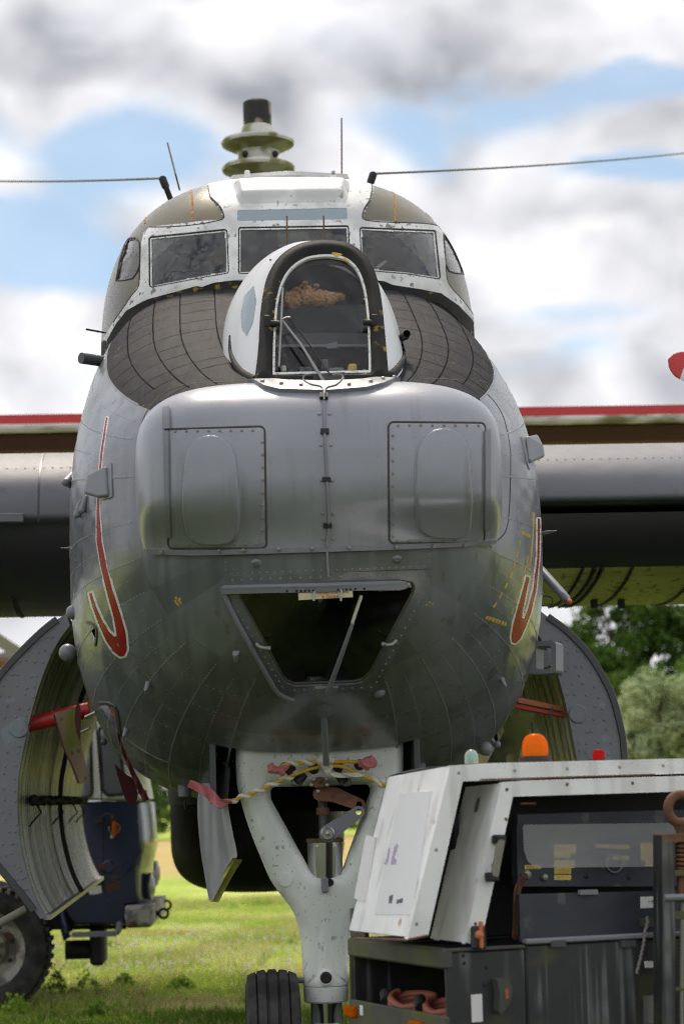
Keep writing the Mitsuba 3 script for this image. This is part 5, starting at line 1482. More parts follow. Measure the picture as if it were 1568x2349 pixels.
add('bracket_pin', dots([(714, 1801), (719, 1789), (749, 1788), (750, 1801), (729, 1816)], Plane(GS - .08), .012, .012), 'm_screw', ng, smooth=50, stuff=True)
for sx, x in ((-1, 697), (1, 775)):
    a_ = ats(x, 1776, GS - .06); b_ = ats(x + sx * 16, 1796, GS - .07)
    add('microswitch', tube(np.array([a_, b_]), [.022, .026], 12), 'm_black', ng, smooth=40)
    add('switch_wire', tube(ats(*(smooth_line([(x, 1778), (x + sx * 25, 1785), (x + sx * 30, 1800), (x + sx * 16, 1803), (x + sx * 6, 1795)], 3).T), GS - .1), .004, 5), 'm_fit_dark', ng, smooth=50)
for x, y in ((652, 1762), (666, 1768), (823, 1755), (718, 1764), (774, 1760)):
    P_, N_ = GP_(np.array([x, y], float))
    add('leg_hole', lathe([(0, 0), (.028, 0), (.028, .004), (0, .004)], P_ + N_ * .043, N_, 20), 'm_black', ng, smooth=30)
# wheel bay
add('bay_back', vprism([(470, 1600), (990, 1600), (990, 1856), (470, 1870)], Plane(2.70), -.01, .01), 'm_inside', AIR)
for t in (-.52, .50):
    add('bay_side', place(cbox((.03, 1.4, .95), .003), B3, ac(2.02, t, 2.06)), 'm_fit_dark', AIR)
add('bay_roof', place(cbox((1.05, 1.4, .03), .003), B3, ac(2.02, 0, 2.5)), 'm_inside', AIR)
# gear door, a curved slab hanging on the left
l_ = smooth_line([(516, 1749), (490, 1769), (469, 1799), (461, 1846), (467, 1937), (478, 2010), (488, 2066)], 4)
r_ = smooth_line([(517, 1749), (527, 1766), (523, 1839), (534, 1912), (544, 1967), (543, 1969)], 4)
u_ = np.linspace(0, 1, 30)
def resamp(p):
    d = np.r_[0, np.cumsum(np.linalg.norm(np.diff(p, axis=0), axis=1))]; d /= d[-1]
    return np.stack([np.interp(u_, d, p[:, k]) for k in (0, 1)], -1)
def ends(a, b, s0, s1, lift=0.0):
    G = []
    for i in range(30):
        row = []
        for f in np.linspace(0, 1, 12):
            v = a[i] * (1 - f) + b[i] * f + np.array([-3 * math.sin(math.pi * f), -9 * math.sin(math.pi * f)]) * u_[i] ** 4 + np.array([6 * math.sin(math.pi * f), 0])
            row.append(ats(v[0], v[1], s0 + (s1 - s0) * f + .10 * math.sin(math.pi * f) + lift))
        G.append(row)
    return np.array(G)
la, rb = resamp(l_), resamp(np.vstack([r_, [[543, 1968]]]))
G0 = ends(la, rb, 1.95, 1.50); G1 = ends(la, rb, 1.95, 1.50, .05)
G1 = G1 + A_rt * -.02
solid = grid_mesh(np.concatenate([G0, G1[:, ::-1]], 1), closed_v=True)
add('gear_door', solid, 'm_doorpale', AIR, smooth=40, label='curved grey nose gear door hanging left of the leg')
add('door_edge', grid_mesh(np.stack([G0[-1] - [0, 0, .001], G1[-1] - [0, 0, .005], G0[-1] + A_rt * .03 - [0, 0, .012] + A_ax * .03])), 'm_algae', AIR, smooth=40)
add('far_gear_door', drape([(958, 1762), (966, 1738), (974, 1748), (978, 1768)], Plane(1.7), -.02, .01, 5), 'm_fit', AIR)
# wheels
def tyre(c, axis, R, w, rim, key_p, nm='tyre', grooves=4, lugs=0):
    prof = []
    hw = w / 2
    for a in np.linspace(0, 1, 9): prof.append((rim + (R * .80 - rim) * a, -hw * (.80 + .20 * math.sin(a * math.pi / 2))))
    ys = np.linspace(-hw * .92, hw * .92, 41)
    for y in ys:
        r = R * (1 - .085 * abs(y / hw) ** 2.6)
        if grooves and any(abs(y / hw - g) < .035 for g in np.linspace(-.6, .6, grooves)): r -= .014
        prof.append((r, y))
    for a in np.linspace(1, 0, 9): prof.append((rim + (R * .80 - rim) * a, hw * (.80 + .20 * math.sin(a * math.pi / 2))))
    return add(nm, lathe(prof, c, axis, 72), 'm_rubber', key_p, smooth=35)
wz = .38
wc = ats(625, 2300, GS + .0); wheel_t = inv_ac(wc)[1]
ct = inv_ac(ats(748, 2300, GS))[1]
for t in (wheel_t, 2 * ct - wheel_t):
    c = ac(GS + .02, t, wz)
    wk = add('nose_wheel', lathe([(0, -.09), (.06, -.09), (.08, -.05), (.17, -.06), (.20, -.1), (.205, 0), (.20, .1), (.17, .06), (.08, .05), (.06, .09), (0, .09)], c, A_rt, 36), 'm_gear', AIR, smooth=40)
    tyre(c, A_rt, wz, .265, .20, wk)
add('axle', tube(np.array([ac(GS + .02, wheel_t - .1, wz), ac(GS + .02, 2 * ct - wheel_t + .1, wz)]), .05, 16), 'm_steel', AIR, smooth=40)
add('axle_hub', place(cbox((.2, .2, .22), .04), B3, ac(GS + .02, ct, wz)), 'm_gear', AIR)
# rope, tape and tags hung on the leg
rp = thing('twisted_rope', 'yellow rope wound with white tape slung across the nose gear leg', 'rope')
rs = GS - .12
r1 = smooth_line([(527, 1839), (556, 1829), (592, 1815), (648, 1789), (717, 1763), (745, 1757)], 3)
r2 = smooth_line([(745, 1757), (776, 1758), (831, 1780), (886, 1803)], 3)
r3 = smooth_line([(640, 1760), (659, 1753), (700, 1750), (745, 1748), (790, 1748), (845, 1748)], 3)
for i, r in enumerate((r1, r2, r3)):
    P = ats(r[:, 0], r[:, 1], rs - .01 * i)
    add('cord', tube(P, .0095, 8), 'm_rope', rp, smooth=60)
def helix(P, rad, pitch, w, f0=0, f1=1):
    d = np.r_[0, np.cumsum(np.linalg.norm(np.diff(P, axis=0), axis=1))]
    u = np.linspace(d[-1] * f0, d[-1] * f1, 160)
    C = np.stack([np.interp(u, d, P[:, k]) for k in range(3)], -1)
    t = np.gradient(C, axis=0); t /= np.linalg.norm(t, axis=1, keepdims=True)
    a = np.cross(t, [0, .3, 1.]); a /= np.linalg.norm(a, axis=1, keepdims=True); b = np.cross(t, a)
    ph = u / pitch * 2 * np.pi
    Q = C + rad * (np.cos(ph)[:, None] * a + np.sin(ph)[:, None] * b)
    return tube(Q, w, 6)
for hx in (helix(ats(r1[:, 0], r1[:, 1], rs), .009, .075, .011, 0, .72), helix(ats(r3[:, 0], r3[:, 1], rs - .02), .009, .07, .011, .05, .5), helix(ats(r2[:, 0], r2[:, 1], rs - .01), .009, .09, .012, .75, 1)):
    add('tape_wrap', hx, 'm_tape', rp, smooth=60)
t1 = smooth_line([(738, 1752), (750, 1768), (758, 1776), (785, 1779), (830, 1776), (838, 1770)], 3)
def ribbon(pts, s, w, tw=0.0, nm='tape_tail', mat='m_tape', par=None, amp=.012):
    v = smooth_line(pts, 3); n = len(v)
    P = ats(v[:, 0], v[:, 1], np.linspace(*s, n) if hasattr(s, '__len__') else s)
    t = np.gradient(P, axis=0); t /= np.linalg.norm(t, axis=1, keepdims=True)
    b = np.cross(t, A_ax); b /= np.linalg.norm(b, axis=1, keepdims=True)
    wv = np.interp(np.linspace(0, 1, n), np.linspace(0, 1, len(w)), w) if hasattr(w, '__len__') else np.full(n, w)
    ph = np.linspace(0, tw, n)
    bb = b * np.cos(ph)[:, None] + A_ax * np.sin(ph)[:, None]
    rows = [P + bb * (wv * k)[:, None] + A_ax * (amp * np.sin(np.arange(n) * .45 + 2 * k))[:, None] for k in np.linspace(-1, 1, 6)]
    G = np.stack(rows, 1)
    th = np.cross(t, bb) * .0025
    m = grid_mesh(np.concatenate([G + th[:, None], (G - th[:, None])[:, ::-1]], 1), closed_v=True)
    return m
add('tape_tail', cat(ribbon(t1, rs - .03, .012), ribbon([(762, 1756), (752, 1768), (748, 1774)], rs - .04, .010)), 'm_tape', rp, smooth=60)
k_ = ats(746, 1745, rs - .02)
add('tape_knot', tm(hull([(k_ + A_rt * -.03, .018), (k_ + A_rt * .03, .018), (k_ + [0, 0, .025], .018)], 12)), 'm_tape', rp, smooth=60)
def crumple(m, amp, sc, seed):
    m = m.subdivide().subdivide() if len(m.faces) < 3000 else m
    m.vertices += (np.stack([meshkit.fbm(m.vertices * sc + 7 * k, 3, seed + k) for k in range(3)], -1) - .5) * amp
    return m
for pts, lab, sd_ in (([(613, 1756), (624, 1751), (634, 1757), (652, 1757), (663, 1755), (655, 1770), (650, 1782), (637, 1778), (616, 1775)], 'crumpled pink cloth tag on the rope left of the strut', 1),
                      ([(822, 1748), (838, 1736), (853, 1733), (866, 1752), (858, 1765), (838, 1766), (826, 1758)], 'crumpled pink cloth tag on the rope right of the strut', 2)):
    m = drape(Polygon(pts), Plane(rs - .05), -.02, lambda d: .003 + .022 * smooth01(d, 8), 2.0)
    k = thing('cloth_tag', lab, 'cloth tag', 'pink cloth tags on the nose gear rope')
    scene[k] = mikit.ply(crumple(m, .028, 34, sd_), 'm_pinkcloth', smooth=40)
k = thing('cloth_ribbon', 'pink cloth ribbon trailing left from the end of the yellow rope', 'cloth ribbon')
scene[k] = mikit.ply(cat(ribbon([(433, 1797), (452, 1806), (476, 1818), (498, 1840), (512, 1848)], (rs - .02, rs - .06), [.018, .024, .026, .022], .5, amp=.02), ribbon([(500, 1846), (516, 1840), (532, 1838)], rs - .04, [.02, .010], 0)), 'm_pinkcloth', smooth=50)
# red lock struts and covers between the fuselage and the bomb doors
k = thing('lock_bar', 'round red lock bar between the left bomb door and the fuselage', 'lock bar')
scene[k] = mikit.ply(tube(np.linspace(ats(52, 1666, 2.75), ats(205, 1628, 2.75), 14), 18 * kk(2.7), 18), 'm_redbar', smooth=40)
k = thing('lock_bar', 'flat orange and red lock bar between the right bomb door and the fuselage', 'lock bar')
ra, rb_ = ats(1186, 1607, 2.75), ats(1312, 1632, 2.75)
add('upper_bar', bar(ra, rb_, .07, .03), 'm_orange', k); ra, rb_ = ats(1178, 1620, 2.75), ats(1310, 1646, 2.75)
add('lower_bar', bar(ra, rb_, .07, .022), 'm_redbar', k); add('bar_pin', tube(np.array([ats(1266, 1622, 2.7), ats(1262, 1652, 2.7)]), .006, 6), 'm_steel', k)
def cloth(poly, s, bulge, amp, seed, step=4, k=0.0):
    m = drape(Polygon(poly), Plane(s, k, 1.8), -.004, .004, step)
    n = (meshkit.fbm(m.vertices * np.array([5, 5, 2.0]), 3, seed) - .5)
    m.vertices -= A_ax * (n * amp)[:, None]
    return m
k = thing('canvas_strap', 'mildewed khaki canvas cover hanging over the red bar', 'canvas cover')
scene[k] = mikit.ply(cloth([(122, 1637), (150, 1629), (183, 1619), (182, 1660), (185, 1707), (196, 1752), (207, 1796), (177, 1799), (162, 1755), (146, 1722), (134, 1680)], 2.62, 0, .07, 3), 'm_canvas', smooth=60)
add('hem', strip([(124, 1640), (136, 1682), (148, 1722), (164, 1755), (180, 1797)], Plane(2.56), .004, .004, 6), 'm_maroon', k)
k = thing('maroon_strap', 'maroon webbing strap looped beside the canvas cover', 'strap')
scene[k] = mikit.ply(cloth([(180, 1606), (186, 1634), (184, 1703), (176, 1682), (171, 1652), (173, 1625)], 2.55, 0, .06, 4), 'm_maroon', smooth=60)
k = thing('maroon_flap', 'dark maroon cloth flap under the lower left fuselage', 'cloth flap')
scene[k] = mikit.ply(cloth([(262, 1752), (290, 1778), (313, 1790), (315, 1830), (308, 1848), (298, 1849), (286, 1832), (274, 1795)], 2.9, 0, .08, 5), 'm_maroon', smooth=60)
k = thing('maroon_tail', 'thin maroon ribbon trailing from the torn skin opening', 'ribbon')
scene[k] = mikit.ply(ribbon([(272, 1684), (280, 1716), (296, 1755), (314, 1793), (335, 1837)], (1.45, 1.6), [.006, .009, .013, .017], .4), 'm_maroon', smooth=60)
k = thing('canvas_cover', 'dark maroon and green canvas hanging by the right bomb door', 'canvas cover')
scene[k] = mikit.ply(cloth([(1176, 1636), (1226, 1636), (1222, 1648), (1212, 1668), (1192, 1722), (1180, 1790), (1100, 1790), (1120, 1745), (1145, 1700)], 2.62, 0, .08, 6), 'm_mossy', smooth=60)
# the rods by the torn opening
add('vent_rod', tube(np.array([ats(196, 1646, 1.9), ats(220, 1634, 1.85)]), .010, 8), 'm_steel', AIR, smooth=50)
add('vent_rod', tube(np.array([ats(186, 1680, 2.1), ats(206, 1670, 2.05)]), .006, 8), 'm_steel', AIR, smooth=50)
# ---------------------------------------------------------------- ground power unit in the right foreground
GPU = thing('ground_power_cart', 'white topped black ground power cart with orange beacon at lower right', 'power cart')
ga = math.radians(22)
gD, gE = np.array([math.cos(ga), math.sin(ga), 0]), np.array([-math.sin(ga), math.cos(ga), 0])    # along the side, away from it
gC = at(1022, 2178, 9.0)
UPZ = np.array([0, 0, 1.0])
SIDE = GPlane(gC, -gE)
END = GPlane(gC, -gD)
GB = np.stack([gD, gE, UPZ], 1)


def gl(P):                               # local: along, depth, height above the shelf
    q = np.asarray(P) - gC
    return np.stack([q @ gD, q @ gE, q @ UPZ], -1)


def gw(a, e, z): return gC + np.asarray(a)[..., None] * gD + np.asarray(e)[..., None] * gE + np.asarray(z)[..., None] * UPZ


def gbox(nm, a0, a1, e0, e1, z0, z1, mat, par=GPU, bevel=.006, **kw):
    return add(nm, place(cbox((a1 - a0, e1 - e0, z1 - z0), bevel), GB, gw((a0 + a1) / 2, (e0 + e1) / 2, (z0 + z1) / 2)), mat, par, **kw)


def sideP(nm, poly, t0, t1, mat, par=GPU, off=0.0, **kw):
    return add(nm, vprism(poly, SIDE.off(off), t0, t1), mat, par, **kw)


DEP = .96                                # depth of the cart
a1205 = gl(SIDE(np.array([1205., 2166]))[0])[0]
zb = .42 - gC[2]
gbox('side_panel', -.0, a1205 - .004, 0, .025, zb, -.012, 'm_gblack', bevel=.008)
gbox('side_panel', a1205, 2.0, 0.004, .03, zb, .0, 'm_gblack', bevel=.008)
gbox('panel_lip', a1205 - .002, 2.0, -.012, .03, 0.002, .022, 'm_fit', bevel=.005)
gbox('corner_lip', 0.0, a1205 - .004, -.006, .03, -.012, .0, 'm_gmoss', bevel=.003)
gbox('chassis', .02, 2.0, .05, DEP, zb, zb + .18, 'm_gblack')
gbox('back_panel', 0, 2.0, DEP - .03, DEP, zb, 0, 'm_gblack')
# end tray
zt2 = float(gl(END(np.array([830., 2297]))[0])[2])
gbox('tray_rim', -.015, .03, -.005, DEP, -.075, 0.0, 'm_gmoss', bevel=.008, label='mossy rim over the cable tray')
gbox('tray_front', -.012, .012, .0, DEP, zb, zt2, 'm_gmoss', bevel=.006, label='mossy lower front of the cable tray')
gbox('tray_floor', 0, .55, .02, DEP, zt2 - .12, zt2 - .09, 'm_inside')
gbox('tray_back', .5, .52, .02, DEP, zt2 - .1, -.02, 'm_inside')
gbox('tray_side', -.008, .5, DEP - .02, DEP + .004, zt2 - .05, 0, 'm_gblack')
gbox('tray_top', .0, .55, .02, DEP, -.02, -.004, 'm_inside')
mp = gl(END(np.array([[814., 2320], [966, 2347], [836, 2318]]))[0])
gbox('side_marker', -.035, -.01, mp[0][1] - .05, mp[0][1] + .045, mp[0][2] - .022, mp[0][2] + .022, 'm_amber', bevel=.006)
gbox('side_marker', -.035, -.01, mp[1][1] - .05, mp[1][1] + .05, mp[1][2] - .03, mp[1][2] + .008, 'm_amber', bevel=.006)
gbox('white_tag', -.016, -.011, mp[2][1] - .015, mp[2][1] + .015, mp[2][2] - .02, mp[2][2] + .02, 'm_labelw', bevel=.001)
hk = gl(END(np.array([800., 2125]))[0])
gbox('lifting_eye', .0, .02, DEP - .16, DEP + .0, 0, .12, 'm_gblack', bevel=.004)
# cables lying in the tray
def coil(key, base, R, r, turns, mat, seed):
    rg = np.random.default_rng(seed)
    a = np.linspace(0, 2 * np.pi * turns, 70 * turns)
    P = base + gE * (R * 1.5 * np.cos(a))[:, None] + gD * (R * .8 * np.sin(a))[:, None] + UPZ * (r * 1.1 * a / 6.28 + .05 * np.abs(np.sin(a * .5 + seed)))[:, None]
    scene[key] = mikit.ply(tube(P, r, 10), mat, smooth=60)
for v, lab, sd_ in ((.62, 'coil of red brown cable at the left of the open tray', 1), (.27, 'coil of orange brown cable at the right of the open tray', 4)):
    k = thing('cable_coil', lab, 'cable')
    q = [0, v]
    coil(k, gw(.13, q[1], zt2 - .06), .095, .016, 3, 'm_cable', sd_)
    add('cable_plug', tube(np.array([gw(.06, q[1] + .10, zt2 + .0), gw(.08, q[1] + .17, zt2 + .03)]), [.03, .024], 12), 'm_rubber', k, smooth=40)
# hood: outer shell
zh = lambda v, pl: gl(pl(np.array(v, float))[0])
EH = .03
SH = SIDE.off(-EH)                       # plane of the hood side
hb = gl(SH(np.array([938., 2150]))[0]); ht = gl(SH(np.array([1031., 1757]))[0]); hr = gl(SH(np.array([1568., 1740]))[0])
HW = .66
fr_pts = [(934, 2156), (982, 2146), (1061, 1793), (1568, 1775), (1800, 1767), (1800, 1732), (1568, 1740), (1120, 1751), (1033, 1757)]
hood = add('hood', vprism(fr_pts, SH, -.03, .0), 'm_gwhite', GPU, label='white sloping hood of the power cart')
# end face of the hood: sloping sheet from the side edge back
nb, nt_ = gw(hb[0], hb[1], hb[2] - .0), gw(ht[0], ht[1], ht[2])
def hood_end(p_b, p_t, depth, nm, mat, par, r=.05, drop=.035, lab=None):
    a_ = np.linspace(0, 1, 24)
    G = []
    for f in a_:
        e = f * depth
        base = p_b + gE * e
        top = p_t + gE * e - UPZ * drop * f
        G.append([base + (top - base) * k for k in np.linspace(0, 1, 20)])
    G = np.array(G)
    nrm = np.cross(p_t - p_b, gE); nrm /= np.linalg.norm(nrm)
    if nrm @ gD > 0: nrm = -nrm
    rd_ = np.where(a_ < .12, .02 * (1 - np.sqrt(np.clip(1 - (1 - a_ / .12) ** 2, 0, 1))), 0) + np.where(a_ > .88, .04 * (1 - np.sqrt(np.clip(1 - ((a_ - .88) / .12) ** 2, 0, 1))), 0)
    G = G - nrm * rd_[:, None, None]
    m = grid_mesh(np.concatenate([G, (G - nrm * .015)[::-1]], 0))
    return add(nm, m, mat, par, smooth=40, label=lab), nrm
_, hn_ = hood_end(nb, nt_, HW, 'hood_end', 'm_gwhite', hood, lab='plain white sloping end of the hood')
HE = GPlane(nb, hn_)
# roof of the hood
rz = np.linspace(0, 1, 12)
Gr = np.array([[gw(a, ht[1] + HW * f, ht[2] + (hr[2] - ht[2]) * (a - ht[0]) / (hr[0] - ht[0]) - .035 * f + .012 * math.sin(math.pi * f)) for f in rz] for a in np.linspace(ht[0], 2.0, 12)])
add('hood_roof', grid_mesh(np.concatenate([Gr, Gr[:, ::-1] - UPZ * .02], 1), closed_v=True), 'm_gwhite', hood, smooth=40)
add('end_patch', vprism([(889, 1921), (924, 1926), (900, 2070), (866, 2060)], HE, .004, .007), 'm_labelw', hood) if False else None
pt = [(842, 1918), (862, 1921), (838, 2070), (815, 2062)]
add('pale_patch', drape(pt, HE, -.002, .007, 20), 'm_labelw', hood, label='cream patch on the outer edge of the hood end')
add('grey_poster', drape([(917, 1822), (990, 1815), (945, 2100), (860, 2098)], HE, -.002, .003, 20), 'm_fit_pale', hood, label='faded grey sheet on the hood end')
nt = []
for c, w in (((905, 1982), 10), ((889, 1982), 8)):
    pass
add('violet_mark', cat(drape([(898, 1980), (906, 1944), (912, 1936), (915, 1942), (909, 1958), (906, 1968), (911, 1974), (908, 1984), (899, 1984)], HE, .002, .005, 4), drape([(883, 1984), (889, 1970), (893, 1946), (896, 1946), (893, 1972), (888, 1984)], HE, .002, .005, 4)), 'm_violet', hood, stuff=True, label='faded violet musical note marks')
add('small_stamp', cat(drape([(895, 2056), (903, 2054), (900, 2073), (893, 2073)], HE, .002, .005, 5), drape([(912, 2066), (926, 2062), (924, 2072), (911, 2074)], HE, .002, .005, 5)), 'm_print', hood, stuff=True)
# inner hood section, standing a little inside and lower
SI = SIDE.off(-.015)
ib_ = gl(SI(np.array([1066., 2162]))[0]); it_ = gl(SI(np.array([1148., 1797]))[0])
in_pts = [(1064, 2166), (1107, 2143), (1176, 1828), (1568, 1816), (1800, 1809), (1800, 1770), (1568, 1780), (1200, 1791), (1150, 1795)]
ihood = add('door_frame', vprism(in_pts, SI, -.025, .0), 'm_gwhite', GPU, label='white inner door frame round the dark opening')
hood_end(gw(ib_[0], ib_[1], ib_[2]), gw(it_[0], it_[1], it_[2]), .36, 'door_return', 'm_gwhite', ihood, drop=.012, lab='white return panel beside the dark gap')
L_ = SI(np.array([[1136., 1926], [1120, 2012]]))[0]
hd_ = add('door_handle', bar(L_[0] - gE * .05, L_[1] - gE * .05, .028, .022, up=-gE), 'm_timber', ihood, label='dull grey bar handle')
for q_ in L_: add('handle_foot', place(cbox((.038, .06, .035), .006), GB, q_ - gE * .03), 'm_black', hd_)
add('print_mark', drape([(1096, 1832), (1101, 1830), (1094, 1862), (1088, 1864)], GPlane(gw(it_[0], it_[1], it_[2]), hn_), -.002, .004, 5), 'm_print', ihood)
cl_ = SI(np.array([1089., 2150]))[0]
cm = add('toggle_clamp', place(cbox((.055, .03, .085), .006), GB, cl_ - gE * .03), 'm_gblack', GPU)
add('clamp_bar', cat(place(cbox((.012, .02, .10), .003), GB, cl_ - gE * .055 + UPZ * .01), sphere_(cl_ - gE * .05 - gD * .005 + UPZ * .01, .018, sub=2)), 'm_orange', cm)
# dark inside and instrument console
gbox('inner_back', ht[0], 2.0, .55, .57, 0, hr[2] - .03, 'm_black')
gbox('inner_floor', .0, 2.0, .03, .56, -.03, -.008, 'm_gmoss')
gbox('inner_end', ib_[0] + .1, ib_[0] + .12, .30, .56, 0, .5, 'm_black', bevel=.002)
CON = SIDE.off(-.20)
console = add('console', vprism([(1184, 1871), (1800, 1853), (1800, 2034), (1187, 2034)], CON, -.05, 0), 'm_navy', GPU, label='dark instrument console inside the opening')
add('console_brow', vprism([(1183, 1869), (1800, 1851), (1800, 1886), (1184, 1891)], CON, 0, .012), 'm_navy', console)
yls = [(1269, 1938, 1319, 1958), (1269, 1958, 1306, 1968), (1270, 1974, 1316, 1992), (1270, 1992, 1308, 2005), (1270, 2008, 1308, 2019), (1366, 1937, 1396, 1946), (1401, 1939, 1441, 1948), (1403, 1964, 1441, 1973), (1468, 1934, 1512, 1974), (1478, 1974, 1512, 1988), (1202, 1985, 1239, 1994)]
for x0, y0, x1, y1 in yls:
    lk = add('yellow_label', vprism([(x0, y0), (x1, y0), (x1, y1), (x0, y1)], CON, 0.0, .004), 'm_label', console)
    ln = [vprism([(x0 + 4, y), (x1 - 4, y), (x1 - 4, y + 1.2), (x0 + 4, y + 1.2)], CON, .003, .0052) for y in np.arange(y0 + 3, y1 - 2, 3.4)]
    if ln: add('print_line', cat(*ln), 'm_ink', lk, stuff=True)
add('dial', torus(CON(np.array([1407., 1981]))[0] - gE * .006, gE, .036, .004), 'm_steel', console, smooth=50)
add('perspex_cover', drape(rpoly([(1185, 1892), (1700, 1886), (1700, 1986), (1215, 1991), (1196, 1975), (1188, 1950)], 6), CON, 0, .05, 60, sheet=True), 'm_perspex', console, label='hazy perspex cover over the yellow labels')
for v in ((1205, 2007), (1246, 2013)):
    add('console_knob', domes(CON(np.array(v, float))[0][None] - gE * .004, -gE[None], .022 if v[0] < 1220 else .016, .022), 'm_screw', console, smooth=50)
for v in ((1343, 2010), (1441, 2013)):
    add('console_hole', domes(CON(np.array(v, float))[0][None], -gE[None], .014, .004), 'm_black', console, smooth=50)
ch = SIDE.off(-.15)(smooth_line([(1207, 2010), (1196, 2022), (1188, 2036), (1184, 2060), (1183, 2120), (1181, 2150)], 4))[0]
k = thing('rusty_chain', 'thin rusty chain hanging from the console knob', 'chain')
scene[k] = mikit.ply(cat(*[torus(ch[i] * .5 + ch[i + 1] * .5, gE if i % 2 else gD, .012, .0035, 10, 5) for i in range(0, len(ch) - 1)]), 'm_rust', smooth=60)
nav = sideP('navy_panel', [(1190, 2052), (1800, 2038), (1800, 2162), (1193, 2163)], -.02, 0, 'm_navy', off=-.06, label='dark blue equipment panel')
sideP('white_label', [(1468, 2058), (1512, 2056), (1512, 2082), (1468, 2084)], 0, .003, 'm_labelw', nav, off=-.06)
sideP('label_print', [(1486, 2068), (1508, 2067), (1508, 2069), (1486, 2070)], .003, .005, 'm_print', nav, off=-.06)
sideP('panel_latch', [(1466, 2107), (1512, 2106), (1512, 2125), (1466, 2126)], 0, .02, 'm_gmoss', nav, off=-.06)
sideP('panel_clip', [(1325, 2042), (1365, 2041), (1366, 2052), (1324, 2053)], 0, .02, 'm_fit', nav, off=-.06)
sideP('lamp_strip', [(1192, 1842), (1226, 1841), (1226, 1845), (1192, 1846)], 0, .01, 'm_orange', GPU, off=-.2)
k = thing('hanging_string', 'frayed pale string hanging from the panel latch', 'string')
sp_ = SIDE.off(.02)(smooth_line([(1483, 2104), (1484, 2118), (1478, 2140), (1476, 2160), (1470, 2190), (1459, 2234)], 3))[0]
scene[k] = mikit.ply(cat(tube(sp_, .0055, 6), helix(sp_, .004, .018, .004)), 'm_timber', smooth=60)
sideP('reflector', [(1079, 2283), (1103, 2281), (1105, 2344), (1081, 2346)], 0, .008, 'm_labelw', off=.0, label='bright silver reflector on the lower side')
dh = [(1127, 2247), (1140, 2243), (1153, 2248), (1161, 2262), (1162, 2280), (1154, 2303), (1136, 2326), (1131, 2318), (1133, 2280)]
dk = sideP('hook_plate', Polygon(dh), 0, .05, 'm_gmoss', label='mossy half round towing hook plate')
add('hook_slot', vprism([(1143, 2268), (1151, 2266), (1153, 2288), (1146, 2292)], SIDE, .049, .054), 'm_cable', dk)
add('panel_bolt', dots([(1062, 2193), (1064, 2210), (1115, 2220), (1110, 2260), (1090, 2176), (1110, 2176)], SIDE, .008, .008), 'm_black', GPU, stuff=True)
sideP('data_plate', [(1474, 2285), (1513, 2283), (1513, 2349), (1474, 2349)], 0, .004, 'm_steel', label='scuffed metal data plate')
sideP('white_sticker', [(1476, 2206), (1512, 2205), (1512, 2220), (1478, 2221)], 0, .004, 'm_labelw')
# beacons
def beacon(v, r, h, base_h, nm, mat, lab, e=.35):
    pl = SIDE.off(-e)
    q = pl(np.array(v, float))[0]; kq = (q[1]) / FOC
    b = add(nm, lathe([(r * kq * .97, 0), (r * kq, .01), (r * kq * .99, h * kq * .45), (r * kq * .92, h * kq * .66), (r * kq * .72, h * kq * .86), (r * kq * .4, h * kq * .97), (0, h * kq)], q, UPZ, 32), mat, GPU, smooth=50, label=lab)
    add('beacon_base', lathe([(0, -base_h * kq - .05), (r * kq * 1.18, -base_h * kq - .05), (r * kq * 1.18, -.004), (r * kq * .9, 0), (0, 0)], q, UPZ, 32), 'm_rubber', b, smooth=30)
    return b, q, kq
b_, q, kq = beacon((1227, 1735), 30, 52, 15, 'amber_beacon', 'm_amber', 'large amber beacon dome on the cart roof')
add('beacon_core', lathe([(0, .0), (.03, 0), (.03, .03), (.018, .05), (0, .06)], q, UPZ, 16), 'm_screw', b_, smooth=40)
b_, q, kq = beacon((1373, 1743), 14.5, 24, 4, 'red_lamp', 'm_redlens', 'small red lamp on the cart roof')
b_, q, kq = beacon((1081, 1752), 16, 32, 1, 'green_lamp', 'm_clear', 'small green lamp with clear dome on the cart roof')
add('lamp_core', sphere_(q + UPZ * .024, .017, sub=2), 'm_greenlens', b_, smooth=60)
# folded tow bar standing at the side
TW = SIDE.off(.12)
twp = lambda v: TW(np.array(v, float))[0]
bar1 = add('tow_bar', bar(twp((1524, 2800)), twp((1522, 1915)), .055, .08, up=-gE), 'm_gblack', GPU, label='mossy folded tow bar frame standing at the right edge')
add('bar_rail', bar(twp((1602, 2800)), twp((1600, 1915)), .05, .08, up=-gE), 'm_gblack', bar1)
add('bar_head', bar(twp((1508, 1924)), twp((1618, 1920)), .08, .034), 'm_rust', bar1)
for y, h, mt in ((2004, .025, 'm_gmoss'), (2064, .022, 'm_fit_dark'), (2100, .034, 'm_gmoss'), (2270, .014, 'm_gmoss')):
    add('cross_piece', bar(twp((1524, y)), twp((1604, y - 2)), .06, h), mt, bar1)
ec = twp((1560, 1856))
add('tow_eye', torus(ec, gE, 33 * 9 / FOC, 11.5 * 9 / FOC, 32, 14), 'm_rust', bar1, smooth=60, label='rust brown tow eye ring')
add('eye_neck', tube(np.array([ec - UPZ * .065, ec - UPZ * .085, ec - UPZ * .12]), [.030, .022, .02], 14), 'm_rust', bar1, smooth=50)
sc_ = twp((1560, 1935)); a_ = np.linspace(0, 2 * np.pi * 7, 160)
add('spring', tube(sc_ + gD * (.026 * np.cos(a_))[:, None] + gE * (.026 * np.sin(a_))[:, None] - UPZ * (a_ / a_[-1] * .12)[:, None], .006, 6), 'm_rust', bar1, smooth=60)
add('spring_rod', tube(np.array([twp((1560, 1920)), twp((1560, 2050))]), .014, 10), 'm_rust', bar1, smooth=50)
add('hinge_pin', tube(np.array([twp((1510, 2060)), twp((1605, 2056))]) - gE * .04, .014, 10), 'm_fit', bar1, smooth=50)
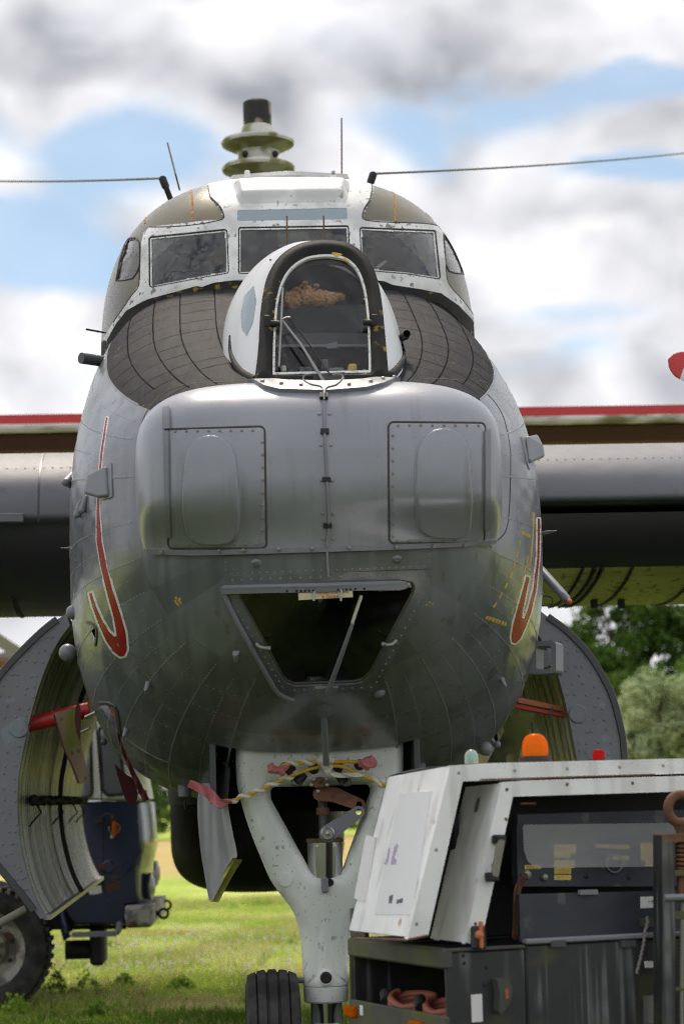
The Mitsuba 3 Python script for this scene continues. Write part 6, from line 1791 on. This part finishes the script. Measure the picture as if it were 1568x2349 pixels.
add('pull_rod', tube(np.array([twp((1558, 2070)), twp((1556, 2300)), twp((1558, 2500))]) - gE * .02, .009, 8), 'm_timber', bar1, smooth=50)
# wheels under the cart, below the frame
for a_ in (.45, 1.6):
    for e_ in (.14, DEP - .14):
        c = gw(a_, e_, .29 - gC[2])
        wk = add('cart_wheel', lathe([(0, -.07), (.15, -.07), (.16, 0), (.15, .07), (0, .07)], c, gE, 24), 'm_gblack', GPU, smooth=40)
        tyre(c, gE, .29, .17, .16, wk, grooves=3)

# rust along the sheet edges, hinges and bolts of the hood
re_ = HE(rline([(812, 2154), (934, 2157)], 20))[0]
add('rusty_edge', tube(re_, .006, 6), 'm_rust', hood, smooth=50)
add('rusty_edge', tube(SH(rline([(936, 2156), (980, 2147)], 10))[0] - gE * .002, .005, 6), 'm_rust', hood, smooth=50)
add('rusty_edge', tube(SH(rline([(1100, 1789), (1500, 1777)], 20))[0] - gE * .001, .003, 6), 'm_rust', hood, smooth=50)
add('hood_bolt', dots([(1052, 1774), (1180, 1768), (1300, 1764), (1420, 1760), (1520, 1757), (955, 2120), (1000, 1950)], SH, .008, .005), 'm_steel', hood, smooth=50, stuff=True)
add('frame_bolt', dots([(1162, 1812), (1300, 1800), (1450, 1797), (1090, 2120), (1130, 1985), (1160, 1880)], SI, .008, .005), 'm_rust', ihood, smooth=50, stuff=True)
for x in (1260, 1420):
    sideP('panel_hinge', [(x, 2158), (x + 34, 2157), (x + 34, 2172), (x, 2173)], 0, .014, 'm_fit_dark')
# ---------------------------------------------------------------- old truck parked behind on the left
TRK = thing('old_truck', 'old dark blue truck with cream cab top and rust patches parked behind on the left', 'truck')
tb = math.radians(-2.5)
tD, tE = np.array([math.cos(tb), -math.sin(tb), 0]), np.array([math.sin(tb), math.cos(tb), 0])
tC = at(240, 1990, 22.0)
TS = GPlane(tC, -tE)
TB_ = np.stack([tD, tE, UPZ], 1)


def cabloft(poly, depth, bow, x0=235, x1=318, round_=.10, inset=.0):
    p = np.asarray(poly, float)
    p = rline(np.vstack([p, p[:1]]), 14)[:-1]
    P = TS(p)[0] - (-tE) * 0
    wt = smoothstep_np(x0, x1, p[:, 0])[:, None]
    es = np.r_[0, .02, .06, np.linspace(.12, depth - .12, 9), depth - .06, depth - .02, depth]
    G = []
    c = P.mean(0)
    for e in es:
        k = np.clip(min(e, depth - e) / round_, 0, 1)
        sh = .03 * (1 - math.sqrt(max(1 - (1 - k) ** 2, 0)))
        b_ = bow * (1 - abs((e - depth / 2) / (depth / 2)) ** 2.4)
        G.append(P + (c - P) / np.linalg.norm(c - P, axis=1, keepdims=True) * sh + tE * e + tD * b_ * wt)
    m = grid_mesh(np.array(G), closed_v=True)
    pg = Polygon(p)
    V_, t_ = tri2d(pg, 60)
    f_ = TS(V_)[0]
    cap = trimesh.Trimesh(f_ + (c - f_) * .0, t_, process=False)
    # shrink the cap to the first ring
    return m, G


def cab_part(nm, poly, mat, lab=None, depth=2.05, bow=.10, smooth=40):
    m, G = cabloft(poly, depth, bow)
    g0 = G[0]
    pl = drape(Polygon(proj(g0)), TS, -.05, 0.0, 40)
    key = add(nm, cat(m), mat, TRK, smooth=smooth, label=lab)
    add(nm + '_side', pl, mat, TRK, smooth=smooth)
    return key


body = [(112, 1840), (318, 1838), (323, 1890), (327, 1943), (316, 1988), (318, 2076), (288, 2078), (286, 2123), (168, 2124), (150, 2100), (140, 2070), (128, 2040), (112, 2030)]
cab_part('cab_lower', body, 'm_tblue', 'dark blue lower cab of the truck')
upper = [(60, 1668), (90, 1642), (262, 1640), (282, 1655), (300, 1740), (317, 1836), (112, 1838), (60, 1838)]
cab_part('cab_upper', upper, 'm_cream', 'cream upper cab of the truck')
TO = lambda k: TS.off(k)
for nm, poly in (('door_window', rpoly([(140, 1665), (207, 1665), (212, 1815), (207, 1829), (140, 1829)], 8)), ('front_window', rpoly([(226, 1668), (268, 1668), (290, 1822), (248, 1826), (236, 1815)], 10))):
    add(nm, drape(poly.buffer(3), TO(.0), -.002, .012, 10), 'm_rubber', TRK, smooth=30)
    add(nm + '_pane', drape(poly.buffer(-4), TO(.0), .0, .015, 20), 'm_tglass', TRK, smooth=30)
add('door_seam', cat(*[bar(TO(.004)(np.array(a, float))[0], TO(.004)(np.array(b, float))[0], .012, .004, up=tuple(-tE)) for a, b in (((219, 1650), (234, 1840)), ((234, 1840), (238, 2024)), ((238, 2024), (142, 2026)))]), 'm_black', TRK, stuff=True)
add('body_crease', strip(np.array([(322, 1955), (300, 1985), (275, 2012), (240, 2024)]), TS, .02, .012, 6), 'm_tblue', TRK, smooth=50)
add('rust_patch', drape(Polygon([(140, 2030), (190, 2024), (236, 2026), (262, 2010), (276, 2006), (272, 2040), (256, 2048), (230, 2046), (200, 2052), (170, 2050), (155, 2068), (148, 2062)]), TS, -.002, .004, 8), 'm_trust', TRK, smooth=30, label='rust patch under the cab door')
add('bare_patch', drape(Polygon([(197, 2034), (212, 2032), (232, 2032), (234, 2048), (222, 2052), (206, 2053)]), TS, .002, .006, 8), 'm_labelw', TRK)
for x, y in ((238, 1880), (240, 1989)):
    P_ = TO(.02)(np.array([x, y], float))[0]
    h_ = add('door_hinge', place(cbox((.075, .05, .06), .01), TB_, P_ - tD * .035), 'm_trust', TRK)
    add('hinge_disc', lathe([(.062, 0), (.062, .02), (.05, .03), (0, .03)], TO(.0)(np.array([x + 9, y], float))[0], -tE, 20), 'm_tblue' if y > 1900 else 'm_trust', h_, smooth=30)
P_ = TO(.03)(np.array([262., 1901]))[0]
il = add('indicator', tm(hull([(P_ + UPZ * .045, .022), (P_ - UPZ * .05, .022), (P_ + tE * .05, .03)], 16)), 'm_amber', TRK, smooth=50, label='orange indicator lamp on the truck side')
add('indicator_bezel', cat(torus(P_ + tE * .03, -tE, .05, .008), tube(np.array([P_ - UPZ * .09 - tD * .02, P_ - UPZ * .06 - tD * .018]), .02, 10)), 'm_steel', il, smooth=50)
# fender, step, bumper
add('fender', drape(Polygon([(112, 2050), (126, 2036), (140, 2062), (150, 2095), (156, 2125), (162, 2150), (146, 2160), (138, 2130), (126, 2090)]), TO(.06), -.5, lambda d: .02 + .05 * smooth01(d, 10), 6), 'm_tblue', TRK, smooth=50)
add('step_plate', bar(TO(.10)(np.array([166., 2145]))[0], TO(.10)(np.array([268., 2142]))[0], .16, .045), 'm_fit', TRK)
add('step_bracket', tube(np.array([TO(.08)(np.array([266., 2142]))[0], TO(.08)(np.array([272., 2134]))[0], TO(.0)(np.array([274., 2120]))[0]]), .03, 10), 'm_fit', TRK, smooth=50)
bp = rpoly([(287, 2078), (352, 2074), (356, 2088), (354, 2118), (344, 2128), (290, 2130), (286, 2100)], 6)
bm_ = add('bumper', drape(bp, TO(.06), -.45, lambda d: .0 + .03 * smooth01(d, 6), 5), 'm_rim', TRK, smooth=40, label='scuffed pale bumper')
add('bumper_bar', bar(TO(-.3)(np.array([343., 2092]))[0], TO(-.3)(np.array([343., 2092]))[0] + tE * 1.6 + tD * .04, .12, .17), 'm_rim', bm_)
for x, y, e in ((375, 2096, -.25), (382, 2077, -1.6)):
    c_ = TO(e)(np.array([x, y], float))[0]
    add('tow_shackle', cat(torus(c_, tE, .042, .013), bar(c_ - tD * .04, c_ - tD * .12, .03, .05)), 'm_black', bm_, smooth=40)
for x, y, e, r in ((328, 2034, -.35, .125), (341, 2004, -1.65, .12)):
    c_ = TO(e)(np.array([x, y], float))[0] + tD * .07
    hl = add('headlight', lathe([(0, -.12), (.09, -.10), (r, -.02), (r + .008, .0), (r, .015), (r - .01, .015)], c_, tD + np.array([0, -.12, 0]), 28), 'm_steel', TRK, smooth=40)
    add('headlight_lens', lathe([(r - .008, .008), (r * .6, .035), (0, .045)], c_, tD + np.array([0, -.12, 0]), 28), 'm_haze', hl, smooth=50)
add('grille', cat(*[bar(TO(-.4)(np.array([319., y]))[0] + tD * .03, TO(-.4)(np.array([319., y]))[0] + tD * .05 + tE * 1.2, .03, .03) for y in (1975, 1985, 1995)]), 'm_steel', TRK, stuff=True)
add('mirror_arm', tube(np.array([TO(0)(np.array([314., 1820]))[0], TO(.12)(np.array([334., 1815]))[0], TO(.14)(np.array([336., 1835]))[0]]), .012, 8), 'm_black', TRK, smooth=50)
# chassis below, rear body
add('chassis_rail', bar(TO(-.5)(np.array([-500., 2110]))[0], TO(-.5)(np.array([290., 2105]))[0], .1, .22), 'm_black', TRK)
add('fuel_tank', tube(np.array([TO(-.5)(np.array([150., 2180]))[0], TO(-.5)(np.array([216., 2178]))[0]]), .09, 14), 'm_black', TRK, smooth=40)
add('axle_beam', bar(TO(-.2)(np.array([-27., 2172]))[0], TO(-.2)(np.array([-27., 2172]))[0] + tE * 1.7, .12, .14), 'm_black', TRK)
P_ = TO(-.9)(np.array([224., 2180]))[0]
add('far_tyre_edge', tube(np.array([P_ - tE * .0 , P_ + tE * .2]), .02, 8), 'm_black', TRK)
add('spring_hanger', place(cbox((.14, .5, .36), .03), TB_, TO(-.6)(np.array([226., 2168]))[0]), 'm_black', TRK)
add('load_body', place(cbox((3.4, 2.1, 1.1), .03), TB_, TO(-1.08)(np.array([-480., 1870]))[0]), 'm_tblue', TRK)
for e, xx in ((.02, -27), (-1.75, -27), (.02, -900), (-1.75, -900)):
    c = TO(e)(np.array([xx, 2170.]))[0]; c[2] = .30
    tk = add('truck_wheel', lathe([(0, .10), (.06, .10), (.075, .05), (.16, .045), (.19, -.01), (.25, -.02), (.275, .05), (.335, .11), (.36, .115), (.365, -.1), (0, -.1)], c, -tE if e > -1 else tE, 48), 'm_rim', TRK, smooth=35, label='weathered rusty truck wheel rim' if (e > -1 and xx > -100) else None)
    tyre(c + tE * .02, tE, .58, .42, .35, tk, grooves=0)
    if e > -1 and xx > -100:
        lug, sd_ = [], []
        for k in range(44):
            a = k * 2 * np.pi / 44
            rd = math.cos(a) * tD + math.sin(a) * UPZ; tg = np.cross(tE, rd)
            for sgn in (-1, 1):
                Bm = np.stack([tg, np.cross(rd, tg), rd], 1)
                lug.append(place(cbox((.045, .15, .03), .006), Bm, c + rd * .577 + tE * (.02 + sgn * .11)))
        add('tread_lug', cat(*lug), 'm_rubber', tk, stuff=True)
        for k in range(8):
            a = k * 2 * np.pi / 8 + .3
            rd = math.cos(a) * tD + math.sin(a) * UPZ
            add('wheel_nut', lathe([(.018, 0), (.018, .03), (0, .035)], c + rd * .125 - tE * .045, -tE, 6), 'm_rust', tk, smooth=False)
            add('rim_hole', lathe([(0, .0), (.022, .0), (.022, .004), (0, .004)], c + rd * .225 - tE * -.012 , -tE, 14), 'm_black', tk, smooth=30)
# ---------------------------------------------------------------- ground, grass, plants, trees
xs = np.r_[-700, -200, np.linspace(-60, 60, 90), 200, 700]
ys = np.r_[-60, -10, np.linspace(0, 60, 70), 80, 100, 140, 200, 400, 900]
Xg, Yg = np.meshgrid(xs, ys, indexing='ij')
Zg = 0.05 * (meshkit.fbm(np.stack([Xg * .3, Yg * .3, 0 * Xg], -1), 3, 5) - .5) * (Yg < 70) - .26 * smoothstep_np(13, 22, Yg)
gm = grid_mesh(np.stack([Xg, Yg, Zg], -1))
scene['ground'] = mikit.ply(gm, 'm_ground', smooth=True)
labels['ground'] = {'label': 'grass painted shadow dark under the aircraft and sunlit airfield beyond to a straw coloured field', 'kind': 'structure'}


def gz(x, y): return 0.05 * (meshkit.fbm(np.stack([np.asarray(x) * .3, np.asarray(y) * .3, 0 * np.asarray(x)], -1), 3, 5) - .5) - .26 * smoothstep_np(13, 22, np.asarray(y, float))


def blades(n, hmin, hmax, seed, w=.006, spread=.5, clump=0.0):
    r = np.random.default_rng(seed)
    x, y = r.uniform(-spread, spread, n), r.uniform(-spread, spread, n)
    h = hmin + (hmax - hmin) * r.random(n) ** 1.8
    a = r.uniform(0, 2 * np.pi, n); lean = r.uniform(.1, .75, n) * h
    d = np.stack([np.cos(a), np.sin(a), 0 * a], -1); s = np.stack([-np.sin(a + .8), np.cos(a + .8), 0 * a], -1)
    b = np.stack([x, y, 0 * x - .02], -1)
    ww = (w * r.uniform(.7, 1.5, n))[:, None]
    p0, p1 = b - s * ww, b + s * ww
    m_ = b + d * (lean * .35)[:, None] + UPZ * (h * .6)[:, None]
    p2, p3 = m_ - s * ww * .7, m_ + s * ww * .7
    p4 = b + d * lean[:, None] + UPZ * h[:, None]
    V = np.stack([p0, p1, p2, p3, p4], 1).reshape(-1, 3)
    k = np.arange(n)[:, None] * 5
    F = np.concatenate([k + [0, 1, 3], k + [0, 3, 2], k + [2, 3, 4]])
    return trimesh.Trimesh(V, F, process=False)


scene['lawn_patch'] = {'type': 'shapegroup', 'a': mikit.ply(blades(1500, .03, .10, 1), 'm_blade', smooth=False), 'b': mikit.ply(blades(160, .05, .13, 2, .004), 'm_straw', smooth=False)}
scene['rough_patch'] = {'type': 'shapegroup', 'a': mikit.ply(blades(900, .06, .20, 3, .006), 'm_blade', smooth=False), 'b': mikit.ply(blades(320, .10, .26, 4, .0045), 'm_straw', smooth=False),
                        'c': mikit.ply(blades(260, .04, .14, 6, .014), 'm_weed', smooth=False)}
scene['shade_patch'] = {'type': 'shapegroup', 'a': mikit.ply(blades(1700, .04, .13, 15), 'm_blade_shade', smooth=False), 'b': mikit.ply(blades(120, .05, .14, 16, .004), 'm_straw', smooth=False)}  # blades coloured darker to stand for the aircraft's shadow
scene['dry_patch'] = {'type': 'shapegroup', 'a': mikit.ply(blades(1100, .03, .08, 11, .006), 'm_straw', smooth=False), 'b': mikit.ply(blades(250, .03, .08, 12), 'm_blade', smooth=False)}
n_ = 0
for gx in np.arange(-7.5, 9, 1.0):
    for gy in np.arange(17.1, 46, 1.0):
        if abs(gx) > 2.4 + gy * .17: continue
        x, y = gx + rng.uniform(-.15, .15), gy + rng.uniform(-.15, .15)
        f = float(meshkit.fbm(np.array([x * .5, y * .35, 4.0]), 3, 9))
        dry = (21 < gy < 22 and gx < -.6) or (f < .36 and gy > 19)
        rough = f > .56 or (22 < gy < 26 and (f > .42 or gx < -1.6))
        n_ += 1
        scene[f'grass__{n_:03d}'] = {'type': 'instance', 'sg': {'type': 'ref', 'id': 'shade_patch' if gy < 21 else 'dry_patch' if dry else 'rough_patch' if rough else 'lawn_patch'},
                                     'to_world': T().translate([x, y, float(gz(x, y))]).rotate([0, 0, 1], float(rng.uniform(0, 360))).scale([1.08, 1.08, rng.uniform(.8, 1.2)])}
labels['grass'] = {'label': 'green grass with dry stalks over the airfield', 'category': 'grass', 'kind': 'stuff'}
cx = rng.uniform(-6, 7, 2600); cy = 24.5 + 10 * rng.random(2600)
fk = meshkit.fbm(np.stack([cx * .5, cy * .4, 0 * cx + 2], -1), 3, 21) > .5
cx, cy = cx[fk], cy[fk]
scene['clover_flowers'] = mikit.ply(domes(np.stack([cx, cy, gz(cx, cy) + rng.uniform(.07, .12, len(cx))], -1), np.tile(UPZ, (len(cx), 1)), rng.uniform(.010, .020, len(cx)), .022), 'm_clover', smooth=60)
labels['clover_flowers'] = {'label': 'white clover heads scattered in the grass', 'category': 'flowers', 'kind': 'stuff'}


def weed(lab, vx, vy, y, h, n, seed, stalk=True):
    r = np.random.default_rng(seed)
    y = 1.86 * FOC / (vy - 1830 - (784 - vx) * .025)
    base = at(vx, vy, y); base[2] = float(gz(base[0], base[1]))
    k = thing('weed_plant', lab, 'weed', None)
    st, lv = [], []
    for i in range(n):
        a = r.uniform(0, 6.28); hh = h * r.uniform(.5, 1)
        tipp = base + np.array([math.cos(a), math.sin(a), 0]) * hh * r.uniform(.1, .4) + UPZ * hh
        b0 = base + np.array([r.uniform(-.22, .22), r.uniform(-.15, .15), 0])
        P = np.array([b0 * (1 - f) + tipp * f + np.array([0, 0, .05 * hh * math.sin(f * 3.1)]) for f in np.linspace(0, 1, 6)])
        st.append(tube(P, np.linspace(.004, .0015, 6), 4, caps=False))
        for j in range(16):
            f = r.uniform(.15, 1); c = b0 * (1 - f) + tipp * f
            d = np.array([r.normal(), r.normal(), r.uniform(-.2, .8)]); d /= np.linalg.norm(d)
            s = np.cross(d, [r.normal(), r.normal(), r.normal()]); s /= np.linalg.norm(s)
            L = r.uniform(.03, .075) * (1.2 - .6 * f); w = L * .28
            lv.append(np.array([c, c + d * L * .5 + s * w, c + d * L, c + d * L * .5 - s * w]))
    V = np.concatenate(lv); q = np.arange(len(lv))[:, None] * 4
    add('stem', cat(*st), 'm_weed', k, smooth=60, stuff=True)
    add('leaf', trimesh.Trimesh(V, np.concatenate([q + [0, 1, 2], q + [0, 2, 3]]), process=False), 'm_weed', k, smooth=False, stuff=True)


weed('leafy weed with tall stalks in front of the truck wheel', 125, 2285, 0, .40, 11, 1)
weed('tall thin weed between truck tyre and nose wheel', 200, 2280, 0, .32, 9, 2)
weed('low broad weed clump right of the truck tyre', 285, 2262, 0, .20, 18, 3)
weed('broad dock weed low at the bottom left', 215, 2335, 0, .20, 14, 4)
weed('weed clump at the bottom left corner', 40, 2325, 0, .24, 12, 5)
weed('weed clump left of the nose wheel', 420, 2262, 0, .16, 16, 6)


def leaves(C, N, size, seed, jit=.8):
    r = np.random.default_rng(seed)
    n = len(C)
    d = N + r.normal(0, jit, (n, 3)); d /= np.linalg.norm(d, axis=1, keepdims=True)
    a = np.cross(d, r.normal(0, 1, (n, 3))); a /= np.linalg.norm(a, axis=1, keepdims=True)
    b = np.cross(d, a)
    s = (size * r.uniform(.55, 1.3, n))[:, None]
    V = np.stack([C - a * s, C - b * s * .55, C + a * s, C + b * s * .55], 1).reshape(-1, 3)
    q = np.arange(n)[:, None] * 4
    return trimesh.Trimesh(V, np.concatenate([q + [0, 1, 2], q + [0, 2, 3]]), process=False)


def tree(nm, lab, x, y, h, w, mat, seed, n=5200, leaf=.17, low=.12, catg='tree', group=None, trunk=True):
    r = np.random.default_rng(seed)
    k = thing(nm, lab, catg, group)
    nb = 46
    cl = []
    for i in range(nb):                  # clumps spread through an uneven crown
        a = r.uniform(0, 6.28); f = r.random() ** .8
        zz = low + (1 - low) * f
        rad = w * math.sqrt(max(1 - ((zz - .45) / .58) ** 2, .04)) * r.uniform(.25, 1.0) ** .6
        cl.append((np.array([x + math.cos(a) * rad, y + math.sin(a) * rad, h * zz * r.uniform(.9, 1.02)]), w * r.uniform(.20, .38)))
    C, N = [], []
    per = n // nb
    for c, rr in cl:
        d = r.normal(0, 1, (per, 3)); d /= np.linalg.norm(d, axis=1, keepdims=True)
        q = r.random(per)[:, None] ** .35
        C.append(c + d * rr * q * np.array([1, 1, .75])); N.append(d + UPZ * .6)
    C, N = np.vstack(C), np.vstack(N)
    C[:, 2] = np.maximum(C[:, 2], .15)
    add('crown', leaves(C, N, leaf, seed), mat, k, smooth=False)
    if trunk:
        tr = [tube(np.array([[x, y, -.1], [x + .1, y, h * .3], [x - .05, y + .1, h * .62], [x + .05, y, h * .9]]), [.02 * h + .05, .016 * h + .03, .01 * h, .03], 8)]
        for c, rr in cl[::4]:
            b0 = np.array([x, y, max(c[2] - w * .5, h * .2)])
            tr.append(tube(np.array([b0, (b0 + c) / 2 + [0, 0, .1], c]), [.008 * h, .006 * h, .015], 5))
        add('trunk', cat(*tr), 'm_trunk', k, smooth=60)
    return k


def px(vx, y): return (vx - 784) / FOC * y


T_ = [('dark_tree', 'dark green tree highest at the left of the right hand tree line', 1390, 100, 9.9, 2.6, 'm_leaf'), ('dark_tree', 'dark green tree just right of the first in the right hand tree line', 1480, 101, 10.3, 2.5, 'm_leaf'),
      ('dark_tree', 'dark green tree cut by the right frame edge under the wing', 1580, 100, 9.7, 2.7, 'm_leaf'), ('dark_tree', 'dark tree behind the right bomb door', 1325, 104, 8.8, 1.5, 'm_leaf'),
      ('green_tree', 'mid green tree low at the right edge above the pale bush', 1590, 92, 6.6, 2.0, 'm_leaf_mid'), ('dark_tree', 'dark lower tree behind the pale bush', 1440, 96, 6.2, 2.4, 'm_leaf')]
for i, (nm, lab, vx, y, h, w, mat) in enumerate(T_):
    tree(nm, lab, px(vx, y), y, h, w, mat, 40 + i, n=6400, leaf=.16, group='trees in the right hand tree line')
tree('pale_bush', 'pale silvery green bush at the right edge', px(1500, 72), 72, 5.0, 1.75, 'm_leaf_light', 60, n=9000, leaf=.10, low=.05, catg='bush', trunk=True)
tree('pale_bush', 'second pale bush cut by the right frame edge', px(1620, 71), 71, 5.3, 1.7, 'm_leaf_light', 61, n=9000, leaf=.10, low=.05, catg='bush', trunk=True)
tree('pale_bush', 'lower pale bush beside the right bomb door', px(1432, 71), 71.5, 3.6, 1.0, 'm_leaf_light', 62, n=6000, leaf=.10, low=.05, catg='bush')
L_ = [(290, 4.4, 'm_leaf'), (375, 4.9, 'm_leaf_mid'), (470, 4.6, 'm_leaf'), (800, 5, 'm_leaf_mid')]
nmL = {375: 'green hedge bush between the truck and the fuselage in the distance', 470: 'dark hedge bush left of the black radome', 290: 'hedge bush behind the truck cab', 800: 'hedge bush seen through the opening of the nose leg'}
for i, (vx, h, mat) in enumerate(L_):
    tree('hedge_bush', nmL[vx], px(vx, 118), 118 + i % 3, h * 1.1, 1.9, mat, 80 + i, n=4200, leaf=.16, low=.03, catg='bush', group='hedge along the far field', trunk=False)
# weathered frame far left
fk = thing('timber_frame', 'weathered pale beam frame in the far left background', 'frame')
y_ = 40.0
add('diagonal_beam', bar(at(-90, 1410, y_), at(62, 1512, y_), .2, .17, up=(0, -1, 0)), 'm_timber', fk)
add('cross_tube', tube(np.array([at(-90, 1530, y_), at(90, 1496, y_)]), .11, 12), 'm_timber', fk, smooth=50)
add('rust_lump', sphere_(at(-2, 1521, y_ - .2), .12, (1.4, 1, .9), 2), 'm_rust', fk, smooth=50)
g0 = at(-90, 1410, y_); add('post', bar(np.array([g0[0], y_, -.1]), g0, .2, .2, up=(0, -1, 0)), 'm_timber', fk)
g0 = at(90, 1496, y_); add('post', bar(np.array([g0[0], y_, -.1]), g0, .2, .2, up=(0, -1, 0)), 'm_timber', fk)
